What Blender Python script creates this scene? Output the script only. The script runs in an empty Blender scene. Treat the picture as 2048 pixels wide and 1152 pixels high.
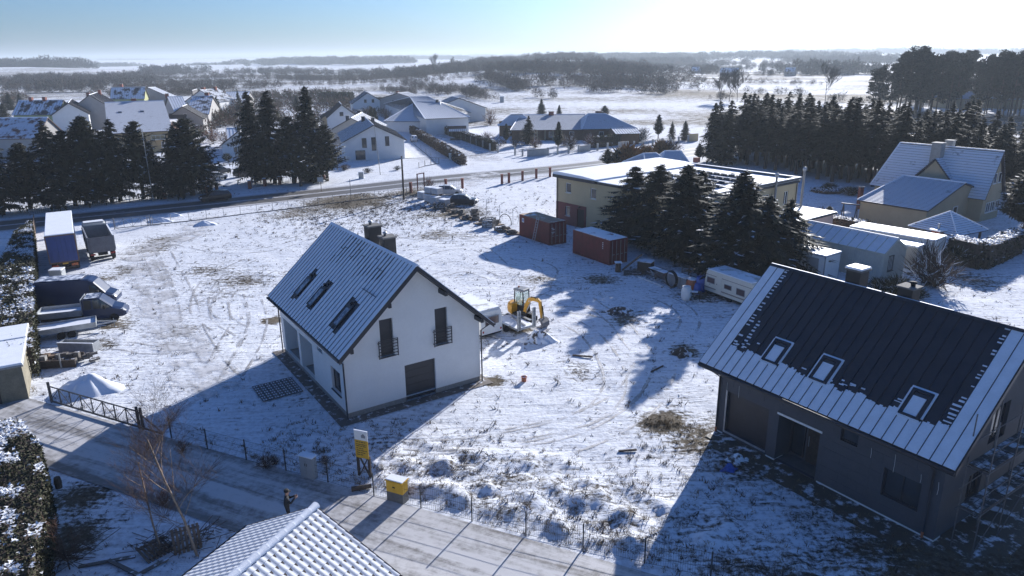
import bpy, bmesh, math, random
import numpy as np
from mathutils import Vector, Matrix

scene = bpy.context.scene
col = scene.collection
R = math.radians
rnd = random.Random(7)

# ---------------------------------------------------------------- camera
FPX, HZ, ROLL, CAMH = 1440.0, 112.0, -0.65, 20.5
_p = math.atan2(576 - HZ, FPX); _r = R(ROLL)
_fwd = Vector((0, math.cos(_p), -math.sin(_p))); _rt = Vector((1, 0, 0)); _up = _rt.cross(_fwd)
CR = math.cos(_r) * _rt + math.sin(_r) * _up
CU = -math.sin(_r) * _rt + math.cos(_r) * _up
cam_d = bpy.data.cameras.new('camera'); cam = bpy.data.objects.new('camera', cam_d); col.objects.link(cam)
cam_d.sensor_width = 36.0; cam_d.lens = FPX / 2048 * 36.0
cam_d.clip_start = 0.5; cam_d.clip_end = 30000
cam.matrix_world = Matrix(((CR.x, CU.x, -_fwd.x, 0), (CR.y, CU.y, -_fwd.y, 0), (CR.z, CU.z, -_fwd.z, CAMH), (0, 0, 0, 1)))
scene.camera = cam

# ---------------------------------------------------------------- sky, sun, exposure
SUN_AZ, SUN_EL = 28.5, 18.6            # degrees right of the view axis, above the horizon
world = bpy.data.worlds.new('World'); scene.world = world; world.use_nodes = True
wn = world.node_tree; wn.nodes.clear()
w_out = wn.nodes.new('ShaderNodeOutputWorld'); w_bg = wn.nodes.new('ShaderNodeBackground'); w_sky = wn.nodes.new('ShaderNodeTexSky')
w_sky.sky_type = 'NISHITA'; w_sky.sun_disc = False
w_sky.sun_elevation = R(SUN_EL); w_sky.sun_rotation = R(SUN_AZ)
w_sky.altitude = 50; w_sky.air_density = 1.0; w_sky.dust_density = 1.1; w_sky.ozone_density = 4.0
w_bg.inputs['Strength'].default_value = 0.054
w_tint = wn.nodes.new('ShaderNodeMix'); w_tint.data_type = 'RGBA'; w_tint.blend_type = 'MULTIPLY'; w_tint.inputs[0].default_value = 1.0
w_tint.inputs[7].default_value = (.60, .92, 1.40, 1)        # the camera's cool white balance
wn.links.new(w_sky.outputs[0], w_tint.inputs[6]); wn.links.new(w_tint.outputs[2], w_bg.inputs[0]); wn.links.new(w_bg.outputs[0], w_out.inputs[0])
sun_d = bpy.data.lights.new('sun', 'SUN'); sun = bpy.data.objects.new('sun', sun_d); col.objects.link(sun)
sun_d.energy = 5.0; sun_d.angle = R(0.53); sun_d.color = (1.0, 0.965, 0.94)
_sd = Vector((math.sin(R(SUN_AZ)) * math.cos(R(SUN_EL)), math.cos(R(SUN_AZ)) * math.cos(R(SUN_EL)), math.sin(R(SUN_EL))))
sun.rotation_euler = _sd.to_track_quat('Z', 'Y').to_euler()
scene.view_settings.view_transform = 'Standard'; scene.view_settings.look = 'None'
scene.view_settings.exposure = 0.86; scene.view_settings.gamma = 1.0
scene.view_settings.use_curve_mapping = False
scene.cycles.volume_bounces = 0
scene.cycles.max_bounces = 6; scene.cycles.diffuse_bounces = 3; scene.cycles.transparent_max_bounces = 8
scene.cycles.use_denoising = True

# ---------------------------------------------------------------- helpers
def ray(px, py):
    return _fwd + CR * ((px - 1024) / FPX) + CU * ((576 - py) / FPX)
def G(px, py, z=0.0):
    """Point of the place at height z seen at a pixel of the photograph."""
    d = ray(px, py); t = (z - CAMH) / d.z
    return Vector((d.x * t, d.y * t, z))
def HT(px, py, tx, ty):
    """Height of the top seen at (tx, ty) above the ground point seen at (px, py)."""
    P = G(px, py); d = ray(tx, ty)
    return CAMH + d.z * math.hypot(P.x, P.y) / math.hypot(d.x, d.y)

class MB:
    def __init__(s): s.v = []; s.f = []; s.m = []
    def poly(s, pts, m=0):
        n = len(s.v); s.v += [tuple(p) for p in pts]; s.f.append(tuple(range(n, n + len(pts)))); s.m.append(m); return s
    def mesh(s, vs, fs, m=0):
        n = len(s.v); s.v += [tuple(p) for p in vs]
        for f in fs: s.f.append(tuple(i + n for i in f)); s.m.append(m)
        return s
    def box(s, x0, y0, z0, x1, y1, z1, m=0):
        v = [(x0, y0, z0), (x1, y0, z0), (x1, y1, z0), (x0, y1, z0), (x0, y0, z1), (x1, y0, z1), (x1, y1, z1), (x0, y1, z1)]
        return s.mesh(v, [(0, 3, 2, 1), (4, 5, 6, 7), (0, 1, 5, 4), (1, 2, 6, 5), (2, 3, 7, 6), (3, 0, 4, 7)], m)
    def frame_box(s, o, ax, ay, az, m=0):
        o, ax, ay, az = Vector(o), Vector(ax), Vector(ay), Vector(az)
        v = [o, o + ax, o + ax + ay, o + ay, o + az, o + ax + az, o + ax + ay + az, o + ay + az]
        fs = [(0, 3, 2, 1), (4, 5, 6, 7), (0, 1, 5, 4), (1, 2, 6, 5), (2, 3, 7, 6), (3, 0, 4, 7)]
        if ax.cross(ay).dot(az) < 0: fs = [f[::-1] for f in fs]
        return s.mesh(v, fs, m)
    def bar(s, p, q, w, h=None, m=0):
        p, q = Vector(p), Vector(q); h = h or w; d = (q - p)
        a = d.normalized(); up = Vector((0, 0, 1)) if abs(a.z) < .95 else Vector((0, 1, 0))
        x = a.cross(up).normalized(); y = x.cross(a)
        return s.frame_box(p - x * w / 2 - y * h / 2, x * w, y * h, d, m)
    def tube(s, pts, r, n=6, m=0, cap=True):
        pts = [Vector(p) for p in pts]; k = len(pts); rs = r if isinstance(r, (list, tuple)) else [r] * k
        vs = []; fs = []
        for i, p in enumerate(pts):
            d = (pts[min(i + 1, k - 1)] - pts[max(i - 1, 0)]).normalized()
            up = Vector((0, 0, 1)) if abs(d.z) < .9 else Vector((1, 0, 0))
            x = d.cross(up).normalized(); y = d.cross(x)
            for j in range(n):
                a = 2 * math.pi * j / n; vs.append(p + (x * math.cos(a) + y * math.sin(a)) * rs[i])
        for i in range(k - 1):
            for j in range(n):
                j2 = (j + 1) % n; fs.append((i * n + j, i * n + j2, (i + 1) * n + j2, (i + 1) * n + j))
        if cap: fs.append(tuple(range(n))); fs.append(tuple((k - 1) * n + j for j in range(n))[::-1])
        return s.mesh(vs, fs, m)
    def lathe(s, prof, c=(0, 0, 0), n=12, m=0, axis='z'):
        vs = []; fs = []; k = len(prof)
        for (r, z) in prof:
            for j in range(n):
                a = 2 * math.pi * j / n
                if axis == 'z': vs.append((c[0] + r * math.cos(a), c[1] + r * math.sin(a), c[2] + z))
                elif axis == 'y': vs.append((c[0] + r * math.cos(a), c[1] + z, c[2] + r * math.sin(a)))
                else: vs.append((c[0] + z, c[1] + r * math.cos(a), c[2] + r * math.sin(a)))
        for i in range(k - 1):
            for j in range(n):
                j2 = (j + 1) % n; fs.append((i * n + j, i * n + j2, (i + 1) * n + j2, (i + 1) * n + j))
        fs.append(tuple(range(n))[::-1]); fs.append(tuple((k - 1) * n + j for j in range(n)))
        return s.mesh(vs, fs, m)
    def prism(s, pts, off, m=0, mside=None):
        off = Vector(off); n = len(pts); a = [Vector(p) for p in pts]; b = [p + off for p in a]
        s.poly(a[::-1], m); s.poly(b, m)
        for i in range(n):
            j = (i + 1) % n; s.poly([a[i], a[j], b[j], b[i]], m if mside is None else mside)
        return s
    def build(s, name, mats, parent=None, smooth=False, bevel=0.0, loc=None, rot=0.0, recalc=False):
        me = bpy.data.meshes.new(name); me.from_pydata(s.v, [], s.f)
        mats = mats if isinstance(mats, (list, tuple)) else [mats]
        for x in mats: me.materials.append(x)
        if len(mats) > 1: me.polygons.foreach_set('material_index', s.m)
        if recalc or bevel:
            bm = bmesh.new(); bm.from_mesh(me)
            if bevel: bmesh.ops.remove_doubles(bm, verts=bm.verts, dist=1e-4)
            bmesh.ops.recalc_face_normals(bm, faces=bm.faces); bm.to_mesh(me); bm.free()
        if smooth: me.polygons.foreach_set('use_smooth', [True] * len(me.polygons))
        me.update()
        o = bpy.data.objects.new(name, me); col.objects.link(o)
        if parent is not None: o.parent = parent
        if loc is not None: o.location = loc
        if rot: o.rotation_euler = (0, 0, rot)
        if bevel:
            b = o.modifiers.new('bevel', 'BEVEL'); b.width = bevel; b.segments = 2; b.limit_method = 'ANGLE'; b.angle_limit = R(40)
        return o

def tag(o, label=None, cat=None, group=None, kind=None):
    if label: o['label'] = label
    if cat: o['category'] = cat
    if group: o['group'] = group
    if kind: o['kind'] = kind
    return o
def thing(name, label, cat, loc=(0, 0, 0), rot=0.0, group=None):
    o = bpy.data.objects.new(name, None); col.objects.link(o); o.empty_display_size = .2
    o.location = loc; o.rotation_euler = (0, 0, rot)
    return tag(o, label, cat, group)
def dup(root, loc=None, rot=None, label=None, group=None, scale=None):
    kids = {}
    for o in col.objects:
        if o.parent is not None: kids.setdefault(o.parent.name, []).append(o)
    def cp(o, parent):
        c = o.copy(); col.objects.link(c)
        if parent is not None: c.parent = parent
        for ch in kids.get(o.name, []): cp(ch, c)
        return c
    c = cp(root, None)
    if loc is not None: c.location = loc
    if rot is not None: c.rotation_euler = (0, 0, rot)
    if scale is not None: c.scale = scale
    if label: c['label'] = label
    if group: c['group'] = group
    return c
def np_obj(name, V, F, mats, mi=None, parent=None, smooth=False):
    """Object from numpy vertex (n,3) and triangle/quad (m,k) arrays."""
    me = bpy.data.meshes.new(name); k = F.shape[1]
    me.vertices.add(len(V)); me.vertices.foreach_set('co', np.ascontiguousarray(V, np.float32).ravel())
    me.loops.add(F.size); me.loops.foreach_set('vertex_index', np.ascontiguousarray(F, np.int32).ravel())
    me.polygons.add(len(F)); me.polygons.foreach_set('loop_start', np.arange(0, F.size, k, dtype=np.int32))
    try: me.polygons.foreach_set('loop_total', np.full(len(F), k, np.int32))
    except Exception: pass
    for x in (mats if isinstance(mats, (list, tuple)) else [mats]): me.materials.append(x)
    if mi is not None: me.polygons.foreach_set('material_index', np.ascontiguousarray(mi, np.int32))
    me.polygons.foreach_set('use_smooth', np.full(len(F), smooth))
    me.update(calc_edges=True); me.validate()
    o = bpy.data.objects.new(name, me); col.objects.link(o)
    if parent is not None: o.parent = parent
    return o

# ---------------------------------------------------------------- materials
def nodes(name):
    m = bpy.data.materials.new(name); m.use_nodes = True; nt = m.node_tree; nt.nodes.clear()
    out = nt.nodes.new('ShaderNodeOutputMaterial'); b = nt.nodes.new('ShaderNodeBsdfPrincipled')
    nt.links.new(b.outputs[0], out.inputs[0])
    return m, nt, b
def N(nt, t, **kw):
    n = nt.nodes.new('ShaderNode' + t)
    for k, v in kw.items():
        if k in n.inputs: n.inputs[k].default_value = v
        else: setattr(n, k, v)
    return n
def noise(nt, vec, scale, detail=4.0, rough=.55, dist=0.0):
    n = N(nt, 'TexNoise'); n.inputs['Scale'].default_value = scale; n.inputs['Detail'].default_value = detail
    n.inputs['Roughness'].default_value = rough; n.inputs['Distortion'].default_value = dist
    if vec is not None: nt.links.new(vec, n.inputs['Vector'])
    return n.outputs['Fac']
def ramp(nt, fac, a, b, lo=0.0, hi=1.0):
    n = N(nt, 'MapRange'); n.interpolation_type = 'SMOOTHSTEP'
    n.inputs['From Min'].default_value = a; n.inputs['From Max'].default_value = b
    n.inputs['To Min'].default_value = lo; n.inputs['To Max'].default_value = hi
    nt.links.new(fac, n.inputs['Value']); return n.outputs[0]
def mixc(nt, fac, A, B):
    n = N(nt, 'Mix'); n.data_type = 'RGBA'
    for sock, x in ((n.inputs[6], A), (n.inputs[7], B)):
        if isinstance(x, (tuple, list)): sock.default_value = (x[0], x[1], x[2], 1)
        else: nt.links.new(x, sock)
    if isinstance(fac, (int, float)): n.inputs[0].default_value = fac
    else: nt.links.new(fac, n.inputs[0])
    return n.outputs[2]
def math_(nt, op, a, b=None):
    n = N(nt, 'Math'); n.operation = op
    for i, x in enumerate((a, b)):
        if x is None: continue
        if isinstance(x, (int, float)): n.inputs[i].default_value = x
        else: nt.links.new(x, n.inputs[i])
    return n.outputs[0]
def bump(nt, b, h, strength=.4, dist=.05):
    n = N(nt, 'Bump'); n.inputs['Strength'].default_value = strength; n.inputs['Distance'].default_value = dist
    nt.links.new(h, n.inputs['Height']); nt.links.new(n.outputs[0], b.inputs['Normal'])
def geo(nt): return nt.nodes.new('ShaderNodeNewGeometry').outputs['Position']
def obj_co(nt): return nt.nodes.new('ShaderNodeTexCoord').outputs['Object']
def mat(name, c, rough=.75, var=.18, scale=3.0, bmp=0.0, bscale=20.0, metal=0.0, c2=None, spec=None):
    """Plain surface with two-scale colour variation and an optional fine relief."""
    m, nt, b = nodes(name); p = obj_co(nt)
    f = noise(nt, p, scale, 6.0, .65); f2 = noise(nt, p, scale * 7, 3.0)
    f = math_(nt, 'ADD', math_(nt, 'MULTIPLY', f, .7), math_(nt, 'MULTIPLY', f2, .3))
    lo = tuple(x * (1 - var) for x in c); hi = tuple(min(1, x * (1 + var)) for x in c)
    if c2: hi = c2
    nt.links.new(mixc(nt, ramp(nt, f, .32, .68), lo, hi), b.inputs['Base Color'])
    b.inputs['Roughness'].default_value = rough; b.inputs['Metallic'].default_value = metal
    if spec is not None: b.inputs['Specular IOR Level'].default_value = spec
    if bmp: bump(nt, b, noise(nt, p, bscale, 4.0), bmp, .02)
    return m
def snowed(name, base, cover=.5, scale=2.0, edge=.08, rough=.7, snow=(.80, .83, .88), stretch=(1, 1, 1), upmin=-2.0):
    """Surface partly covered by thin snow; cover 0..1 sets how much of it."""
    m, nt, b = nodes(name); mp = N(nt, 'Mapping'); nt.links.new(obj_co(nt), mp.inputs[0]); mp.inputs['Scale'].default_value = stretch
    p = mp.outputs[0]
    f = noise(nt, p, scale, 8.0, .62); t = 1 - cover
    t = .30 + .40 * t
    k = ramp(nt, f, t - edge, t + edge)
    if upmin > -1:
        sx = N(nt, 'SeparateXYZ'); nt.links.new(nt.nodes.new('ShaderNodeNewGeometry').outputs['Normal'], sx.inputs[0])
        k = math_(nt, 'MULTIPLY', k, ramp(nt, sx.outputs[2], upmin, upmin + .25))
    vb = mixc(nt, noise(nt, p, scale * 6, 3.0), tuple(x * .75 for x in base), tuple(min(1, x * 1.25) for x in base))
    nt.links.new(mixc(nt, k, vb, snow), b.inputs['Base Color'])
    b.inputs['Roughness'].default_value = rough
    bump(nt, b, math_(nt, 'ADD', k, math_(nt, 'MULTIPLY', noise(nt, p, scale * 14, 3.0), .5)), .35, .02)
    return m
def glass_mat(name, c=(.02, .025, .03), rough=.08):
    m, nt, b = nodes(name)
    nt.links.new(mixc(nt, noise(nt, obj_co(nt), 1.5, 3.0), c, tuple(x * 2.2 for x in c)), b.inputs['Base Color'])
    b.inputs['Roughness'].default_value = rough; b.inputs['Specular IOR Level'].default_value = .8
    return m

SNOW = (.80, .83, .88)
M = {}
def ground_mat():
    m, nt, b = nodes('snowy_ground'); p = geo(nt)
    big = noise(nt, p, .035, 5.0, .6); mid = noise(nt, p, .35, 7.0, .68); fine = noise(nt, p, 3.2, 6.0, .7)
    mp = N(nt, 'Mapping'); nt.links.new(p, mp.inputs[0]); mp.inputs['Rotation'].default_value = (0, 0, R(58)); mp.inputs['Scale'].default_value = (.28, 2.4, 1)
    streak = noise(nt, mp.outputs[0], 1.3, 7.0, .72, .6)
    # thin snow: worn where the large and the small relief both run low
    s = math_(nt, 'ADD', math_(nt, 'MULTIPLY', fine, .40), math_(nt, 'MULTIPLY', mid, .30))
    s = math_(nt, 'ADD', s, math_(nt, 'ADD', math_(nt, 'MULTIPLY', big, .12), math_(nt, 'MULTIPLY', streak, .30)))
    at = N(nt, 'Attribute'); at.attribute_name = 'bare'
    s = math_(nt, 'SUBTRACT', s, math_(nt, 'MULTIPLY', at.outputs['Fac'], .34))
    cov = ramp(nt, s, .41, .52)
    soil = mixc(nt, ramp(nt, mid, .4, .6), (.055, .042, .03), (.13, .105, .07))
    soil = mixc(nt, ramp(nt, fine, .35, .65), soil, (.16, .14, .11))
    sn = mixc(nt, ramp(nt, math_(nt, 'ADD', math_(nt, 'MULTIPLY', streak, .5), math_(nt, 'MULTIPLY', fine, .5)), .40, .58), (.57, .585, .62), SNOW)
    nt.links.new(mixc(nt, cov, soil, sn), b.inputs['Base Color'])
    b.inputs['Roughness'].default_value = .9; b.inputs['Specular IOR Level'].default_value = .08
    h = math_(nt, 'ADD', math_(nt, 'MULTIPLY', fine, .55), math_(nt, 'MULTIPLY', streak, .6))
    h = math_(nt, 'ADD', h, math_(nt, 'MULTIPLY', cov, .25))
    bump(nt, b, h, .7, .14)
    return m
def ribbon_mat(name, dark, light, lo=.42, hi=.62, edge=True, along=.06, across=9.0, alpha_lo=None, rough=.6, center=None, alpha_max=1.0):
    """Road or track sheet: streaks that run along it (UV u along in metres, v across 0..1)."""
    m, nt, b = nodes(name)
    uv = nt.nodes.new('ShaderNodeTexCoord').outputs['UV']
    mp = N(nt, 'Mapping'); nt.links.new(uv, mp.inputs[0]); mp.inputs['Scale'].default_value = (along, across, 1)
    st = noise(nt, mp.outputs[0], 1.0, 7.0, .65, .4); p = geo(nt); fi = noise(nt, p, 2.2, 7.0, .7)
    f = math_(nt, 'ADD', math_(nt, 'MULTIPLY', st, .65), math_(nt, 'MULTIPLY', fi, .35))
    sx = N(nt, 'SeparateXYZ'); nt.links.new(uv, sx.inputs[0])
    if center:
        for (v0, wd, amt) in center:
            d = math_(nt, 'ABSOLUTE', math_(nt, 'SUBTRACT', sx.outputs[1], v0))
            f = math_(nt, 'ADD', f, math_(nt, 'MULTIPLY', ramp(nt, d, wd, 0.0), amt))
    k = ramp(nt, f, lo, hi)
    nt.links.new(mixc(nt, k, mixc(nt, fi, tuple(x * .7 for x in dark), dark), light), b.inputs['Base Color'])
    b.inputs['Roughness'].default_value = rough
    bump(nt, b, math_(nt, 'ADD', st, math_(nt, 'MULTIPLY', fi, .5)), .3, .04)
    if alpha_lo is not None:
        e = math_(nt, 'ABSOLUTE', math_(nt, 'SUBTRACT', sx.outputs[1], .5))
        e = math_(nt, 'ADD', e, math_(nt, 'MULTIPLY', math_(nt, 'SUBTRACT', fi, .5), alpha_lo))
        al = ramp(nt, e, .46, .26)
        if alpha_max < 1: al = math_(nt, 'MULTIPLY', al, ramp(nt, noise(nt, p, .55, 4.0), .38, .62, 0, alpha_max))
        nt.links.new(al, b.inputs['Alpha'])
    return m

M['ground'] = ground_mat()
M['snow'] = mat('snow', SNOW, .6, .05, 1.5, .35, 5.0)
M['snow_roof'] = mat('roof_snow', (.76, .79, .84), .65, .06, 2.0, .25, 9.0)
M['white_render'] = mat('white_render', (.72, .72, .70), .85, .04, .8, .12, 40.0)
M['plinth'] = mat('plinth_mosaic', (.26, .25, .23), .9, .2, 8.0, .3, 40.0)
M['dark_metal'] = mat('anthracite_metal', (.022, .025, .034), .45, .2, 2.0)
M['seam_metal'] = mat('graphite_roof_sheet', (.028, .030, .038), .42, .18, 1.2)
M['black'] = mat('black_rubber', (.015, .015, .016), .85, .25, 5.0)
M['glass'] = glass_mat('window_glass')
M['glass_blue'] = glass_mat('green_tinted_glass', (.10, .16, .15), .06)
M['gravel'] = mat('gravel', (.15, .13, .115), .95, .45, 14.0, .8, 30.0)
M['concrete'] = mat('concrete', (.30, .295, .28), .9, .18, 2.0, .3, 25.0)
M['galv'] = mat('galvanised_steel', (.36, .38, .40), .45, .2, 3.0, metal=.5)
M['grey_paint'] = mat('grey_paint', (.22, .23, .245), .55, .15, 1.5)
M['white_paint'] = mat('white_paint', (.72, .72, .70), .5, .06, 1.5)
M['cream_paint'] = mat('cream_paint', (.62, .60, .52), .55, .08, 1.2)
M['brick_red'] = mat('red_brick', (.22, .075, .055), .9, .3, 5.0, .3, 25.0)
M['wood'] = mat('weathered_wood', (.17, .12, .085), .85, .3, 6.0, .3, 30.0)
M['wood_dark'] = mat('dark_wood', (.055, .042, .035), .85, .3, 6.0, .3, 30.0)
M['yellow'] = mat('yellow_paint', (.62, .36, .03), .5, .1, 2.0)
M['orange'] = mat('excavator_yellow', (.56, .27, .012), .4, .12, 2.0)
M['blue_van'] = mat('blue_van_paint', (.012, .027, .075), .32, .12, 1.0)
M['blue_tarp'] = mat('blue_plastic', (.03, .09, .36), .45, .25, 3.0)
M['trunk'] = mat('bark', (.075, .055, .045), .95, .35, 6.0, .6, 18.0)
M['birch'] = mat('pale_bark', (.30, .22, .16), .9, .4, 4.0)
M['twig'] = mat('bare_twigs', (.085, .055, .042), .95, .3, 5.0)
M['twig_red'] = mat('reddish_twigs', (.13, .07, .05), .95, .3, 5.0)
M['twig_grey'] = mat('grey_brown_twigs', (.048, .044, .043), .95, .3, 1.0)
M['needle'] = mat('spruce_needles', (.009, .015, .009), .9, .45, .8, c2=(.024, .031, .016))
M['needle_brown'] = mat('brownish_needles', (.035, .03, .015), .9, .4, .8)
M['thuja'] = mat('cypress_leaves', (.014, .019, .009), .9, .4, 1.0, c2=(.034, .038, .016))
M['pine'] = mat('pine_needles', (.016, .024, .016), .9, .4, 1.0)
M['hedge'] = mat('hedge_leaves', (.035, .042, .018), .9, .45, 2.0, c2=(.07, .07, .03))
M['dry_grass'] = mat('dry_grass', (.20, .145, .075), .95, .35, 1.0)
M['tuft'] = mat('dead_weeds', (.085, .06, .04), .95, .4, 1.0)
M['orange_leaf'] = mat('copper_leaves', (.20, .10, .035), .9, .35, 2.0)
# ---------------------------------------------------------------- terrain
_rs = np.random.RandomState(11)
_lat = _rs.rand(257, 257).astype(np.float64)
def vnoise(x, y, s):
    x = np.asarray(x) / s + 1000.3; y = np.asarray(y) / s + 1000.7
    xi = np.floor(x).astype(int); yi = np.floor(y).astype(int); fx = x - xi; fy = y - yi
    fx = fx * fx * (3 - 2 * fx); fy = fy * fy * (3 - 2 * fy)
    a = _lat[xi % 256, yi % 256]; b = _lat[(xi + 1) % 256, yi % 256]; c = _lat[xi % 256, (yi + 1) % 256]; d = _lat[(xi + 1) % 256, (yi + 1) % 256]
    return (a * (1 - fx) + b * fx) * (1 - fy) + (c * (1 - fx) + d * fx) * fy - .5
def sstep(a, b, x):
    t = np.clip((np.asarray(x, float) - a) / (b - a), 0, 1); return t * t * (3 - 2 * t)
def catmull(pts, step=1.0):
    P = [np.array(p[:2], float) for p in pts]; P = [2 * P[0] - P[1]] + P + [2 * P[-1] - P[-2]]
    out = []
    for i in range(1, len(P) - 2):
        n = max(2, int(np.linalg.norm(P[i + 1] - P[i]) / step))
        for k in range(n):
            t = k / n
            out.append(.5 * ((2 * P[i]) + (-P[i - 1] + P[i + 1]) * t + (2 * P[i - 1] - 5 * P[i] + 4 * P[i + 1] - P[i + 2]) * t * t + (-P[i - 1] + 3 * P[i] - 3 * P[i + 1] + P[i + 2]) * t ** 3))
    out.append(P[-2]); return np.array(out)
def dist_line(x, y, pts):
    d = np.full(np.shape(x), 1e9)
    for a, b in zip(pts[:-1], pts[1:]):
        ab = b - a; L = ab @ ab
        t = np.clip(((x - a[0]) * ab[0] + (y - a[1]) * ab[1]) / L, 0, 1)
        d = np.minimum(d, np.hypot(x - a[0] - t * ab[0], y - a[1] - t * ab[1]))
    return d
def gp(*px): return [G(a, b)[:2] for a, b in px]

ROAD = catmull([(-150, 36), (-90, 78), (-60, 97), (-42, 107.5), (-25.5, 117.6), (-11, 127.3), (8, 137), (24, 147.5), (46, 164), (75, 186), (120, 230)], 4)
_lv = Vector((.907, -.422, 0)); _ln = Vector((-.422, -.907, 0))
_l0 = Vector((-22.2, 37.6, 0)) + _ln * 2.35
LANE = catmull([_l0 + _lv * t + Vector((0, 0, 0)) for t in (-60, -40, -20, -8, 0, 10, 20, 30, 45, 60)], 2)
SIDE = catmull(gp((985, 318), (925, 306), (870, 285), (835, 268), (812, 255)), 3)
APRON = catmull(gp((930, 372), (960, 352), (990, 345)), 2)
JUNC = catmull(gp((985, 322), (930, 300), (895, 282), (880, 262)), 3)
DRIVE = catmull([(-41.5, 97), (-39.5, 84)] + gp((285, 495), (305, 560), (335, 640), (385, 720), (440, 790)), 2)

HILLS = [(30, 600, 85, 130, 6.5), (-40, 660, 80, 90, 4), (95, 680, 70, 90, 5), (-860, 1250, 230, 200, 12), (70, 1080, 120, 240, 15), (-20, 900, 60, 120, 6), (700, 2300, 500, 400, 12), (-300, 2400, 700, 400, 10)]
def height(x, y):
    x = np.asarray(x, float); y = np.asarray(y, float)
    r = np.hypot(x, y)
    z = .16 * vnoise(x, y, 9.0) + .10 * vnoise(x, y, 2.2) + .055 * vnoise(x, y, .8)
    # rough tussocks in the strip behind the lane fence and on the lawn of the grey house
    s = (x + 22.2) * .422 + (y - 37.6) * .907          # distance behind the fence line
    a = (x + 22.2) * .907 - (y - 37.6) * .422          # along it
    h = sstep(.3, 1.0, s) * sstep(8.0, 4.0, s) * sstep(13, 19, a)
    hum = np.maximum(0, vnoise(x, y, 1.1) + .12) + .6 * np.maximum(0, vnoise(x + 50, y, .55))
    z = z + h * .55 * hum
    z = z + .25 * sstep(.0, .8, s) * sstep(2.2, 1.0, s) * np.maximum(0, vnoise(x, y, 1.6) + .2)
    far = sstep(150, 500, r)
    z = z * (1 - far) + far * (1.2 * vnoise(x, y, 60) + 3.0 * vnoise(x, y, 310))
    for hx, hy, sx, sy, hh in HILLS:
        z = z + hh * np.exp(-((x - hx) / sx) ** 2 - ((y - hy) / sy) ** 2)
    z = z + sstep(3200, 5600, r) * (20 + 26 * vnoise(x, y, 1500) + 10 * vnoise(x, y, 500))
    z = z * sstep(0, 14, r)
    return z
def bare(x, y):
    b = np.zeros(np.shape(x))
    for (px, py, rad, amt) in BARE:
        c = G(px, py); d = np.hypot(x - c.x, y - c.y) / rad
        b = np.maximum(b, amt * np.exp(-d * d * 1.3))
    r = np.hypot(x, y)
    # meadow of dry reddish grass beyond the road, and streaks over the far fields
    b = np.maximum(b, .5 * sstep(215, 235, r) * sstep(330, 290, r) * sstep(-60, -20, x) * (.6 + vnoise(x, y, 25)))
    b = np.maximum(b, .48 * sstep(300, 380, r) * (.5 + 1.2 * vnoise(x * .35, y, 22)) * sstep(2500, 900, r))
    s = (x + 22.2) * .422 + (y - 37.6) * .907; a = (x + 22.2) * .907 - (y - 37.6) * .422
    b = np.maximum(b, .16 * sstep(.4, 1.2, s) * sstep(9, 5, s) * sstep(10, 20, a))
    b = np.maximum(b, .28 * sstep(28, 34, a) * sstep(13, 7, s) * sstep(.4, 1, s) * (.55 + vnoise(x, y, 2.5)))
    return np.clip(b, 0, 1)
BARE = [(1330, 845, 1.6, .9), (1390, 870, 2.6, .5), (545, 640, 1.0, .9), (985, 762, .9, .9), (1500, 930, 3, .35),
        (1650, 1030, 3, .25), (1750, 1100, 4, .3), (1900, 1130, 6, .55), (1980, 1060, 5, .6), (700, 402, 8, .75), (600, 425, 6, .45), (820, 385, 5, .6),
        (900, 425, 6, .5), (1250, 640, 1.5, .55), (1370, 705, 1.3, .6), (1080, 560, 3, .3), (370, 660, 1.5, .35), (330, 690, 1.2, .35), (300, 500, 3, .45),
        (260, 540, 3, .4), (330, 480, 3, .45), (480, 560, 5, .35), (420, 540, 4, .35), (1160, 740, 2, .25), (1040, 660, 1.2, .7), (180, 690, 2.2, .35),
        (230, 650, 1.8, .5), (200, 560, 2, .5), (130, 1080, 2.0, .6), (150, 1000, 2, .5), (1300, 545, 2.5, .5), (1400, 590, 2.5, .5), (1430, 520, 4, .9),
        (1500, 540, 4, .9), (1200, 560, 2, .5), (1180, 400, 3, .3), (880, 470, 3, .4), (1560, 620, 3, .6), (1950, 560, 3, .5), (680, 500, 3, .25)]
def axis(fine0, fine1, step, lo, hi, g=1.075):
    a = [fine0]
    while a[-1] < fine1: a.append(a[-1] + step)
    s = step
    while a[-1] < hi: s *= g; a.append(a[-1] + s)
    b = []; s = step; q = fine0
    while q > lo: s *= g; q -= s; b.append(q)
    return np.array(b[::-1] + a)
gx = axis(-34, 30, .24, -9000, 9000); gy = axis(18, 66, .24, -60, 9000, 1.06)
X, Y = np.meshgrid(gx, gy)
Z = height(X, Y)
near = (np.hypot(X, Y) < 420)
for pts, w in ((ROAD, 5.2), (LANE, 2.9), (SIDE, 2.3), (APRON, 4.0), (JUNC, 4.2), (DRIVE, 2.6)):
    d = np.full(X.shape, 1e9); d[near] = dist_line(X[near], Y[near], pts)
    k = sstep(w + 1.2, w, d); Z = Z * (1 - k) + k * (-.03)
def flat(ox, oy, th, x0, y0, x1, y1, zz=0.0, soft=.6):
    """Level the ground under a building, given in the building's own frame."""
    global Z
    u = (X - ox) * math.cos(th) + (Y - oy) * math.sin(th); v = -(X - ox) * math.sin(th) + (Y - oy) * math.cos(th)
    d = np.maximum(np.maximum(x0 - u, u - x1), np.maximum(y0 - v, v - y1))
    k = sstep(soft, 0, d); Z = Z * (1 - k) + k * zz
WH = (-9.84, 38.54, .586); DH = (11.55, 36.69, -.9777)
flat(*WH, -1.0, -1.0, 10, 13.3, -.03); flat(*DH, -.9, -2.6, 13.4, 10, -.03)
nx, ny = len(gx), len(gy)
idx = np.arange(nx * ny).reshape(ny, nx)
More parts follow.
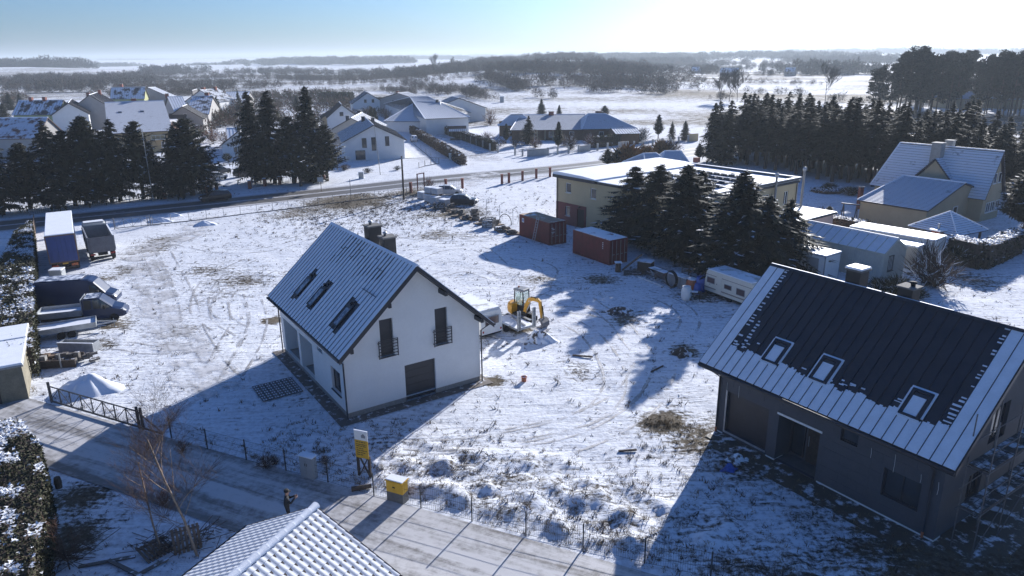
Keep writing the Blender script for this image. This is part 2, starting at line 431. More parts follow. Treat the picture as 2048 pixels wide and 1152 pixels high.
F = np.stack([idx[:-1, :-1], idx[:-1, 1:], idx[1:, 1:], idx[1:, :-1]], -1).reshape(-1, 4)
ground = np_obj('ground', np.stack([X, Y, Z], -1).reshape(-1, 3), F, M['ground'], smooth=True)
tag(ground, kind='structure')
_at = ground.data.attributes.new('bare', 'FLOAT', 'POINT'); _at.data.foreach_set('value', bare(X, Y).astype(np.float32).ravel())

def gz(x, y):
    """Height of the ground mesh at a point (bilinear)."""
    i = int(np.clip(np.searchsorted(gx, x) - 1, 0, nx - 2)); j = int(np.clip(np.searchsorted(gy, y) - 1, 0, ny - 2))
    fx = (x - gx[i]) / (gx[i + 1] - gx[i]); fy = (y - gy[j]) / (gy[j + 1] - gy[j])
    return float((Z[j, i] * (1 - fx) + Z[j, i + 1] * fx) * (1 - fy) + (Z[j + 1, i] * (1 - fx) + Z[j + 1, i + 1] * fx) * fy)
def on(px, py):
    p = G(px, py); p.z = gz(p.x, p.y); return p

def ribbon(name, pts, w, m, z=.004, kind='structure', drape=False, nacross=1):
    pts = np.array([p[:2] for p in pts]); n = len(pts)
    t = np.gradient(pts, axis=0); t /= np.linalg.norm(t, axis=1)[:, None]; nn = np.stack([-t[:, 1], t[:, 0]], 1)
    s = np.concatenate([[0], np.cumsum(np.linalg.norm(np.diff(pts, axis=0), axis=1))])
    k = nacross + 1; V = []; UV = []
    for i in range(n):
        ww = w[i] if hasattr(w, '__len__') else w
        for j in range(k):
            v = j / nacross; q = pts[i] + nn[i] * ww * (v - .5)
            V.append((q[0], q[1], (gz(q[0], q[1]) if drape else 0) + z)); UV.append((s[i], v))
    F = [(i * k + j, (i + 1) * k + j, (i + 1) * k + j + 1, i * k + j + 1) for i in range(n - 1) for j in range(nacross)]
    F = [f[::-1] for f in F]
    o = np_obj(name, np.array(V), np.array(F), m, smooth=True)
    uv = o.data.uv_layers.new(name='UVMap'); li = np.empty(len(o.data.loops), np.int32); o.data.loops.foreach_get('vertex_index', li)
    uv.data.foreach_set('uv', np.array(UV, np.float32)[li].ravel())
    return tag(o, kind=kind)
M['asphalt'] = ribbon_mat('snow_streaked_asphalt', (.105, .10, .097), (.50, .505, .53), .50, .68, along=.05, across=8.0,
                          center=[(.5, .06, .24), (.03, .10, .34), (.97, .12, .34), (.27, .14, -.22), (.74, .14, -.22)])
M['lane'] = ribbon_mat('icy_gravel_lane', (.18, .168, .155), (.53, .525, .53), .36, .58, along=.10, across=6.0,
                       center=[(.06, .16, -.12), (.5, .10, .05)])
M['track'] = ribbon_mat('packed_snow_track', (.44, .43, .42), (.72, .72, .74), .36, .54, along=.08, across=5.0, alpha_lo=1.5, alpha_max=.85)
M['rut'] = ribbon_mat('tyre_rut', (.30, .285, .27), (.58, .58, .60), .40, .58, along=.35, across=2.0, alpha_lo=2.0, alpha_max=.9)
ribbon('main_road', ROAD, 8.6, M['asphalt'], .005)
ribbon('lane', LANE, 4.9, M['lane'], .005)
ribbon('side_road', SIDE, 4.0, M['track'], .006)
ribbon('road_junction', JUNC, 7.5, M['track'], .010)
ribbon('yard_entrance', APRON, 7.0, M['track'], .008)
ribbon('yard_drive', DRIVE, 4.6, M['track'], .012)
# tyre ruts that swing through the yard
_ruts = [[(300, 500), (335, 590), (345, 660), (390, 740), (425, 775)], [(325, 500), (370, 590), (390, 660), (440, 740), (480, 770)],
         [(270, 560), (340, 600), (420, 590), (500, 600)], [(420, 760), (455, 690), (480, 640), (470, 590)], [(455, 765), (500, 690), (515, 640), (505, 600)],
         [(860, 470), (905, 455), (930, 440)], [(800, 530), (880, 500), (960, 500), (1010, 540)], [(1290, 730), (1250, 790), (1130, 850), (930, 890), (790, 895)],
         [(1330, 740), (1290, 810), (1170, 880), (980, 915), (800, 912)], [(1130, 640), (1190, 680), (1230, 760), (1180, 830), (1020, 870)],
         [(300, 470), (430, 500), (530, 500), (640, 470)], [(840, 560), (930, 540), (1000, 560)], [(240, 690), (330, 700), (420, 680)],
         [(1170, 600), (1230, 640), (1280, 700)], [(500, 520), (420, 560), (400, 620), (450, 660)], [(540, 540), (460, 580), (440, 630), (490, 665)]]
_gr = random.Random(17)
for k in range(16):       # further arcs where vehicles turned
    cx, cy, rr_, a0 = _gr.uniform(-24, -2), _gr.uniform(58, 92), _gr.uniform(5, 13), _gr.uniform(0, 6.28)
    _ruts.append([Vector((cx + rr_ * math.cos(a0 + t), cy + rr_ * .8 * math.sin(a0 + t))) for t in np.linspace(0, _gr.uniform(.7, 1.9), 6)])
for k in range(6):
    cx, cy, rr_, a0 = _gr.uniform(-2, 8), _gr.uniform(44, 66), _gr.uniform(4, 9), _gr.uniform(0, 6.28)
    _ruts.append([Vector((cx + rr_ * math.cos(a0 + t), cy + rr_ * math.sin(a0 + t))) for t in np.linspace(0, _gr.uniform(.6, 1.5), 6)])
for r_ in _ruts:
    pts = catmull(r_ if isinstance(r_[0], Vector) else gp(*r_), .8); t = np.gradient(pts, axis=0); t /= np.linalg.norm(t, axis=1)[:, None]
    for s in (-.75, .75):
        ribbon('tyre_track', pts + np.stack([-t[:, 1], t[:, 0]], 1) * s, .26, M['rut'], .018, kind='structure', drape=True)

# ---------------------------------------------------------------- haze
_h = MB().box(-9600, -200, -6, 9600, 9600, 78).build('haze', [])
_hm = bpy.data.materials.new('haze_air'); _hm.use_nodes = True; _hm.node_tree.nodes.clear()
_ho = _hm.node_tree.nodes.new('ShaderNodeOutputMaterial'); _hv = _hm.node_tree.nodes.new('ShaderNodeVolumePrincipled')
_hv.inputs['Color'].default_value = (.78, .89, 1.0, 1); _hv.inputs['Density'].default_value = .00023; _hv.inputs['Anisotropy'].default_value = .20
_hm.node_tree.links.new(_hv.outputs[0], _ho.inputs['Volume']); _h.data.materials.append(_hm); tag(_h, kind='stuff')
# ---------------------------------------------------------------- houses: shared builders
def wall_poly(outline, holes, o, ax, az, inward, depth, m_wall=0, m_rev=0):
    """A wall sheet in the plane (ax, az) through o with rectangular openings and reveals. Returns an MB."""
    bm = bmesh.new(); o, ax, az, inward = Vector(o), Vector(ax), Vector(az), Vector(inward)
    P = lambda a, z: o + ax * a + az * z
    def loop(pts):
        vs = [bm.verts.new(P(*p)) for p in pts]
        return [bm.edges.new((vs[i], vs[(i + 1) % len(vs)])) for i in range(len(vs))]
    ed = loop(outline)
    for (a0, z0, a1, z1) in holes: ed += loop([(a0, z0), (a1, z0), (a1, z1), (a0, z1)])
    nrm = (-inward).normalized()
    bmesh.ops.triangle_fill(bm, use_beauty=True, use_dissolve=False, edges=ed, normal=nrm)
    bm.verts.index_update(); b = MB()
    fs = []
    for f in bm.faces:
        f.normal_update(); ids = [v.index for v in f.verts]
        fs.append(ids if f.normal.dot(nrm) > 0 else ids[::-1])
    b.mesh([v.co[:] for v in bm.verts], fs, m_wall); bm.free()
    d = inward.normalized() * depth
    for (a0, z0, a1, z1) in holes:
        c = [P(a0, z0), P(a1, z0), P(a1, z1), P(a0, z1)]
        for i in range(4):
            p, q = c[i], c[(i + 1) % 4]; quad = [p, q, q + d, p + d]
            n = (q - p).cross(d); mid = (p + q) / 2; ctr = (c[0] + c[2]) / 2
            b.poly(quad if n.dot(ctr - mid) > 0 else quad[::-1], m_rev)
    return b
def window(parent, o, ax, az, out, w, h, frame_m, glass_m, sashes=1, fw=.07, name='window', sill=None):
    """Window frame (part) with its panes (sub-parts); o is the lower corner on the glass plane."""
    o, ax, az, out = Vector(o), Vector(ax), Vector(az), Vector(out)
    b = MB(); d = out * .06
    for (a0, z0, a1, z1) in ((0, 0, w, fw), (0, h - fw, w, h), (0, fw, fw, h - fw), (w - fw, fw, w, h - fw)):
        b.frame_box(o + ax * a0 + az * z0, ax * (a1 - a0), az * (z1 - z0), d)
    for k in range(1, sashes):
        x = w * k / sashes; b.frame_box(o + ax * (x - fw * .6) + az * fw, ax * fw * 1.2, az * (h - 2 * fw), d)
    if sill: b.frame_box(o - ax * .06 - az * .05, ax * (w + .12), az * .045, out * sill)
    f = b.build(name, frame_m, parent)
    for k in range(sashes):
        x0 = w * k / sashes + fw * .5; x1 = w * (k + 1) / sashes - fw * .5
        MB().frame_box(o + ax * x0 + az * fw * .5 + out * .012, ax * (x1 - x0), az * (h - fw), out * .02).build('pane', glass_m, f)
    return f
def downpipe(parent, x, y, ztop, m, dx=0, dy=0, zk=.5):
    return MB().tube([(x + dx, y + dy, ztop), (x + dx * .9, y + dy * .9, ztop - .12), (x, y, ztop - zk), (x, y, .02)], .05, 8).build('downpipe', m, parent, smooth=True)

def seam_panel(w, ln, rib, snow_t, melt=None):
    """One roof sheet: local x across, y up the slope, z off the roof. Snow lies on the pan, the rib stays dark."""
    b = MB(); h = .045
    b.box(0, 0, 0, w, ln, .012, 0)
    b.prism([(0, 0, .012), (rib, 0, .012), (rib * .75, 0, h), (rib * .25, 0, h)], (0, ln, 0), 0)
    return b

# ---------------------------------------------------------------- white house
M['chim_dark'] = mat('dark_chimney_cladding', (.010, .011, .014), .7, .2, 2.0)
def white_house():
    W, L, OF, OB, S, HR, HE = 9.22, 12.5, .92, .62, .57, 8.95, 4.25
    t = thing('white_house', 'new white rendered house with snow on its dark seamed roof and a garage door', 'house', (WH[0], WH[1], 0), WH[2])
    run = W / 2 + S; sl = math.atan2(HR - HE, run); ln = math.hypot(run, HR - HE); tn = math.tan(sl)
    zr = lambda x: HE + (S + x) * tn if x <= W / 2 else HE + (W + S - x) * tn        # top of the roof
    zu = lambda x: zr(x) - .30
    X_, Y_, Z_ = Vector((1, 0, 0)), Vector((0, 1, 0)), Vector((0, 0, 1)); dp = .22
    gable = [(0, .34), (W, .34), (W, zu(W)), (W / 2, zu(W / 2)), (0, zu(0))]
    gar = (3.82, .06, 5.93, 2.46); wl = (2.36, 3.36, 3.22, 5.74); wr = (6.05, 3.28, 6.92, 5.68)
    fr = wall_poly(gable, [(3.82, .345, 5.93, 2.46), wl, wr], (0, 0, 0), X_, Z_, Y_, dp)
    fr.build('wall', M['white_render'], t)
    # long side x=0: window, slit, recessed porch and terrace door
    side = [(0, .34), (L, .34), (L, zu(0)), (0, zu(0))]
    hw, hv = (.85, 1.08, 2.40, 2.62), (3.80, 2.84, 4.75, 3.10)
    hp, hd = (5.75, .345, 8.30, 2.86), (8.75, .345, 11.85, 2.86)
    sd = wall_poly(side, [hw, hv], (0, 0, 0), Y_, Z_, X_, dp)
    sd.v.clear(); sd.f.clear(); sd.m.clear()
    sd = wall_poly(side, [hw, hv, hp, hd], (0, 0, 0), Y_, Z_, X_, dp)
    for (a0, z0, a1, z1) in (hp, hd):      # deep recess: side cheeks, back and ceiling
        dd = 1.5
        sd.poly([(dp, a0, z0), (dp, a0, z1), (dd, a0, z1), (dd, a0, z0)], 0); sd.poly([(dp, a1, z0), (dd, a1, z0), (dd, a1, z1), (dp, a1, z1)], 0)
        sd.poly([(dp, a0, z1), (dp, a1, z1), (dd, a1, z1), (dd, a0, z1)], 0); sd.poly([(dd, a0, z0), (dd, a0, z1), (dd, a1, z1), (dd, a1, z0)], 0)
    sd.build('wall', M['white_render'], t)
    b = MB(); b.poly([(W, 0, .34), (W, L, .34), (W, L, zu(W)), (W, 0, zu(W))]); b.build('wall', M['white_render'], t)
    b = MB(); b.poly([(W, L, .34), (0, L, .34), (0, L, zu(0)), (W / 2, L, zu(W / 2)), (W, L, zu(W))]); b.build('wall', M['white_render'], t)
    # plinth set back a little under the render
    b = MB(); i = .03
    b.box(i, i, -.3, 3.82, i + .2, .34); b.box(5.93, i, -.3, W - i, i + .2, .34); b.box(W - i - .2, i + .2, -.3, W - i, L - i, .34)
    b.box(i, i + .2, -.3, i + .2, 5.75, .34); b.box(i, 8.30, -.3, i + .2, 8.75, .34); b.box(i, 11.85, -.3, i + .2, L - i, .34); b.box(i + .2, L - i - .2, -.3, W - i - .2, L - i, .34)
    b.build('plinth', M['plinth'], t)
    for (a0, z0, a1, z1), n in ((hp, 2), (hd, 3)):
        b = MB().box(.05, a0 + .01, -.05, 1.5, a1 - .01, .30); b.build('porch_floor', M['concrete'], t)
    # garage door with section grooves
    g = MB(); n = 5
    for k in range(n):
        z0 = .06 + k * 2.40 / n; g.box(3.82, .16, z0 + .008, 5.93, .21, z0 + 2.40 / n - .008)
    g.box(3.82, .19, .06, 5.93, .215, 2.46)
    g.build('garage_door', M['dark_metal'], t)
    for (a0, z0, a1, z1) in (wl, wr):
        f = window(t, (a0, dp, z0), X_, Z_, -Y_, a1 - a0, z1 - z0, M['dark_metal'], M['dark_metal'], 1)
        f.name = 'balcony_window'
        b = MB(); y = -.16; z0r, z1r = z0 + .02, z0 + 1.12; xa, xb = a0 - .18, a1 + .18
        rl = b.box(xa + .026, y - .02, z1r - .03, xb - .026, y + .02, z1r).build('balcony_railing', M['dark_metal'], t)
        for x in (xa, xb): MB().box(x - .025, y - .025, z0r - .05, x + .025, y + .025, z1r).box(x - .02, y + .026, z0r + .1, x + .02, -.002, z0r + .14).box(x - .02, y + .026, z1r - .2, x + .02, -.002, z1r - .16).build('railing_post', M['dark_metal'], rl)
        for k in range(6):
            z = z0r + (z1r - z0r - .12) * k / 5
            MB().box(xa + .03, y - .018, z - .02, xb - .03, y + .018, z + .02).build('railing_bar', M['dark_metal'], rl)
        MB().box(a0 - .05, -.09, z0 - .05, a1 + .05, .1, z0 - .002).build('window_sill', M['dark_metal'], t)
    window(t, (dp, hw[0], hw[1]), Y_, Z_, -X_, hw[2] - hw[0], hw[3] - hw[1], M['dark_metal'], M['glass'], 2, sill=.3)
    window(t, (dp, hv[0], hv[1]), Y_, Z_, -X_, hv[2] - hv[0], hv[3] - hv[1], M['dark_metal'], M['glass'], 1, .05)
    window(t, (1.49, hd[0] + .5, .36), Y_, Z_, -X_, 2.2, 2.25, M['dark_metal'], M['glass'], 2)
    MB().box(1.42, hp[0] + .7, .34, 1.48, hp[0] + 1.7, 2.45).build('door', M['dark_metal'], t)
    # roof: deck, seamed sheets with snow, fascia boards, purlin ends
    b = MB(); th = .20
    for sgn in (0, 1):
        xe = -S if sgn == 0 else W + S
        pts = [(xe, -OF, HE - .06), (W / 2, -OF, HR - .06), (W / 2, -OF, HR - .06 - th), (xe, -OF, HE - .06 - th)]
        b.prism(pts if sgn else pts[::-1], (0, L + OF + OB, 0), 0)
    roof = b.build('roof', M['dark_metal'], t, recalc=True)
    n = 30; pw = (L + OF + OB) / n
    up = Vector((math.cos(sl), 0, math.sin(sl))); nn = Vector((-math.sin(sl), 0, math.cos(sl)))
    skl = [(9.42, 1.3, 2.85), (6.72, 1.3, 2.85), (2.15, 1.33, 2.85)]; sw = .78
    for k in range(n):
        y0 = -OF + k * pw; q = MB(); o = Vector((-S, y0, HE)); ax = Vector((0, pw, 0))
        P = lambda a, d, h: o + ax * a + up * d + nn * h
        def block(a0, d0, a1, d1, h0, h1, m): q.frame_box(P(a0, d0, h0), P(a1, d0, h0) - P(a0, d0, h0), P(a0, d1, h0) - P(a0, d0, h0), P(a0, d0, h1) - P(a0, d0, h0), m)
        block(0, 0, .995, ln, -.05, .006, 0)
        q.prism([P(.90, 0, .006), P(1.0, 0, .006), P(.98, 0, .05), P(.92, 0, .05)], P(.9, ln, .006) - P(.9, 0, .006), 0)
        # snow on the pan: broken where it has slid around the skylights, thinner near the ridge
        cuts = []
        for (yc, d0, d1) in skl:
            if abs(y0 + pw / 2 - yc) < sw / 2 + .12: cuts.append((d0 - .15 - rnd.random() * .1, d1 + .3 + rnd.random() * .45))
        rr = random.Random(k * 7 + 3); d = .02
        while d < ln - .05:
            e = min(ln - .04, d + .5 + rr.random() * .7); top = d > ln * .62 and 4 < k < 21
            if any(c0 < (d + e) / 2 < c1 for c0, c1 in cuts) or any(c0 < d < c1 for c0, c1 in cuts): d += .12; continue
            for c0, c1 in cuts:
                if d < c0 < e: e = c0
            if e - d < .03: d = e + .12; continue
            a0 = .03 + (rr.random() * .20 if top else rr.random() * .03); a1 = .89 - (rr.random() * .16 if top else 0)
            block(a0, d, a1, e, .007, .022 + rr.random() * .006, 1)
            d = e + (rr.choice((.004, .004, .05)) if top else .002)
        q.build('roof_sheet', [M['seam_metal'], M['snow_roof']], roof)
    b = MB()      # far slope in one piece: its seams cannot be seen from this side
    nn2 = Vector((math.sin(sl), 0, math.cos(sl))); up2 = Vector((-math.cos(sl), 0, math.sin(sl)))
    b.frame_box(Vector((W + S, -OF, HE)) - nn2 * .05, Vector((0, L + OF + OB, 0)), up2 * ln, nn2 * .07)
    b.build('roof_sheet', M['snow_roof'], roof)
    b = MB()
    b.prism([(W / 2 - .16, -OF - .01, HR - .06), (W / 2, -OF - .01, HR + .09), (W / 2 + .16, -OF - .01, HR - .06)], (0, L + OF + OB + .02, 0))
    b.build('ridge_cap', M['snow_roof'], roof, recalc=True)
    for sgn in (0, 1):
        xe = -S if sgn == 0 else W + S; u = Vector((W / 2 - xe, 0, HR - HE))
        b = MB(); b.frame_box((xe, -OF - .03, HE - .30), u, (0, .03, 0), (0, 0, .27)); b.build('fascia_board', M['dark_metal'], roof)
    for x in (.25, 2.75, 6.45, 8.95):
        b = MB(); b.box(x - .09, -OF + .02, zu(x) - .28, x + .09, .02, zu(x) - .01); b.build('purlin_end', M['dark_metal'], t)
    for (yc, d0, d1) in skl:
        o = Vector((-S, yc - sw / 2, HE)) + up * d0 + nn * .01; b = MB(); dl = d1 - d0
        for (a0, a1, e0, e1) in ((0, sw, 0, .09), (0, sw, dl - .16, dl), (0, .09, .09, dl - .16), (sw - .09, sw, .09, dl - .16)):
            b.frame_box(o + Vector((0, a0, 0)) + up * e0, Vector((0, a1 - a0, 0)), up * (e1 - e0), nn * .11)
        f = b.build('skylight', M['dark_metal'], roof)
        MB().frame_box(o + Vector((0, .1, 0)) + up * .1, Vector((0, sw - .2, 0)), up * (dl - .27), nn * .08).build('pane', M['frost'], f)
        for k in range(2):
            MB().frame_box(o + Vector((0, .5 - k * .3, 0)) + up * (dl + .08 + k * .2) , Vector((0, .22, 0)), up * .16, nn * .13).build('flashing', M['dark_metal'], f)
    b = MB()
    o = Vector((-S, .35, HE)) + up * 4.1 + nn * .12
    b.frame_box(o, (0, 2.0, 0), up * .04, nn * .04)
    for k in range(4): b.frame_box(o + Vector((0, .1 + k * .58, -.0)) - nn * .12, (0, .05, 0), up * .04, nn * .13)
    b.build('snow_guard', M['dark_metal'], roof)
    for (x, y, zt, s2) in ((5.25, 6.95, 9.85, .88), (5.3, 4.75, 9.5, .82)):
        c = MB().box(x - s2 / 2, y - s2 / 2, zr(x) - .6, x + s2 / 2, y + s2 / 2, zt - .09).build('chimney', M['chim_dark'], roof)
        MB().box(x - s2 / 2 - .07, y - s2 / 2 - .07, zt - .088, x + s2 / 2 + .07, y + s2 / 2 + .07, zt).build('chimney_cap', M['concrete_dark'], c)
        MB().lathe([(.09, 0), (.09, .16), (.15, .17), (.15, .24), (.02, .3)], (x - .1, y + .1, zt + .002), 10).build('flue', M['galv'], c, smooth=True)
    # gutters and downpipes
    for xe in (-S - .06, W + S + .06):
        MB().tube([(xe, -OF, HE - .1), (xe, L + OB, HE - .1)], .07, 8).build('gutter', M['dark_metal'], t, smooth=True)
    downpipe(t, -.08, -.09, HE - .15, M['dark_metal'], -.45, -.3); downpipe(t, -.08, L + .09, HE - .15, M['dark_metal'], -.45, .2)
    downpipe(t, W + .08, L + .05, HE - .15, M['dark_metal'], .45, .2); downpipe(t, W + .08, -.09, HE - .15, M['dark_metal'], .45, -.3)
    return t
M['concrete_dark'] = mat('dark_concrete', (.13, .13, .13), .9, .2, 3.0, .3, 25.0)
def frost_mat():
    m, nt, b = nodes('frosted_glass'); p = obj_co(nt); f = noise(nt, p, 2.5, 6.0, .6)
    nt.links.new(mixc(nt, ramp(nt, f, .4, .6), (.10, .13, .17), (.30, .34, .40)), b.inputs['Base Color']); b.inputs['Roughness'].default_value = .25
    return m
M['frost'] = frost_mat()
white_house()
# strip of gravel round the white house, and the plastic grid pavers before its porch
b = MB(); z = .012
for (x0, y0, x1, y1) in ((-.75, -.75, 9.75, .03), (-.75, .03, .03, 13.0), (9.2, .03, 9.75, 13.0), (.03, 12.5, 9.2, 13.0)):
    b.poly([(x0, y0, z), (x1, y0, z), (x1, y1, z), (x0, y1, z)])
M['gravel_frost'] = snowed('frosted_gravel', (.13, .11, .095), .22, 2.4, .08)
tag(b.build('gravel_strip', M['gravel_frost'], None, loc=(WH[0], WH[1], 0), rot=WH[2]), kind='structure')
def paver_grid():
    o = Vector((-.85, 5.4, 0)); t = thing('grid_paving', 'square mat of grey grid pavers in the snow before the porch', 'paving', (WH[0], WH[1], 0), WH[2])
    # squares of honeycomb pavers laid out from the porch, each a raised frame filled with snow
    n = 7; s = .37; me = None
    for i in range(n):
        for j in range(n):
            x, y = -1.0 - (i + 1) * s, 5.2 + j * s
            if me is None:
                q = MB(); w = .05; e = s - .02
                q.box(0, 0, 0, e, w, .05); q.box(0, e - w, 0, e, e, .05); q.box(0, w, 0, w, e - w, .05); q.box(e - w, w, 0, e, e - w, .05); q.box(e / 2 - .025, w, 0, e / 2 + .025, e - w, .045)
                q.box(w, w, 0, e / 2 - .025, e - w, .022, 1); q.box(e / 2 + .025, w, 0, e - w, e - w, .022, 1)
                ob = q.build('paver', [M['concrete_dark'], M['snow_roof']], t); me = ob.data; ob.location = (x, y, .01)
            else:
                ob = bpy.data.objects.new('paver', me); col.objects.link(ob); ob.parent = t; ob.location = (x, y, .01)
paver_grid()

# ---------------------------------------------------------------- grey house under construction
M['grey_board'] = mat('grey_insulation', (.070, .075, .088), .85, .10, 1.2, .12, 30.0)
M['board_joint'] = mat('joint_foam', (.07, .07, .075), .9, .2, 3.0)
def grey_house():
    W, L, OF, OB, S, HR, HE = 9.06, 12.15, .68, .73, 1.01, 8.93, 4.26
    t = thing('grey_house', 'unfinished grey house with bare dark seamed roof edged by snow, scaffold at its gable', 'house', (DH[0], DH[1], 0), DH[2])
    run = W / 2 + S; sl = math.atan2(HR - HE, run); ln = math.hypot(run, HR - HE); tn = math.tan(sl)
    zr = lambda y: HE + (S + y) * tn if y <= W / 2 else HE + (W + S - y) * tn
    zu = lambda y: zr(y) - .28
    X_, Y_, Z_ = Vector((1, 0, 0)), Vector((0, 1, 0)), Vector((0, 0, 1)); dp = .2
    hb, hp = (.62, .28, 3.34, 2.70), (3.95, .06, 6.32, 2.72)
    hs, hw = (7.34, 2.80, 8.22, 3.54), (9.6, 1.02, 11.30, 2.44)
    sd = wall_poly([(0, .05), (L, .05), (L, zu(0)), (0, zu(0))], [hb, hp, hs, hw], (0, 0, 0), X_, Z_, Y_, dp)
    a0, z0, a1, z1 = hp; dd = 1.2
    sd.poly([(a0, dp, z0), (a0, dd, z0), (a0, dd, z1), (a0, dp, z1)]); sd.poly([(a1, dp, z0), (a1, dp, z1), (a1, dd, z1), (a1, dd, z0)])
    sd.poly([(a0, dp, z1), (a0, dd, z1), (a1, dd, z1), (a1, dp, z1)]); sd.poly([(a0, dd, z0), (a1, dd, z0), (a1, dd, z1), (a0, dd, z1)])
    w1 = sd.build('wall', M['grey_board'], t)
    gl = [(0, .05), (W, .05), (W, zu(W)), (W / 2, zu(W / 2)), (0, zu(0))]
    wall_poly(gl, [(2.4, 1.0, 3.7, 2.4), (3.6, 3.6, 5.2, 5.4)], (L, 0, 0), Y_, Z_, -X_, dp).build('wall', M['grey_board'], t)
    wall_poly(gl, [], (0, 0, 0), Y_, Z_, X_, dp).build('wall', M['grey_board'], t)
    wall_poly([(0, .05), (L, .05), (L, zu(W)), (0, zu(W))], [], (0, W, 0), X_, Z_, -Y_, dp).build('wall', M['grey_board'], t)
    # insulation boards picked out by hairline joints: thin proud boards on the visible long side
    k = 0
    for iz in range(7):
        for ix in range(13):
            x0 = ix * 1.0 - (.5 if iz % 2 else 0); x1 = x0 + .985; zA = .06 + iz * .5; zB = min(zA + .485, zu(0) - .02)
            x0 = max(x0, .01); x1 = min(x1, L - .01)
            if x1 - x0 < .15 or zB - zA < .1: continue
            if any(x0 < h[2] + .01 and x1 > h[0] - .01 and zA < h[3] + .01 and zB > h[1] - .01 for h in (hb, hp, hs, hw)): continue
            MB().box(x0, -.007 - rnd.random() * .004, zA, x1, .0, zB).build('insulation_board', M['grey_board'], w1)
    window(t, (hb[0], dp, hb[1]), X_, Z_, -Y_, hb[2] - hb[0], hb[3] - hb[1], M['dark_metal'], M['dark_metal'], 1, .05).name = 'roller_shutter'
    b = MB(); b.box(hb[0] - .10, -.02, hb[1] - .12, hb[0], .17, hb[3] + .02); b.box(hb[0], -.02, hb[1] - .12, hb[2], .17, hb[1] - .01)
    b.build('window_reveal', M['galv'], t)
    MB().box(hp[0] - .1, -.03, hp[3] - .02, hp[2] + .1, -.004, hp[3] + .09).build('lintel_strip', M['white_paint'], t)
    d_ = MB().box(5.0, 1.12, .1, 6.1, 1.19, 2.45).build('door', M['wood_dark'], t)
    MB().box(5.10, 1.085, 1.0, 5.13, 1.118, 1.6).build('handle', M['galv'], d_)
    window(t, (4.05, 1.19, .2), X_, Z_, -Y_, .8, 2.2, M['dark_metal'], M['glass'], 1, .06)
    window(t, (hs[0], dp, hs[1]), X_, Z_, -Y_, hs[2] - hs[0], hs[3] - hs[1], M['dark_metal'], M['glass'], 1, .06)
    window(t, (hw[0], dp, hw[1]), X_, Z_, -Y_, hw[2] - hw[0], hw[3] - hw[1], M['dark_metal'], M['glass'], 2, .07)
    window(t, (L - dp, 2.4, 1.0), Y_, Z_, X_, 1.3, 1.4, M['dark_metal'], M['glass'], 2); window(t, (L - dp, 3.6, 3.6), Y_, Z_, X_, 1.6, 1.8, M['dark_metal'], M['glass'], 2)
    for (x0, x1) in ((6.45, L + .03), (3.42, 3.93), (-.03, .5)):
        MB().box(x0, -.035, -.02, x1, -.012, .085).build('base_strip', M['white_paint'], t)
    MB().box(L + .012, -.035, -.02, L + .035, .55, .085).build('base_strip', M['white_paint'], t)
    MB().box(3.935, -.035, -.02, 3.955, .7, .085).build('base_strip', M['white_paint'], t)
    MB().box(.05, .05, -.3, L - .05, W - .05, .05).build('foundation', M['concrete_dark'], t)
    # roof
    b = MB(); th = .2
    for sgn in (0, 1):
        ye = -S if sgn == 0 else W + S
        pts = [(-OF, ye, HE - .06), (-OF, W / 2, HR - .06), (-OF, W / 2, HR - .06 - th), (-OF, ye, HE - .06 - th)]
        b.prism(pts if sgn == 0 else pts[::-1], (L + OF + OB, 0, 0))
    roof = b.build('roof', M['seam_metal'], t, recalc=True)
    up = Vector((0, math.cos(sl), math.sin(sl))); nn = Vector((0, -math.sin(sl), math.cos(sl)))
    Lr = L + OF + OB; n = 26; pw = Lr / n
    skl = [(2.95, 1.48, 2.88), (5.74, 1.48, 2.90), (10.2, 1.48, 2.88)]; sw = .92
    rr = random.Random(5)
    for k in range(n):
        x0 = -OF + k * pw; q = MB(); o = Vector((x0, -S, HE)); ax = Vector((pw, 0, 0))
        P = lambda a, d, h: o + ax * a + up * d + nn * h
        def block(a0, d0, a1, d1, h0, h1, m): q.frame_box(P(a0, d0, h0), P(a1, d0, h0) - P(a0, d0, h0), P(a0, d1, h0) - P(a0, d0, h0), P(a0, d0, h1) - P(a0, d0, h0), m)
        block(0, 0, .995, ln, -.05, .005, 0); block(.96, 0, 1.0, ln, .005, .05, 0)
        xc = x0 + pw / 2
        full = k in (0, 1) or k in (n - 1, n - 2)
        if full:
            block(.02, .02, .95, ln - .05, .006, .032, 1)
        else:
            e = 1.52 + .12 * math.sin(k * 1.7) + rr.random() * .1
            inside = [s for s in skl if abs(xc - s[0]) < sw / 2 + .1]
            if inside: e = min(e, inside[0][1] - .06)
            block(.02, .02, .95, e, .006, .03, 1)
            a = .02                      # ragged upper edge
            while a < .9:
                wd = .10 + rr.random() * .2; block(a, e, min(.95, a + wd), e + rr.random() * .12, .006, .026, 1); a += wd + rr.random() * .06
            if rr.random() < .75 and not inside:     # crumbs that stayed on the seams
                for _ in range(rr.randint(1, 3)):
                    d = e + .15 + rr.random() * .45; a = rr.random() * .5; block(a, d, a + .25 + rr.random() * .35, d + .035 + rr.random() * .05, .006, .018, 1)
        if k in (2, 3) or k == n - 3:    # snow comb between the clips beside the covered sheets
            d = 1.9
            while d < ln - .1:
                w_ = (.85 if d < 3.4 else .5) * (1.0 if k != 3 else .7)
                if not (k == 3 and d > 3.6) and rr.random() > .2:
                    wd = w_ * (.5 + .5 * rr.random()); a0 = .02 if k != n - 3 else .93 - wd
                    block(a0, d, min(.94, a0 + wd), d + .05 + rr.random() * .06, .006, .022, 1)
                d += .16 + .11 * rr.random()
        q.build('roof_sheet', [M['seam_metal'], M['snow_roof']], roof)
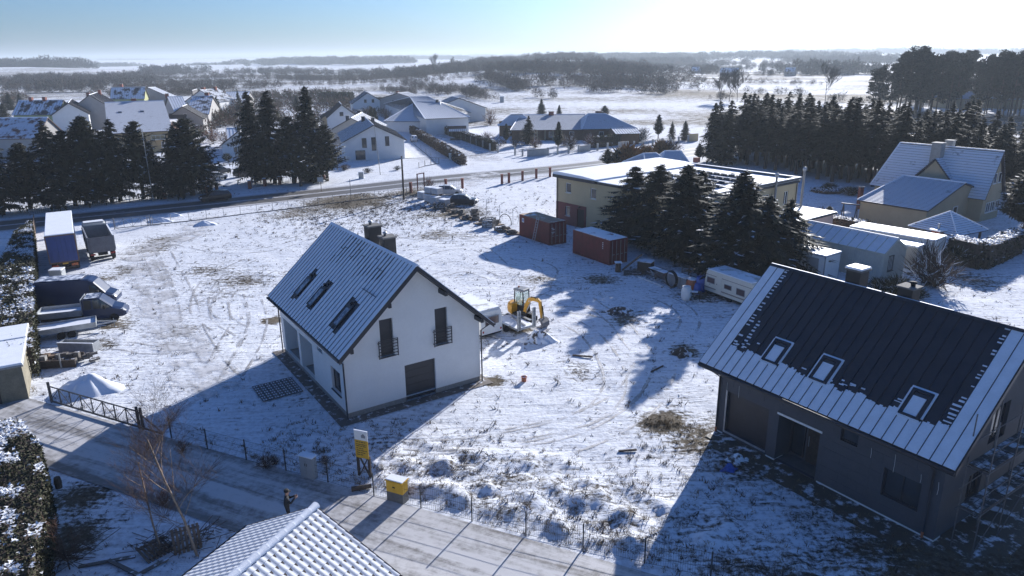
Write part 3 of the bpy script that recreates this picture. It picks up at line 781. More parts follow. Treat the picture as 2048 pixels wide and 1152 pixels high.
    nn2 = Vector((0, math.sin(sl), math.cos(sl))); up2 = Vector((0, -math.cos(sl), math.sin(sl)))
    MB().frame_box(Vector((-OF, W + S, HE)) - nn2 * .05, Vector((Lr, 0, 0)), up2 * ln, nn2 * .06).build('roof_sheet', M['seam_metal'], roof)
    b = MB(); b.prism([(-OF, W / 2 - .15, HR - .04), (-OF, W / 2, HR + .07), (-OF, W / 2 + .15, HR - .04)], (Lr, 0, 0)); b.build('ridge_cap', M['seam_metal'], roof, recalc=True)
    MB().box(-OF, W / 2 + .02, HR + .03, -OF + 6.5, W / 2 + .11, HR + .085).build('ridge_snow', M['snow_roof'], roof)
    MB().box(-OF + 6.7, W / 2 + .03, HR + .03, -OF + 10, W / 2 + .10, HR + .075).build('ridge_snow', M['snow_roof'], roof)
    for (xe, dx) in ((-OF, -.03), (L + OB, .0)):
        for sgn in (0, 1):
            ye = -S if sgn == 0 else W + S; u = Vector((0, W / 2 - ye, HR - HE))
            MB().frame_box((xe + dx, ye, HE - .28), u, (.03, 0, 0), (0, 0, .30)).build('fascia_board', M['dark_metal'], roof)
    for (xc, d0, d1) in skl:
        o = Vector((xc - sw / 2, -S, HE)) + up * d0 + nn * .008; b = MB(); dl = d1 - d0; g = .14
        for (a0, a1, e0, e1) in ((0, sw, 0, g * .6), (0, sw, dl - g, dl), (0, g, g * .6, dl - g), (sw - g, sw, g * .6, dl - g)):
            b.frame_box(o + Vector((a0, 0, 0)) + up * e0, Vector((a1 - a0, 0, 0)), up * (e1 - e0), nn * .13)
        f = b.build('skylight', M['dark_metal'], roof)
        MB().frame_box(o + Vector((g, 0, 0)) + up * g * .6, Vector((sw - 2 * g, 0, 0)), up * (dl - g * 1.6), nn * .06).build('pane', M['glass'], f)
        MB().frame_box(o + Vector((g + .02, 0, 0)) + up * (g * .6 + .01) + nn * .061, Vector((sw - 2 * g - .06, 0, 0)), up * (dl - g * 1.6 - .22), nn * .03).build('snow_patch', M['snow_roof'], f)
        b = MB()
        for (a0, a1, e0, e1) in ((-.10, sw + .10, dl + .0, dl + .13), (-.12, -.01, -.05, dl), (sw + .01, sw + .11, .1, dl), (-.05, sw, -.12, -.01)):
            b.frame_box(o + Vector((a0, 0, 0)) + up * e0 - nn * .0, Vector((a1 - a0, 0, 0)), up * (e1 - e0), nn * .05)
        b.build('snow_rim', M['snow_roof'], f)
    for (x, y, zt, s2, sn) in ((4.15, 5.15, 9.72, .80, 1), (6.9, 5.15, 9.48, .74, 0)):
        c = MB().box(x - s2 / 2, y - s2 / 2, zr(y) - .7, x + s2 / 2, y + s2 / 2, zt - .08).build('chimney', M['chim_dark'], roof)
        MB().box(x - s2 / 2 - .08, y - s2 / 2 - .08, zt - .078, x + s2 / 2 + .08, y + s2 / 2 + .08, zt).build('chimney_cap', M['concrete_dark'], c)
        if sn: MB().box(x - s2 / 2 - .07, y - s2 / 2 - .07, zt + .001, x + s2 / 2 + .07, y + s2 / 2 + .07, zt + .12).build('snow_cap', M['snow'], c, bevel=.05)
        else: MB().lathe([(.11, 0), (.11, .12), (.17, .13), (.17, .2), (.02, .22)], (x + .1, y + .1, zt + .002), 10).build('flue', M['black'], c, smooth=True)
    for ye in (-S - .06,):
        MB().tube([(-OF, ye, HE - .1), (L + OB, ye, HE - .1)], .07, 8).build('gutter', M['dark_metal'], t, smooth=True)
    downpipe(t, .1, -.10, HE - .15, M['dark_metal'], -.1, -.85, .7); downpipe(t, 11.72, -.10, HE - .15, M['dark_metal'], 0, -.85, .7)
    for x in (.1, 11.72): MB().tube([(x, -.10, -.02), (x, -.10, .30)], .062, 8).build('drain_sleeve', M['terracotta'], t)
    for k, (x, zz, l2) in enumerate(((.55, 3.2, .5), (1.35, 3.3, .7), (8.9, 3.1, .5), (10.0, 3.3, .9), (11.2, 2.9, .4), (11.95, 2.9, .6))):
        MB().tube([(x, -.02, zz), (x + .05, -.07, zz - l2 * .5), (x + .02, -.03, zz - l2)], .008, 4).build('loose_cable', M['white_paint'], t)
    return t
M['terracotta'] = mat('orange_plastic_pipe', (.40, .12, .05), .6, .15, 3.0)
grey_house()
b = MB(); z = .014
for (x0, y0, x1, y1) in ((.1, -1.0, 12.4, .05), (.9, -1.7, 11.5, -1.0), (12.1, .05, 14.5, 9.5)):
    b.poly([(x0, y0, z), (x1, y0, z), (x1, y1, z), (x0, y1, z)])
M['mud'] = snowed('frozen_mud', (.10, .085, .065), .30, 1.3, .06)
tag(b.build('mud_strip', M['mud'], None, loc=(DH[0], DH[1], 0), rot=DH[2]), kind='structure')

M['snow_film'] = snowed('thin_plank_snow', (.09, .08, .07), .45, 1.5, .08)
M['tube'] = mat('weathered_steel_tube', (.10, .10, .105), .6, .25, 4.0)
def scaffold():
    """Tube scaffold with snowy planks along the right gable of the grey house."""
    t = thing('scaffold', 'steel tube scaffold with snowy planks along the gable of the grey house', 'scaffold', (DH[0], DH[1], 0), DH[2])
    x0, x1 = 12.75, 13.6; ys = (.3, 2.6, 4.9, 7.2)
    for y in ys:
        for x in (x0, x1): MB().tube([(x, y, 0), (x, y, 6.4)], .026, 6).build('standard', M['tube'], t)
        for z_ in (2.0, 4.0): MB().tube([(x0, y, z_), (x1, y, z_)], .024, 6).build('transom', M['tube'], t)
    for x in (x0, x1):
        for z_ in (2.04, 3.0, 4.04, 5.0): MB().tube([(x, ys[0] - .3, z_), (x, ys[-1] + .3, z_)], .024, 6).build('ledger', M['tube'], t)
    for z_ in (2.07, 4.07):
        for j in range(3):
            for i in range(3):
                a = x0 + .04 + i * .27; y = ys[j] + .02
                MB().box(a, y, z_, a + .255, y + 2.26, z_ + .04, 0).box(a + .01, y + .02, z_ + .041, a + .245, y + 2.2, z_ + .06, 1).build('plank', [M['wood_dark'], M['snow_film']], t)
    for j in range(3): MB().tube([(x1 + .03, ys[j], .2), (x1 + .03, ys[j + 1], 2.0)], .022, 6).build('brace', M['tube'], t)
scaffold()
# ---------------------------------------------------------------- village houses
M['tile_snow'] = snowed('snow_on_tiles', (.06, .055, .06), .93, .9, .08, snow=(.72, .76, .83), stretch=(1, 1, 1))
M['tile_patchy'] = snowed('patchy_snow_dark_roof', (.035, .035, .045), .58, .55, .05, snow=(.72, .76, .83))
M['tile_red'] = snowed('patchy_snow_red_roof', (.13, .045, .035), .62, .7, .06, snow=(.72, .76, .83))
M['tile_dark'] = mat('dark_tiles', (.05, .045, .05), .7, .25, 2.0)
M['tile_brown'] = mat('brown_tiles', (.10, .06, .045), .8, .25, 2.0)
M['green_wall'] = mat('yellow_green_render', (.44, .45, .22), .85, .06, .8)
M['beige_wall'] = mat('beige_render', (.40, .33, .22), .85, .06, .8)
M['grey_wall'] = mat('grey_render', (.32, .31, .30), .85, .08, .8)
M['ochre_wall'] = mat('ochre_render', (.42, .30, .16), .85, .08, .8)
M['pink_wall'] = mat('pale_pink_render', (.52, .40, .36), .85, .08, .8)
M['timber'] = mat('timber_cladding', (.15, .085, .05), .85, .25, 3.0)

def slope_sheet(b, A, B, C, D, style, step, th, m_top, m_edge):
    """Roof slope with eave A->B and ridge D->C (quads in order): courses or seams are real steps and ribs."""
    A, B, C, D = map(Vector, (A, B, C, D)); nrm = (B - A).cross(D - A).normalized()
    if nrm.z < 0: nrm = -nrm
    n0 = nrm * th
    if style == 'tile':
        ln = max((D - A).length, (C - B).length); n = max(3, int(ln / step)); n = min(n, 48)
        for k in range(n):
            t0, t1 = k / n, (k + 1) / n
            p0, p1 = A.lerp(D, t0), B.lerp(C, t0); q0, q1 = A.lerp(D, t1), B.lerp(C, t1)
            up = nrm * (.085 if nrm.z < .80 else .045)
            b.poly([p0 + up, p1 + up, q1, q0], m_top); b.poly([p0, p1, p1 + up, p0 + up], m_edge)
        b.poly([A - n0, D - n0, C - n0, B - n0], m_edge)
    else:
        b.poly([A, B, C, D], m_top); b.poly([A - n0, D - n0, C - n0, B - n0], m_edge)
        w = (B - A).length; n = max(2, int(w / step))
        for k in range(n + 1):
            p = A.lerp(B, k / n); q = D.lerp(C, k / n)
            if (q - p).length < .3: continue
            b.frame_box(p, (B - A).normalized() * .05, q - p, nrm * .05, m_edge)
    for p, q in ((A, B), (B, C), (C, D), (D, A)):
        if (q - p).length > .01: b.poly([p - n0, q - n0, q, p], m_edge)

def house(name, label, r1, r2, e, hr, he, wall_m, roof_m, edge_m=None, cat='house', hip=(0, 0), oh=.45, ohg=.35, style='tile', step=.36, chims=(), wins=(), skyl=(), group=None, extra=None, base=0.0, asym=None, chim_m=None, snowtop=True, hwo=None):
    """A gabled or hipped house whose ridge ends (r1, r2) and one eave point e are read off the photograph at heights hr and he."""
    edge_m = edge_m or M['tile_dark']
    P1, P2, E = (G(*q[:2], hr) if len(q) == 2 else Vector(q) for q in (r1, r2, (e if len(e) == 3 else e)))
    if len(e) == 2: E = G(*e, he)
    d = Vector((P2.x - P1.x, P2.y - P1.y, 0)); Lr = d.length; d.normalize(); nrm = Vector((-d.y, d.x, 0))
    s = (Vector((E.x, E.y, 0)) - Vector((P1.x, P1.y, 0))).dot(nrm); hw = abs(s)
    if hwo: hw = hwo; s = -1 if nrm.y > 0 else 1
    if s > 0:                                                 # local -y always faces the measured eave
        P1, P2 = P2, P1; d = -d; nrm = -nrm; hip = (hip[1], hip[0])
    c = (P1 + P2) / 2; th = math.atan2(d.y, d.x)
    t = thing(name, label, cat, (c.x, c.y, base), th, group)
    # hip: how far the eave runs past the ridge end
    xl, xr = -Lr / 2 - hip[0], Lr / 2 + hip[1]; rl, rr_ = -Lr / 2, Lr / 2
    wl, wr = xl + (oh if hip[0] else ohg), xr - (oh if hip[1] else ohg); wy = hw - oh
    zw = lambda y: hr - (hr - he) * abs(y) / hw
    zt = zw(wy) - .12
    b = MB()
    def gab(x, hp): return [(x, -wy, -.4), (x, wy, -.4), (x, wy, zt)] + ([] if hp else [(x, 0, hr - .18)]) + [(x, -wy, zt)]
    b.poly(gab(wr, hip[1])); b.poly(gab(wl, hip[0])[::-1])
    b.poly([(wl, -wy, -.4), (wr, -wy, -.4), (wr, -wy, zt), (wl, -wy, zt)]); b.poly([(wr, wy, -.4), (wl, wy, -.4), (wl, wy, zt), (wr, wy, zt)])
    b.build('wall', wall_m, t)
    b = MB()
    slope_sheet(b, (xl, -hw, he), (xr, -hw, he), (rr_, 0, hr), (rl, 0, hr), style, step, .16, 0, 1)
    slope_sheet(b, (xr, hw, he), (xl, hw, he), (rl, 0, hr), (rr_, 0, hr), style, step, .16, 0, 1)
    if hip[0]: slope_sheet(b, (xl, hw, he), (xl, -hw, he), (rl, 0, hr), (rl, 0.001, hr), style, step, .16, 0, 1)
    if hip[1]: slope_sheet(b, (xr, -hw, he), (xr, hw, he), (rr_, 0.001, hr), (rr_, 0, hr), style, step, .16, 0, 1)
    roof = b.build('roof', [roof_m, edge_m], t)
    b = MB(); pts = [((rl, 0, hr + .03), (rr_, 0, hr + .03))]
    if hip[0]: pts += [((xl, -hw, he + .05), (rl, 0, hr + .03)), ((xl, hw, he + .05), (rl, 0, hr + .03))]
    if hip[1]: pts += [((xr, -hw, he + .05), (rr_, 0, hr + .03)), ((xr, hw, he + .05), (rr_, 0, hr + .03))]
    for k, (p, q) in enumerate(pts): MB().tube([p, q], .11, 6).build('ridge_tile', M['snow_roof'] if snowtop else edge_m, roof)
    for (u, y, ht, w) in chims:
        x = rl + (rr_ - rl) * u; z0 = zw(y) - .3
        k = MB().box(x - w / 2, y - w / 2, z0, x + w / 2, y + w / 2, hr + ht).build('chimney', chim_m or M['brick_red'], roof)
        MB().box(x - w / 2 - .08, y - w / 2 - .08, hr + ht + .002, x + w / 2 + .08, y + w / 2 + .08, hr + ht + .10).build('chimney_cap', M['concrete'], k)
    sl = math.atan2(hr - he, hw)
    for (u, v, w, h) in skyl:                                     # skylights on the measured slope
        x = xl + (xr - xl) * u; o = Vector((x, -hw + hw * v, he + (hr - he) * v)); up = Vector((0, math.cos(sl), math.sin(sl))); nn = Vector((0, -math.sin(sl), math.cos(sl)))
        f = MB().frame_box(o, (w, 0, 0), up * h, nn * .13).build('skylight', M['dark_metal'], roof)
        MB().frame_box(o + Vector((.08, 0, 0)) + up * .08 + nn * .131, (w - .16, 0, 0), up * (h - .16), nn * .02).build('pane', M['glass'], f)
    for (face, u, z0, w, h, *rest) in wins:
        sash = rest[0] if rest else 1; fm = rest[1] if len(rest) > 1 else M['white_paint']
        if face == 'f': o, ax, out = Vector((wl + (wr - wl) * u, -wy - .004, z0)), Vector((1, 0, 0)), Vector((0, -1, 0))
        elif face == 'b': o, ax, out = Vector((wr - (wr - wl) * u, wy + .004, z0)), Vector((-1, 0, 0)), Vector((0, 1, 0))
        elif face == 'r': o, ax, out = Vector((wr + .004, -wy + 2 * wy * u, z0)), Vector((0, 1, 0)), Vector((1, 0, 0))
        else: o, ax, out = Vector((wl - .004, wy - 2 * wy * u, z0)), Vector((0, -1, 0)), Vector((-1, 0, 0))
        window(t, o, ax, (0, 0, 1), out, w, h, fm, M['glass'], sash, .08, sill=.14)
    if extra: extra(t, dict(wl=wl, wr=wr, wy=wy, hw=hw, zt=zt, rl=rl, rr=rr_, xl=xl, xr=xr, zw=zw, roof=roof))
    return t

DK = M['dark_metal']
def balcony(t, x0, x1, y0, y1, z, m=None):
    b = MB(); b.box(x0, y0, z, x1, y1, z + .15); o = b.build('balcony', m or M['concrete'], t)
    for x in np.arange(x0, x1 + .01, max(.4, (x1 - x0) / 5)): MB().box(x - .03, y0, z + .152, x + .03, y0 + .05, z + 1.05).build('baluster', m or M['grey_paint'], o)
    MB().box(x0, y0 - .01, z + 1.052, x1, y0 + .06, z + 1.12).build('handrail', m or M['grey_paint'], o)

# left village
house('village_house', 'house with two chimneys, patchy snow on dark roof and yellow-green gable', (37, 201), (128, 200), (32, 226), 9.5, 5.6, M['green_wall'], M['tile_patchy'], style='seam', step=.8,
      chims=[(.42, 0, .9, .9), (.72, 0, .9, .9)], wins=[('r', .2, 1, 1.2, 1.4), ('r', .6, 1, 1.2, 1.4), ('r', .35, 4, 1.2, 1.4), ('r', .6, 4, 1.2, 1.4), ('f', .3, 3.4, 1.3, 1.2)], extra=lambda t, q: balcony(t, q['wr'] - 3, q['wr'] + 1.4, -q['wy'] - 1.2, -q['wy'] - .01, 3.0))
house('village_house', 'white two-storey house with sunlit snowy roof between two darker roofs', (136, 206), (143, 198), (160, 220), 9.0, 5.6, M['white_render'], M['snow_roof'], style='seam', step=.6, hwo=5.0,
      wins=[('f', .25, 3.4, 1.3, 1.5, 2), ('f', .6, 3.4, 1.3, 1.5, 2), ('f', .3, .9, 1.3, 1.4, 2), ('f', .65, .9, 1.3, 1.4, 2), ('l', .4, 4, 1, 1.2)])
house('village_house', 'tall grey-gabled house with white snow on its right roof slope', (178, 190), (196, 184), (210, 203), 10.5, 6.2, M['grey_wall'], M['snow_roof'], style='seam', step=.6, hwo=6.0,
      chims=[(.15, .8, .8, .9), (.8, -.8, .6, .9)], wins=[('l', .4, 6.5, 1, 1.1), ('f', .3, 3.6, 1.3, 1.4, 2)])
house('village_house', 'large house with an even snowy tiled roof, two small skylights and balconies', (209, 205), (327, 201), (326.5, 262), 10.5, 4.8, M['ochre_wall'], M['tile_snow'], step=.42,
      chims=[(.49, .5, .7, 1.1)], skyl=[(.2, .62, .8, 1.0), (.56, .62, .8, 1.0)], chim_m=M['brick_red'],
      wins=[('r', .3, 4.6, 1.1, 1.4), ('r', .62, 4.6, 1.1, 1.4), ('r', .42, 7.4, .9, 1.0), ('f', .2, 1, 1.4, 1.4, 2), ('f', .5, 1, 1.4, 1.4, 2), ('f', .8, 1, 1.4, 1.4, 2), ('r', .2, 1, 1.4, 1.4, 2)],
      extra=lambda t, q: (balcony(t, q['wr'] - 4.5, q['wr'] + .2, -q['wy'] - 1.5, -q['wy'] - .01, 2.9, M['cream_paint']),
                          MB().box(q['wr'] + .005, q['wy'] * .1, -.3, q['wr'] + 3.2, q['wy'], 4.6).build('annex', M['pink_wall'], t), MB().box(q['wr'] + .01, q['wy'] * .1 - .3, 4.602, q['wr'] + 3.6, q['wy'] + .3, 4.85).build('annex_roof', M['snow_roof'], t)))
house('village_house', 'far house with frosted roof, pale yellow-green gable and a tall chimney', (222, 175), (291, 174), (291, 196), 10, 5.5, M['green_wall'], M['tile_patchy'], style='seam', step=.9, chims=[(.72, -1, 1.3, 1.0)],
      skyl=[(.45, .55, 1.2, 1.2), (.1, .4, 1.2, .8)], wins=[('r', .4, 4, 1.3, 1.4), ('r', .4, 7, 1, 1)])
house('village_house', 'narrow house with blue-grey snowy roof behind the yellow-green gable', (296, 175), (311, 174), (312, 192), 9.5, 5, M['grey_wall'], M['tile_snow'], wins=[('f', .3, 2, 1.2, 1.3)])
house('village_house', 'house with snowy roof and red brick chimney at its right end', (334, 194), (364, 193), (333, 217), 9.0, 4.2, M['grey_wall'], M['snow_roof'], style='seam', step=.7, chims=[(.98, -.6, 1.0, 1.0)], wins=[('f', .4, 1.4, 1.3, 1.3, 2)])
house('village_house', 'grey house with snowy roof, brick chimney and dark melted patch at the ridge', (383, 193), (426, 192), (425, 215.5), 9.5, 5.0, M['grey_wall'], M['tile_patchy'], style='seam', step=.7, chims=[(.3, -.8, 1.0, 1.2)],
      wins=[('f', .2, 2.6, 1.3, 1.3, 2), ('f', .6, 2.6, 1.3, 1.3, 2), ('r', .4, 2.6, 1.2, 1.4)], extra=lambda t, q: balcony(t, q['wr'] + .01, q['wr'] + 2.2, -q['wy'] + .5, q['wy'] - .5, 2.4, M['white_paint']))
house('village_house', 'grey gabled house with a bare grey roof slope and snow along its eave', (364, 213), (374, 209), (404, 241), 8.0, 4.4, M['grey_wall'], M['concrete'], style='seam', step=.6, wins=[('l', .5, 5, .9, 1), ('f', .3, 1.4, 1.2, 1.3, 2)])
house('village_shed', 'low dark-roofed outbuilding with brick chimney before the grey gable', (338, 228), (374, 227), (338, 244), 6.0, 3.4, M['timber'], M['tile_dark'], cat='outbuilding', chims=[(.25, 0, 1.2, .8)], snowtop=False)
house('village_house', 'far white-gabled house with a bright snowy roof at the end of the village', (400, 180), (436, 177), (410, 199), 9.5, 5.2, M['white_render'], M['tile_patchy'], style='seam', step=.7, chims=[(.75, -.5, .9, 1.2), (.2, .3, .9, 1.0)], wins=[('r', .4, 4, 1.2, 1.4), ('f', .6, 2, 1.3, 1.3, 2)])
house('village_house', 'small far house with a white roof slope beside the brick chimney', (384, 181), (394, 178), (402, 193), 8.5, 5, M['timber'], M['snow_roof'], style='seam', step=.7)
house('village_house', 'low house with blue snowy roof behind the leftmost spruces', (452, 184), (500, 183), (452, 199), 7.5, 3.6, M['grey_wall'], M['snow_roof'], style='seam', step=.8, wins=[('f', .4, 1.2, 1.3, 1.3)])
def dormer(t, q, x, w, y0, zb, zt, m_wall, m_roof):
    b = MB(); b.box(x, y0, zb, x + w, 0, zt); d = b.build('dormer', m_wall, t)
    MB().prism([(x - .3, y0 - .3, zt), (x + w / 2, y0 - .3, zt + 1.0), (x + w + .3, y0 - .3, zt)], (0, -y0 + .2, 0)).build('dormer_roof', m_roof, d, recalc=True)
    window(t, (x + w * .3, y0 - .004, zb + .6), (1, 0, 0), (0, 0, 1), (0, -1, 0), w * .4, 1.1, M['white_paint'], M['glass'], 2)
house('village_house', 'house with red roof patched with snow and a wide reddish dormer', (-5, 236), (96, 234.5), (25, 268), 8.5, 4.4, M['grey_wall'], M['tile_red'], edge_m=M['tile_brown'], step=.4, wins=[('r', .3, 1, 1.2, 1.4), ('r', .6, 1, 1.2, 1.4), ('r', .45, 4.4, 1.1, 1.2)],
      extra=lambda t, q: dormer(t, q, -1.5, 6.5, -q['hw'] * .75, 5.0, 7.0, M['timber'], M['tile_red']))
house('bungalow', 'small white bungalow with attic slit window left of the tall spruces', (476.5, 262), (492, 255), (428, 297), 5.6, 2.5, M['white_render'], M['snow_roof'], style='seam', step=.6,
      wins=[('l', .35, 3.6, 1.0, .5), ('r', .35, 3.6, 1.0, .5), ('l', .4, .9, 2.6, 1.2, 3), ('r', .3, .9, 2.6, 1.2, 3)])
house('bungalow', 'low house with plain snowy roof and brick chimney behind the white bungalow', (452, 257), (500, 255), (452, 271), 5.2, 2.8, M['grey_wall'], M['snow_roof'], style='seam', step=.7, chims=[(.1, -.8, .6, .7)])
# white house beyond the road
def solar_strip(t, q):
    pass
house('white_gable_house', 'white house beyond the road with three tall dark windows in its gable', (747, 250), (731, 235), (684.5, 289), 7.2, 3.85, M['white_render'], M['snow_roof'], style='seam', step=1.0, edge_m=DK, oh=.6, ohg=.5,
      chims=[(.22, -.9, .55, .75), (.42, .9, .55, .75)], chim_m=DK,
      wins=[(f_, u, z, w, h, s, DK) for f_ in ('r', 'l') for (u, z, w, h, s) in ()])
house('hip_roof_house', 'house with snowy seamed hip roof and dark chimneys behind the white gable', (702, 236), (724, 224.5), (664, 258), 6.6, 3.2, M['grey_wall'], M['snow_roof'], style='seam', step=1.0, edge_m=DK, hip=(0, 0), chims=[(.08, -.5, .6, .9), (.5, -2.4, -.2, .8)], chim_m=DK)
house('gable_house', 'white-gabled house with a snowy roof behind the spruces and the hip roof', (683, 209), (678, 203.5), (709, 226), 8.0, 4.4, M['white_render'], M['snow_roof'], style='seam', step=.6, wins=[('l', .4, 4.7, 1.2, 1.3), ('r', .4, 4.7, 1.2, 1.3), ('l', .3, 1, 1.4, 1.4, 2), ('r', .3, 1, 1.4, 1.4, 2)])
house('annex_house', 'low annex with a sunlit snowy slope before the white gable', (667, 221), (664, 217), (693, 233), 5.4, 3.2, M['beige_wall'], M['snow_roof'], style='seam', step=.6)
house('field_house', 'lone white gabled house at the edge of the snowy field', (735.5, 185), (729, 182), (756, 199), 8.2, 4.2, M['white_render'], M['snow_roof'], style='seam', step=.8, edge_m=DK, wins=[('l', .36, 4.4, 1.1, 1.4), ('l', .6, 4.4, 1.1, 1.4), ('r', .36, 4.4, 1.1, 1.4), ('r', .6, 4.4, 1.1, 1.4)])
house('far_house', 'far house with blue snowy slope and a grey gable behind the hedge', (795, 186), (817, 184), (797, 199), 8, 4.2, M['grey_wall'], M['snow_roof'], style='seam', step=.8, chims=[(.9, -.4, .7, .8)], wins=[('r', .4, 4.4, 1, 1.2)])
house('long_house', 'big house with snowy hip roof and front wing beyond the side road', (833, 203.5), (880, 203.5), (801, 224), 7.4, 3.0, M['white_render'], M['snow_roof'], style='seam', step=.6, edge_m=DK, hip=(4.5, 5.5), chims=[(.1, .4, .6, .8)], chim_m=DK,
      skyl=[(.28, .55, 1.0, 1.0)], wins=[('f', .1, .8, 1.6, 1.5, 2), ('f', .35, .4, 2.4, 2.0, 2), ('f', .62, .8, 1.4, 1.5, 2), ('f', .82, .8, 1.4, 1.5, 2)])
house('long_house', 'snowy-roofed house with a raised front gable just behind the long hip roof', (820, 194), (856, 193), (812, 206), 8.4, 4.4, M['white_render'], M['snow_roof'], style='seam', step=.6, edge_m=DK, hip=(3, 4))
house('gable_house', 'white gabled house standing right of the long hip-roofed house', (918, 196), (905, 192.5), (943, 207), 7.6, 4.2, M['white_render'], M['snow_roof'], style='seam', step=.8, edge_m=DK, wins=[('l', .45, 1, 1.4, 1.8, 2), ('r', .45, 1, 1.4, 1.8, 2), ('f', .4, 1, 1.4, 1.4)])
house('hip_wing_house', 'brown-walled bungalow with snowy hip roof, left wing of the large villa', (1022, 229), (1045, 228.5), (984, 252), 5.6, 2.8, M['timber'], M['tile_snow'], hip=(3.6, 3.6), step=.4, wins=[('f', .2, .8, 1.2, 1.3), ('f', .6, .8, 1.2, 1.3), ('f', .8, .8, 1.2, 1.3)])
house('hip_middle_house', 'brown-walled middle range of the large snowy-roofed villa with porch columns', (1040, 229.5), (1170, 228.5), (1090, 260), 5.2, 2.6, M['timber'], M['tile_snow'], hip=(2.0, 2.0), step=.4, chims=[(.48, -.4, .8, 1.4)],
      wins=[('f', .2, .4, 1.6, 2, 2), ('f', .45, .8, 1.2, 1.3), ('f', .7, .8, 1.2, 1.3)], extra=lambda t, q: [MB().tube([(x, -q['wy'] - 1.3, 0), (x, -q['wy'] - 1.3, 2.5)], .14, 8).build('column', M['beige_wall'], t, smooth=True) for x in (-4, -2, 0, 2)])
house('hip_wing_house', 'brown-walled right wing of the large villa with the tallest snowy hip roof', (1176, 227.5), (1210, 227), (1205, 258), 6.0, 2.8, M['timber'], M['tile_snow'], hip=(2.6, 7.0), step=.4, chims=[(.65, 1.6, .5, 1.3)], chim_m=M['tile_brown'], wins=[('f', .3, .8, 1.2, 1.3), ('f', .6, .8, 1.2, 1.3)])
house('carport', 'low snowy carport roof at the right end of the villa', (1222, 257), (1272, 256), (1222, 268), 3.4, 2.6, M['timber'], M['snow_roof'], cat='carport', style='seam', step=.6)
house('garden_shed', 'small garden shed with snowy roof beside the pillared hedge', (897, 252), (932, 251), (898, 263), 3.6, 2.2, M['wood'], M['snow_roof'], cat='shed', style='seam', step=.5)
# houses in the pines
house('forest_house', 'house with blue snowy hip roof half hidden among the pines', (1897, 184), (1950, 183.5), (1897, 199), 5.5, 3.2, M['beige_wall'], M['tile_snow'], hip=(3, 4), hwo=5.5, wins=[('f', .4, 1.5, 1.4, 1.3, 2)])
house('forest_house', 'snowy-roofed house at the right edge of the pine wood', (2003, 185), (2060, 184), (1992, 205), 5.5, 3.2, M['beige_wall'], M['snow_roof'], style='seam', step=.6, hip=(2, 2), hwo=5.5, wins=[('f', .4, 1.5, 1.4, 1.3, 2)])
# canopies behind the flat roofed building
house('pavilion', 'low snowy tiled pavilion roof behind the flat-roofed building, left of a pair', (1287, 307), (1312, 306), (1272, 323), 4.7, 2.6, M['timber'], M['tile_snow'], cat='pavilion', hip=(1.6, 1.6), step=.35)
house('pavilion', 'low snowy tiled pavilion roof behind the flat-roofed building, right of a pair', (1330, 302), (1362, 302), (1322, 321), 5.0, 2.6, M['timber'], M['tile_snow'], cat='pavilion', hip=(1.6, 1.6), step=.35)
# far farm buildings in the valley
for (r1, r2, e, lb) in (((1443, 136), (1478, 136), (1443, 147), 'long grey barn with snow on its roof far out in the fields'), ((1385, 134), (1400, 134), (1386, 142), 'small farmhouse left of the far grey barn'),
                        ((1572, 135), (1592, 135), (1572, 144), 'far farmhouse with a pale roof on the right of the fields'), ((1610, 132), (1630, 132), (1611, 141), 'farthest farmhouse beside bare trees at the right of the fields'),
                        ((912, 125), (930, 125), (913, 134), 'small house on the slope of the wooded hill'), ((820, 139), (832, 138), (822, 147), 'small house among the bare trees left of the wooded hill'),
                        ((1030, 128), (1050, 127), (1032, 135), 'snowy roof high on the wooded hill')):
    house('farm_building', lb, r1, r2, e, 7.5, 3.8, M['grey_wall'], M['tile_patchy'], cat='farmhouse', style='seam', step=1.5, hwo=5.0, wins=[('f', .3, 1.5, 1.5, 1.5), ('f', .65, 1.5, 1.5, 1.5)])

def white_gable_windows():
    """Tall dark windows in the gable that faces the camera."""
    t = bpy.data.objects['white_gable_house']
    fac = [o for o in col.objects if o.parent == t and o.name.startswith('wall')][0]
    xs = [v.co.x for v in fac.data.vertices]; ys = [v.co.y for v in fac.data.vertices]
    mw = t.matrix_basis
    side = 1 if (mw @ Vector((max(xs), 0, 0))).length < (mw @ Vector((min(xs), 0, 0))).length else -1
    x = max(xs) if side > 0 else min(xs); out = Vector((side, 0, 0)); ax = Vector((0, side, 0)); hy = max(ys)
    for (u, z0, w, h) in ((-.66 * hy, .12, 2.0, 1.95), (-.42 * hy, 2.55, .95, 2.0), (-.02 * hy - .5, 1.9, .9, 2.75), (.36 * hy, 2.75, .85, 2.0)):
        window(t, Vector((x, 0, z0)) + out * .004 + ax * u, ax, (0, 0, 1), out, w, h, DK, M['glass'], 2 if w > 1.5 else 1, .08)
white_gable_windows()

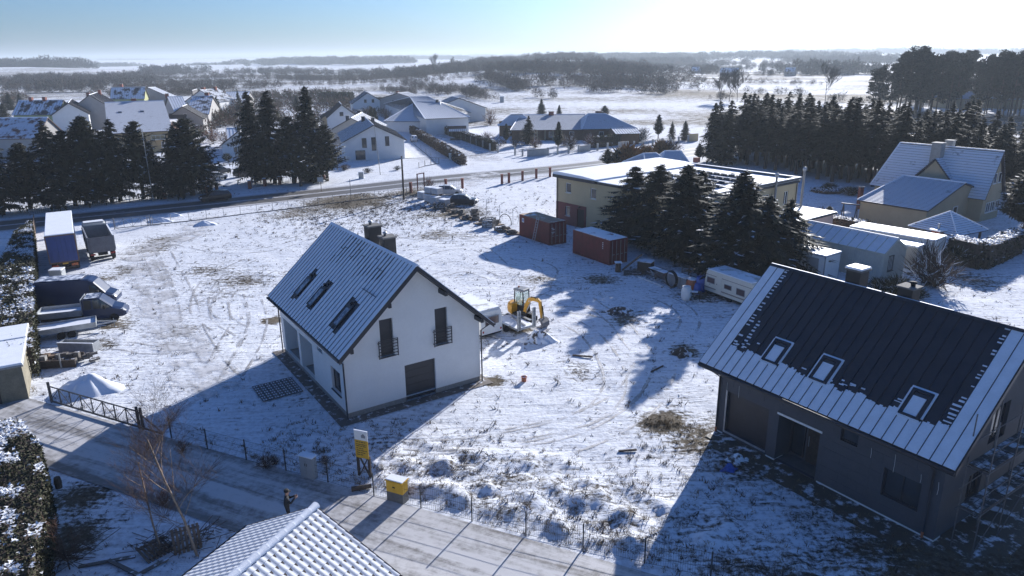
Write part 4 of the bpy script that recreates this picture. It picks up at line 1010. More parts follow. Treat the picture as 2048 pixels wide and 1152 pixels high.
# ---------------------------------------------------------------- flat roofed building
M['cream_wall'] = mat('cream_render', (.50, .40, .24), .85, .06, .8, .08, 30.0)
M['red_clad'] = mat('dark_red_render', (.17, .055, .05), .8, .12, 1.0, .1, 30.0)
def flat_building():
    zt = 6.1
    Lc, Fc, Rc = G(1113, 349, zt), G(1398, 399, zt), G(1623, 363, zt)
    th = math.atan2(Fc.y - Lc.y, Fc.x - Lc.x); u = Vector((math.cos(th), math.sin(th), 0)); v = Vector((-u.y, u.x, 0))
    W = (Fc - Lc).dot(u); D = abs((Rc - Fc).dot(v)); print('flat building', W, D, (Rc - Fc).dot(u), Lc, math.degrees(th))
    t = thing('flat_roofed_building', 'long beige building with dark red ground floor and snowy flat roof of solar panels', 'building', (Lc.x, Lc.y, 0), th)
    X_, Y_, Z_ = Vector((1, 0, 0)), Vector((0, 1, 0)), Vector((0, 0, 1)); zb = 2.75; dp = .16
    wu = [(1.75, 4.05, 2.75, 5.3), (6.2, 3.9, 7.2, 5.2), (12.5, 3.9, 13.5, 5.2)]
    wall_poly([(0, zb), (W, zb), (W, zt - .3), (0, zt - .3)], wu, (0, 0, 0), X_, Z_, Y_, dp).build('wall', M['cream_wall'], t)
    wd = [(1.75, 1.1, 2.65, 2.35), (3.95, .02, 5.2, 2.3)]
    wall_poly([(0, -.3), (5.6, -.3), (5.6, zb), (0, zb)], [wd[0], (3.95, .02, 5.2, 2.3)], (0, -.03, 0), X_, Z_, Y_, dp).build('ground_floor_wall', M['red_clad'], t)
    wall_poly([(5.6, -.3), (W, -.3), (W, zb), (5.6, zb)], [(9.5, 1.0, 10.8, 2.3)], (0, 0, 0), X_, Z_, Y_, dp).build('wall', M['cream_wall'], t)
    for h in wu + wd[:1] + [(9.5, 1.0, 10.8, 2.3)]: window(t, (h[0], dp, h[1]), X_, Z_, -Y_, h[2] - h[0], h[3] - h[1], M['white_paint'], M['glass'], 1, .09, sill=.2)
    MB().box(3.96, .08, .03, 5.19, .12, 2.29).build('door', M['wood_dark'], t)
    MB().box(4.3, -.25, 2.45, 4.5, -.035, 2.62).build('wall_lamp', DK, t)
    ws = [(D * .2, 3.9, D * .2 + 1.3, 5.1), (D * .62, 3.9, D * .62 + 1.3, 5.1), (D * .85, 3.4, D * .85 + .9, 5.0)]
    wall_poly([(0, -.3), (D, -.3), (D, zt - .3), (0, zt - .3)], ws, (W, 0, 0), Y_, Z_, -X_, dp).build('wall', M['cream_wall'], t)
    for h in ws: window(t, (W - dp, h[0], h[1]), Y_, Z_, X_, h[2] - h[0], h[3] - h[1], M['white_paint'], M['glass'], 2, .08)
    b = MB(); b.poly([(0, D, -.3), (0, 0, -.3), (0, 0, zt - .3), (0, D, zt - .3)]); b.poly([(W, D, -.3), (0, D, -.3), (0, D, zt - .3), (W, D, zt - .3)]); b.build('wall', M['cream_wall'], t)
    # flat roof with parapet on the far sides, thin fascia towards the camera
    b = MB(); b.box(-.15, -.15, zt - .30, W + .15, D + .15, zt - .02, 0); roof = b.build('roof', DK, t)
    MB().box(-.1, -.1, zt - .018, W + .1, D + .1, zt + .06).build('roof_snow', M['snow'], roof)
    MB().box(-.2, D - .1, zt + .061, W + .25, D + .2, zt + .30, 0).box(-.2, D - .11, zt + .301, W + .25, D + .21, zt + .35, 1).build('parapet', [M['concrete_dark'], M['snow']], roof)
    MB().box(W - .1, -.1, zt + .061, W + .25, D - .11, zt + .32, 0).box(W - .11, -.1, zt + .321, W + .26, D - .11, zt + .38, 1).build('parapet', [M['concrete_dark'], M['snow']], roof)
    # rounded snow bed over the left bay
    n = 8; wv = 7.6; b = MB()
    pr = [(0, .061), (.0, .25), (.25, .40), (.9, .5), (wv * .7, .42), (wv, .25), (wv, .061)]
    b.prism([(p[0] - .3, -.35, zt + p[1]) for p in pr][::-1], (0, D + .6, 0)); b.build('raised_roof', M['snow'], roof, recalc=True)
    MB().box(-.32, -.40, zt - .28, wv - .25, -.352, zt + .10).build('gutter_board', DK, roof)
    # solar panels in five rows, tilted towards the sun
    pl = []
    for r_ in range(6):
        for k in range(10):
            x = W * .46 + k * 1.08; y = 3.2 + r_ * (D - 6) / 5.2
            if x > W - 3.2 - (r_ % 2) * 1.0: continue
            o = Vector((x, y, zt + .12)); up = Vector((0, -.985, .17)); q = MB()
            q.frame_box(o, (1.0, 0, 0), up * 1.5, Vector((0, .17, .985)) * .04, 0)
            q.frame_box(o + up * .02 + Vector((.02, 0, 0)) + Vector((0, .17, .985)) * .041, (.96, 0, 0), up * (1.0 + .4 * rnd.random()), Vector((0, .17, .985)) * .03, 1)
            q.box(x + .1, y - 1.38, zt + .061, x + .9, y - 1.30, zt + .33, 0)
            q.build('solar_panel', [M['glass'], M['snow_roof']], roof)
    for k in range(14):
        x = W * .46 + rnd.random() * W * .4; y = 3 + rnd.random() * (D - 6); MB().box(x, y, zt + .061, x + .4, y + .3, zt + .35).build('ballast_block', M['concrete_dark'], roof)
    for (yy, hh, rr_) in ((D * .72, 1.0, .14), (D + .55, 1.1, .15)):
        x = W + .35
        f = MB().tube([(x, yy, .0 if yy > D else 1.2), (x, yy, zt + hh)], rr_, 10).build('flue', M['grey_paint'], t, smooth=True)
        MB().lathe([(rr_ * 1.5, 0), (rr_ * 1.6, .15), (rr_ * 1.6, .32), (rr_ * .3, .45)], (x, yy, zt + hh), 10).build('flue_cap', M['galv'], f, smooth=True)
    downpipe(t, .3, -.12, zt - .3, DK); downpipe(t, W + .12, D - .4, zt - .3, DK)
    MB().box(W * .34, D - 1.2, zt + .7, W * .34 + .7, D - .6, zt + 1.3).build('chimney', M['brick_red'], roof)
    # low lean-to on the right
    MB().box(W + .005, D * .60, -.3, W + 4.2, D + 1.2, 2.5).build('annex', M['pink_wall'], t); MB().box(W + .01, D * .60 - .3, 2.502, W + 4.5, D + 1.5, 2.68, 0).box(W + .01, D * .60 - .25, 2.682, W + 4.45, D + 1.45, 2.76, 1).build('annex_roof', [DK, M['snow']], t)
    return t
flat_building()

# ---------------------------------------------------------------- beige house on the right
def beige_extra(t, q):
    hw, wl, wr, wy = q['hw'], q['wl'], q['wr'], q['wy']
    # cross gable (dormer) and garage wing towards the camera
    def wing(x0, x1, yf, zr_, ze, wall, nm):
        xm = (x0 + x1) / 2; b = MB(); yb = -(hw * (8.6 - zr_) / (8.6 - 2.9)) if zr_ < 8.6 else 0
        b.poly([(x0 + .3, yf + .3, -.3), (x1 - .3, yf + .3, -.3), (x1 - .3, yf + .3, ze - .1), (xm, yf + .3, zr_ - .2), (x0 + .3, yf + .3, ze - .1)])
        b.poly([(x0 + .3, -wy, -.3), (x0 + .3, yf + .3, -.3), (x0 + .3, yf + .3, ze - .1), (x0 + .3, -wy + 3, ze - .1)]); b.poly([(x1 - .3, yf + .3, -.3), (x1 - .3, -wy, -.3), (x1 - .3, -wy + 3, ze - .1), (x1 - .3, yf + .3, ze - .1)])
        o = b.build(nm, wall, t); b = MB()
        ye = -(hw * (8.6 - ze) / (8.6 - 2.9)) + .2
        slope_sheet(b, (x0, ye, ze), (x0, yf, ze), (xm, yf, zr_), (xm, yb, zr_), 'tile', .36, .14, 0, 1)
        slope_sheet(b, (x1, yf, ze), (x1, ye, ze), (xm, yb, zr_), (xm, yf, zr_), 'tile', .36, .14, 0, 1)
        b.build('wing_roof', [M['tile_snow'], M['tile_dark']], o)
    xd = q['rl'] + (q['rr'] - q['rl']) * .47
    wing(xd - 2.6, xd + 2.6, -wy - .1, 7.3, 4.4, M['beige_wall'], 'gable_wing')
house_b = house('beige_house', 'large beige house on the right with a snowy tiled roof and two gables', (1801, 285.5), (2009, 303), (1945, 397), 8.6, 2.9, M['beige_wall'], M['tile_snow'], step=.36, hip=(1.8, 0), chims=[(.43, -1.2, .5, 1.2), (.47, .9, .7, .9)], chim_m=M['concrete'],
                wins=[('r', .35, 4.6, .9, 1.3), ('r', .62, 4.6, .9, 1.3), ('r', .2, 1, 1.2, 1.3, 2), ('r', .45, 1, 1.2, 1.3, 2), ('r', .75, 1, 1.2, 1.3, 2), ('f', .06, .2, 2.4, 2.1, 2)], extra=beige_extra)
house('garage_wing', 'lower beige garage wing with snowy tiled roof in front of the beige house', (1809, 351), (1932, 366), (1887, 427), 5.0, 2.6, M['beige_wall'], M['tile_snow'], step=.34, cat='garage', hip=(1.2, 0), oh=.3, ohg=.25, wins=[('r', .4, 1.0, 1.1, 1.2)])
house('neighbour_house', 'dark-gabled house with snowy roof edge beyond the beige house, cut by the frame', (2052, 290), (2120, 292), (2035, 330), 7.5, 3.0, M['beige_wall'], M['tile_snow'], step=.36)
def porch_post():
    p = G(1717, 418); t = thing('porch_pillar', 'dark brick porch pillar under the left eave of the beige house', 'pillar', (p.x, p.y, 0), .2)
    MB().box(-.25, -.25, -.1, .25, .25, 3.0).build('shaft', M['brick_red'], t); MB().box(-.32, -.32, 3.0, .32, .32, 3.12).build('cap', M['concrete'], t)
porch_post()
# ---------------------------------------------------------------- vegetation
def rs(seed): return np.random.RandomState(seed)
def tri_pack(P, A, B_):
    """Triangles from a base point P and two edge vectors."""
    n = len(P); V = np.empty((n, 3, 3)); V[:, 0] = P; V[:, 1] = P + A; V[:, 2] = P + B_
    return V.reshape(-1, 3), np.arange(n * 3).reshape(-1, 3)
def unit(v): return v / np.maximum(1e-9, np.linalg.norm(v, axis=-1, keepdims=True))
def conifer_crown(h, r, z0, nb, seed, droop=.35, power=.85, lift=.15, fat=.16, st=8, snow=.05, ragged=.3):
    """Needle sprays on drooping branches. Returns V, F, material index (0 needles, 1 snow, 2 brownish)."""
    g = rs(seed)
    u = np.sort(g.rand(nb)) ** 1.15; z = z0 + (h - z0) * u * .985
    L = r * np.power(np.clip(1 - u, 0, 1), power) * (1 - ragged + ragged * 1.6 * g.rand(nb)) + .06 * r
    low = np.clip((u - 0) / .08, .55, 1); L *= low
    az = g.rand(nb) * 2 * np.pi
    lean = 1 + .12 * np.sin(az * 2 + seed); L *= lean
    out = np.stack([np.cos(az), np.sin(az), 0 * az], 1); side = np.stack([-np.sin(az), np.cos(az), 0 * az], 1)
    Ps, As, Bs, snowy = [], [], [], []
    ts = (np.arange(st) + .6) / st
    for k, t in enumerate(ts):
        zz = z + L * (lift * t - droop * t * t + .14 * t ** 4)
        p = out * (L * t)[:, None]; p[:, 2] = zz
        for sgn in (-1, 1):
            ln = (.26 + .34 * (1 - abs(2 * t - .9))) * np.clip(L, .25, 2.2) * (.55 + .6 * g.rand(nb)) * .62
            d = unit(side * sgn + out * (.55 + .5 * g.rand(nb))[:, None] + np.array([0, 0, -1]) * (.15 + .5 * g.rand(nb))[:, None])
            w = unit(np.cross(d, np.array([0, 0, 1.0]) + .9 * (g.rand(nb, 3) - .5))) * (fat * (.7 + .7 * g.rand(nb)))[:, None]
            q = p + (g.rand(nb, 3) - .5) * .12
            Ps.append(q - w); As.append(w * 2 + d * (.12 * ln)[:, None]); Bs.append(d * ln[:, None]); snowy.append(g.rand(nb) < snow * (1.0 if t > .4 else .3))
        # hanging sprays below and a roof of needles along the spine
        ln = .35 * np.clip(L, .3, 1.6) * (.5 + .8 * g.rand(nb)); w = side * (fat * .9 * (.6 + .8 * g.rand(nb)))[:, None]
        Ps.append(p - w); As.append(w * 2); Bs.append(np.array([0, 0, -1.0]) * ln[:, None] + w + out * (.25 * ln)[:, None]); snowy.append(np.zeros(nb, bool))
        ln = L / st * 1.7; w = side * (fat * 1.2)
        Ps.append(p - w); As.append(w * 2); Bs.append(out * ln[:, None] + w + np.array([0, 0, 1.0]) * (.05 - (droop * .6 * t * L / st))[:, None]); snowy.append(g.rand(nb) < snow * 1.6)
    P, A, B_ = np.concatenate(Ps), np.concatenate(As), np.concatenate(Bs); sn = np.concatenate(snowy)
    V, F = tri_pack(P, A, B_); mi = np.where(sn, 1, np.where(g.rand(len(P)) < .05, 2, 0))
    # leader
    V2 = np.array([[-.05, 0, h - .7], [.05, 0, h - .7], [0, 0, h + .25], [0, -.05, h - .7], [0, .05, h - .7], [0, 0, h + .25]])
    F2 = np.array([[0, 1, 2], [3, 4, 5]]) + len(V)
    return np.concatenate([V, V2]), np.concatenate([F, F2]), np.concatenate([mi, [0, 0]])
TREES = {}
def conifer(kind, h0=10.0, **kw):
    """A prototype mesh pair (trunk, crown) at height h0."""
    V, F, mi = conifer_crown(h0, **kw)
    mats = [M['thuja' if kind.startswith('thuja') else 'needle'], M['snow_roof'], M['needle_brown']]
    o = np_obj('crown', V, F, mats, mi); cm = o.data; bpy.data.objects.remove(o)
    t = MB().tube([(0, 0, -.4), (0, 0, h0 * .5), (0, 0, h0 * .97)], [h0 * .018 + .05, h0 * .011 + .03, .015], 7).build('trunk', M['trunk'], smooth=True); tm = t.data; bpy.data.objects.remove(t)
    TREES.setdefault(kind, []).append((h0, tm, cm))
def tree_obj(name, label, cat, loc, kind, h, seed=0, wide=1.0, group=None):
    g = random.Random(seed * 31 + 7); h0, tm, cm = TREES[kind][seed % len(TREES[kind])]
    t = thing(name, label, cat, loc, g.random() * 6.28, group)
    s = h / h0; t.scale = (s * wide, s * wide, s); t.rotation_euler = ((g.random() - .5) * .05, (g.random() - .5) * .05, g.random() * 6.28)
    for nm, me in (('trunk', tm), ('crown', cm)):
        o = bpy.data.objects.new(nm, me); col.objects.link(o); o.parent = t
    return t
for s_ in range(4): conifer('spruce', 10.0, r=2.9 + .3 * (s_ % 2), z0=.8, nb=300, seed=20 + s_, droop=.48, st=8, fat=.12, snow=.02, ragged=.55)
for s_ in range(3): conifer('big', 12.0, r=3.1, z0=.3, nb=560, seed=40 + s_, droop=.36, lift=.25, st=9, fat=.12, snow=.03, power=.78, ragged=.55)
for s_ in range(3): conifer('thuja', 8.0, r=1.9, z0=1.7, nb=330, seed=60 + s_, droop=.15, lift=.45, st=7, fat=.15, snow=.05, power=.6, ragged=.45)
for s_ in range(4): conifer('wood', 12.0, r=2.3, z0=3.2, nb=190, seed=80 + s_, droop=.44, st=6, fat=.16, snow=.004, ragged=.5, power=.75)
for s_ in range(2): conifer('shrub', 2.0, r=.8, z0=.05, nb=110, seed=95 + s_, droop=.1, lift=.6, st=5, fat=.09, snow=.16, power=.5, ragged=.5)
for s_ in range(3):                                   # tall pines: bare stems with clumped crowns
    g = rs(300 + s_); cl = []
    for k in range(40):
        z = 5.0 + 15 * g.rand() ** .7; rr_ = (2.5 - .11 * (z - 8)) * (.35 + .85 * g.rand()); a = g.rand() * 6.28
        cl.append((rr_ * np.cos(a), rr_ * np.sin(a), z, .75 + .6 * g.rand()))
    cl.append((0, 0, 20.2, 1.3)); Ps = []; As = []; Bs = []; tw = MB()
    for (x, y, z, r_) in cl:
        n = 80; d = unit(g.randn(n, 3)); p = np.array([x, y, z]) + d * (r_ * g.rand(n) ** .5)[:, None] * np.array([1, 1, .55])
        e = unit(g.randn(n, 3) + d) * .55; w = unit(np.cross(e, g.randn(n, 3))) * .20
        Ps.append(p - w); As.append(2 * w); Bs.append(e + w)
    V, F = tri_pack(np.concatenate(Ps), np.concatenate(As), np.concatenate(Bs))
    o = np_obj('crown', V, F, [M['pine']]); cm = o.data; bpy.data.objects.remove(o)
    tw.tube([(0, 0, -.5), (.1, 0, 9), (0, .1, 20)], [.24, .16, .04], 6)
    for (x, y, z, r_) in cl[:-1]: tw.tube([(0, 0, z - .9), (x, y, z)], [.06, .03], 4, cap=False)
    o = tw.build('trunk', M['trunk']); tm = o.data; bpy.data.objects.remove(o); TREES.setdefault('pine', []).append((21.0, tm, cm))

def place_tree(name, label, base, top, kind, seed=0, wide=1.0, cat='spruce', group=None):
    p = on(*base); h = max(1.0, HT(base[0], base[1], base[0] + (top[0] - base[0]) * 0 + 0, top[1])) if top else 3
    return tree_obj(name, label, cat, p, kind, h - p.z, seed, wide, group)

# seven spruces before the flat roofed building
for i, (bx, by, tx, ty, w, lb) in enumerate([
    (1266, 478, 1265, 331, 1.15, 'broad dark spruce nearest the red containers, first of the row before the beige building'),
    (1312, 490, 1309, 326, .95, 'tall spruce second from the red containers, before the beige building'),
    (1361, 516, 1347, 327, 1.05, 'thick-trunked spruce in the middle of the row before the beige building'),
    (1395, 505, 1394, 338, .85, 'slender spruce in the gap where the pale wall shows'),
    (1470, 552, 1480, 337, 1.15, 'tallest spruce of the right half of the row, just left of the small caravan'),
    (1522, 556, 1526, 388, 1.05, 'shorter spruce rising behind the parked caravan'),
    (1566, 545, 1562, 396, 1.05, 'shorter spruce at the right end of the row beside the white sheds')]):
    place_tree('spruce_tree', lb, (bx, by), (tx, ty), 'big' if i in (0, 2, 4) else 'spruce', i, w * (1.62 if i in (0, 2, 4) else 1.75), group='spruces before the flat-roofed building')
# big conifers left of the white gable house
for i, (bx, by, ty, k, w, lb) in enumerate([
    (512, 364, 181, 'spruce', 1.05, 'tall narrow spruce, left of the three beside the white bungalow'),
    (550, 366, 177, 'spruce', 1.05, 'tall dark spruce between its taller neighbours beyond the road'),
    (622, 364, 170, 'big', .95, 'very tall thick conifer left of the white gable house'),
    (588, 366, 232, 'thuja', 1.2, 'shorter conifer between the tall dark trees beyond the road'),
    (655, 362, 248, 'thuja', 1.35, 'snow-dusted bushy conifer at the corner of the white gable house'),
    (530, 368, 262, 'thuja', 1.5, 'low bushy conifer at the foot of the tall spruces by the brick fence'),
    (602, 372, 270, 'thuja', 1.4, 'low snowy conifer behind the brick-pillared fence')]):
    place_tree('conifer', lb, (bx, by), (bx, ty), k, i, w, group='conifers by the white gable house', cat='conifer')
# dark row along the road on the left
ORD = 'first second third fourth fifth sixth seventh eighth ninth tenth eleventh twelfth thirteenth fourteenth fifteenth sixteenth seventeenth eighteenth nineteenth twentieth'.split()
ORD += ['twenty-' + o for o in ORD[:9]]
_row = sorted([(6, 430, 262, 1.5), (62, 420, 290, 1.5), (114, 418, 250, 1.4), (152, 412, 262, 1.3), (173, 410, 258, 1.3), (192, 406, 230, 1.25), (208, 405, 262, 1.3), (224, 404, 272, 1.3), (242, 402, 238, 1.2), (288, 398, 250, 1.2), (316, 398, 300, 1.3), (345, 396, 325, 1.2), (386, 390, 238, 1.6), (410, 384, 290, 1.4), (366, 394, 262, 1.4)])
for i, (bx, by, ty, w) in enumerate(_row):
    lb = ORD[i] + ' from the left in the dark conifer row along the far side of the road'
    if bx == 386: lb = 'largest bushy conifer at the right end of the dark roadside row'
    if bx == 192: lb = 'tall pointed conifer standing out in the middle of the dark roadside row'
    place_tree('cypress_tree', lb, (bx, by), (bx, ty - (i * 7 % 5) * 3), 'thuja' if i % 2 else 'spruce', i, w * (.95 if i % 2 else .9), cat='conifer', group='dark roadside conifers')
# single conifers farther off
for i, (bx, by, ty, k, w, lb) in enumerate([
    (1083, 230, 197, 'big', 1.3, 'round-topped dark fir standing behind the villa roof'), (1118, 230, 209, 'big', 1.2, 'smaller dark fir right of the round-topped one behind the villa'),
    (1209, 236, 211, 'thuja', 1.7, 'low olive pine behind the chimney of the villa'), (1057, 288, 231, 'spruce', 1.25, 'dense spruce in front of the left wing of the villa'),
    (1012, 288, 247, 'thuja', .8, 'slim pointed conifer in the villa garden near its gate'), (1116, 303, 243, 'thuja', .75, 'slender tall conifer before the middle of the villa'),
    (1316, 278, 229, 'thuja', .9, 'tall narrow conifer right of the villa carport'), (1343, 280, 242, 'spruce', 1.0, 'small spruce at the pale fence right of the villa'), (1369, 280, 241, 'big', 1.2, 'bushy conifer at the end of the pale fence'),
    (1216, 334, 298, 'thuja', 1.9, 'dark cypress behind the left corner of the flat-roofed building'), (1234, 334, 299, 'thuja', 1.8, 'snow-dusted cypress beside the copper shrub'), (1398, 322, 287, 'thuja', 1.2, 'left of two squat cypresses before the spruce wood'), (1416, 322, 288, 'thuja', 1.1, 'right of two squat cypresses before the spruce wood'),
    (480, 226, 180, 'spruce', .8, 'lone spruce among the village roofs'), (532, 236, 184, 'spruce', .8, 'dark spruce rising behind the tall roadside trees'), (438, 245, 190, 'spruce', .9, 'pointed spruce behind the white balcony house'), (595, 232, 192, 'thuja', 1.0, 'slim conifer before the far dark hedge'),
    (413, 246, 222, 'thuja', .6, 'pencil-shaped cypress against the grey house wall'), (22, 222, 184, 'big', 1.4, 'round dark tree at the left edge of the village'), (42, 218, 186, 'big', 1.3, 'dark tree next to the roof with two chimneys'), (12, 250, 205, 'big', 1.5, 'bushy dark tree in front of the leftmost roofs'),
    (745, 258, 213, 'thuja', 1.0, 'small conifer in the garden beyond the hip roof'), (752, 262, 216, 'thuja', .8, 'small pointed conifer right of its twin beyond the hip roof'),
    (2046, 475, 330, 'thuja', 1.6, 'dark conifer at the right edge beside the beige house'), (2072, 500, 360, 'big', 1.2, 'big dark conifer cut by the right edge'), (1656, 445, 412, 'thuja', 1.7, 'round snow-dusted shrub beside the swing frame')]):
    place_tree('conifer', lb, (bx, by), (bx, ty), k, i + 3, w, cat='conifer')
# the spruce wood
_n = _f = 0; _g = random.Random(3)
e0, e1 = G(1428, 318), G(1705, 372); e2 = Vector((66, 107, 0)); e3 = Vector((95, 96, 0))
dv = Vector((.62, .78, 0))
for (a, b_, cnt) in ((e0, e1, 13), (e1, e2, 4), (e2, e3, 9)):
    for k in range(cnt):
        for row in range(7 if b_ is not e3 else 6):
            q = a.lerp(b_, (k + .5) / cnt) + dv * (row * 4.0 + 1.0) + Vector((_g.uniform(-1.1, 1.1), _g.uniform(-1.1, 1.1), 0))
            if row > 0 and _g.random() < .07: continue
            hh = _g.uniform(9.6, 13.0) + (0.7 if row < 2 else 0) - (1.6 if b_ is e3 else 0)
            q.z = gz(q.x, q.y)
            lb = 'dark spruce inside the dense planted wood behind the front row'
            if row == 0: lb = ORD[_f] + ' spruce from the left in the front row of the planted wood'; _f += 1
            tree_obj('wood_spruce', lb, 'spruce', q, 'wood', hh, _n, _g.uniform(1.1, 1.4), 'spruces of the planted wood'); _n += 1
for i, (px, py, ty) in enumerate([(1425, 325, 205), (1452, 330, 215)]):
    tree_obj('wood_spruce', ('outermost spruce with drooping tiers at the left end of the planted wood', 'second spruce from the left end of the planted wood')[i], 'spruce', on(px, py), 'spruce', HT(px, py, px, ty), i, 1.1, 'spruces of the planted wood')
# pines at the top right
_g = random.Random(9); k = 0
while k < 95:
    px = _g.uniform(1795, 2120); d = _g.uniform(235, 330)
    q = Vector(((px - 1024) / FPX * d * 1.02, d, 0)); q.z = gz(q.x, q.y)
    tree_obj('pine_tree', 'tall pine with a bare stem in the hazy wood at the top right', 'pine', q, 'pine', _g.uniform(17, 21.5), k, _g.uniform(.9, 1.25), 'pines of the hazy wood'); k += 1
for i, (px, d, h) in enumerate([(1715, 262, 15), (1730, 258, 16.5), (1748, 255, 17), (1768, 262, 20.5), (1778, 255, 22.5), (1797, 250, 22.5), (1762, 250, 19), (1787, 266, 21), (1806, 262, 20), (1726, 270, 14)]):
    q = Vector(((px - 1024) / FPX * d * 1.02, d, 0)); q.z = gz(q.x, q.y)
    tree_obj('pine_tree', 'pine in the small clump left of the hazy wood, ' + ('lowest at its left edge', 'second lowest at its left', 'slim and leaning into its middle', 'tall in its middle', 'tallest of all', 'tallest at its right edge', 'shorter in front of the tallest', 'tall between the two tallest', 'far right beside the gap', 'short between the left ones')[i], 'pine', q, 'pine', h, i, 1.2, 'pines of the small clump')

# bare trees
def bare_tree(name, label, loc, h, seed, m_tr, m_tw, spread=.55, depth=5, r0=None, lean=(0, 0), up=.35, cat='tree', group=None, first=.18, twr=.012, fork=3, thin=.5, side=1.0):
    g = random.Random(seed); tr = MB(); tw = MB(); r0 = r0 or h * .014
    def grow(p, d, ln, r, lv):
        n = 3; pts = [p]; 
        for k in range(n):
            jt = .035 if lv == 0 else .10; d = (d + Vector((g.gauss(0, jt), g.gauss(0, jt), g.gauss(0, .06) + up * .12))).normalized(); pts.append(pts[-1] + d * ln / n)
        b = tr if lv < 2 else tw
        b.tube(pts, [r, r * .85, r * .7, r * .5], 6 if lv == 0 else 4 if lv < 3 else 3, 0, False)
        if lv >= depth: return
        kids = fork + (1 if lv < 2 else 0) + g.randint(0, 1)
        for k in range(kids):
            t = first + (1 - first) * (k + .6 + g.random() * .4) / kids if lv == 0 else .25 + .75 * (k + g.random()) / kids
            i = min(n - 1, int(t * n)); q = pts[i].lerp(pts[i + 1], t * n - i)
            a = g.random() * 6.28; sd = Vector((math.cos(a), math.sin(a), 0))
            nd = (d * (1 - spread) + sd * spread + Vector((0, 0, up))).normalized()
            grow(q, nd, ln * (.50 + .2 * g.random()) * (1 - .25 * t if lv == 0 else 1) * (side if lv == 0 else 1), max(twr * .6, r * thin), lv + 1)
    t = thing(name, label, cat, loc, 0, group)
    grow(Vector((0, 0, -.1)), Vector((lean[0], lean[1], 1)).normalized(), h * .82, r0, 0)
    tr.build('trunk', m_tr, t, smooth=True); tw.build('crown', m_tw, t)
    return t
bare_tree('birch_tree', 'taller bare birch with a pale trunk beside the lane, right of the two', on(395, 1112), 7.4, 5, M['birch'], M['twig'], spread=.55, depth=3, fork=11, lean=(-.10, 0), up=.22, first=.15, twr=.006, r0=.06, thin=.28, side=.62)
bare_tree('birch_tree', 'smaller bare birch beside the lane, left of the two', on(325, 1105), 5.4, 9, M['birch'], M['twig_red'], spread=.55, depth=3, fork=9, lean=(-.14, .05), up=.22, first=.15, twr=.006, r0=.045, thin=.28, side=.62)
bare_tree('bare_sapling', 'dead leaning sapling in the dark corner below the clipped hedge', on(140, 1140), 2.2, 11, M['twig'], M['twig_red'], depth=3, fork=4, r0=.03, twr=.008)
for i, (px, py, ty, lb) in enumerate([(1650, 205, 147, 'large bare tree standing alone before the hazy fields'), (1440, 205, 160, 'left of three bare birches at the edge of the meadow'), (1458, 206, 156, 'middle of three bare birches at the edge of the meadow'), (1474, 205, 161, 'right of three bare birches at the edge of the meadow'),
    (1341, 164, 144, 'round bare tree beyond the meadow'), (1541, 158, 144, 'lone round bush-like tree in the far field'), (870, 158, 125, 'tall bare tree left of the wooded hill'), (905, 158, 135, 'bare tree beside the small hill house')]):
    bare_tree('bare_tree', lb, on(px, py), HT(px, py, px, ty), 30 + i, M['twig_grey'], M['twig_grey'], depth=4, fork=4, spread=.55, twr=.10, first=.3)
def shrub_mesh(n, seed, mats, leaf=0.0):
    g = rs(seed); a = g.rand(n) * 6.28; e = .35 + 1.1 * g.rand(n) ** .7
    d = np.stack([np.cos(a) * np.cos(e), np.sin(a) * np.cos(e), np.sin(e)], 1); st = g.rand(n) ** .8
    p = d * (st * .75)[:, None]; dd = unit(d + .55 * g.randn(n, 3)); ln = .18 + .32 * g.rand(n)
    w = unit(np.cross(dd, g.randn(n, 3))) * (.014 + leaf * .05)
    V, F = tri_pack(p - w, 2 * w, dd * ln[:, None] + w); mi = (g.rand(n) < .12).astype(int)
    o = np_obj('twigs', V, F, mats, mi); me = o.data; bpy.data.objects.remove(o); return me
SHR = {'twig': shrub_mesh(700, 1, [M['twig'], M['snow_roof']]), 'red': shrub_mesh(420, 2, [M['twig_red'], M['snow_roof']]), 'copper': shrub_mesh(900, 3, [M['orange_leaf'], M['needle_brown']], .6), 'grey': shrub_mesh(500, 4, [M['twig_grey'], M['snow_roof']]), 'snowy': shrub_mesh(1500, 5, [M['hedge'], M['snow_roof']], .16)}
def shrub(label, px, py, h, kind, w=1.0, cat='shrub', group=None):
    o = bpy.data.objects.new('shrub', SHR[kind]); col.objects.link(o); o.location = on(px, py); o.scale = (h * w, h * w, h); o.rotation_euler = (0, 0, px * .37)
    return tag(o, label, cat, group)
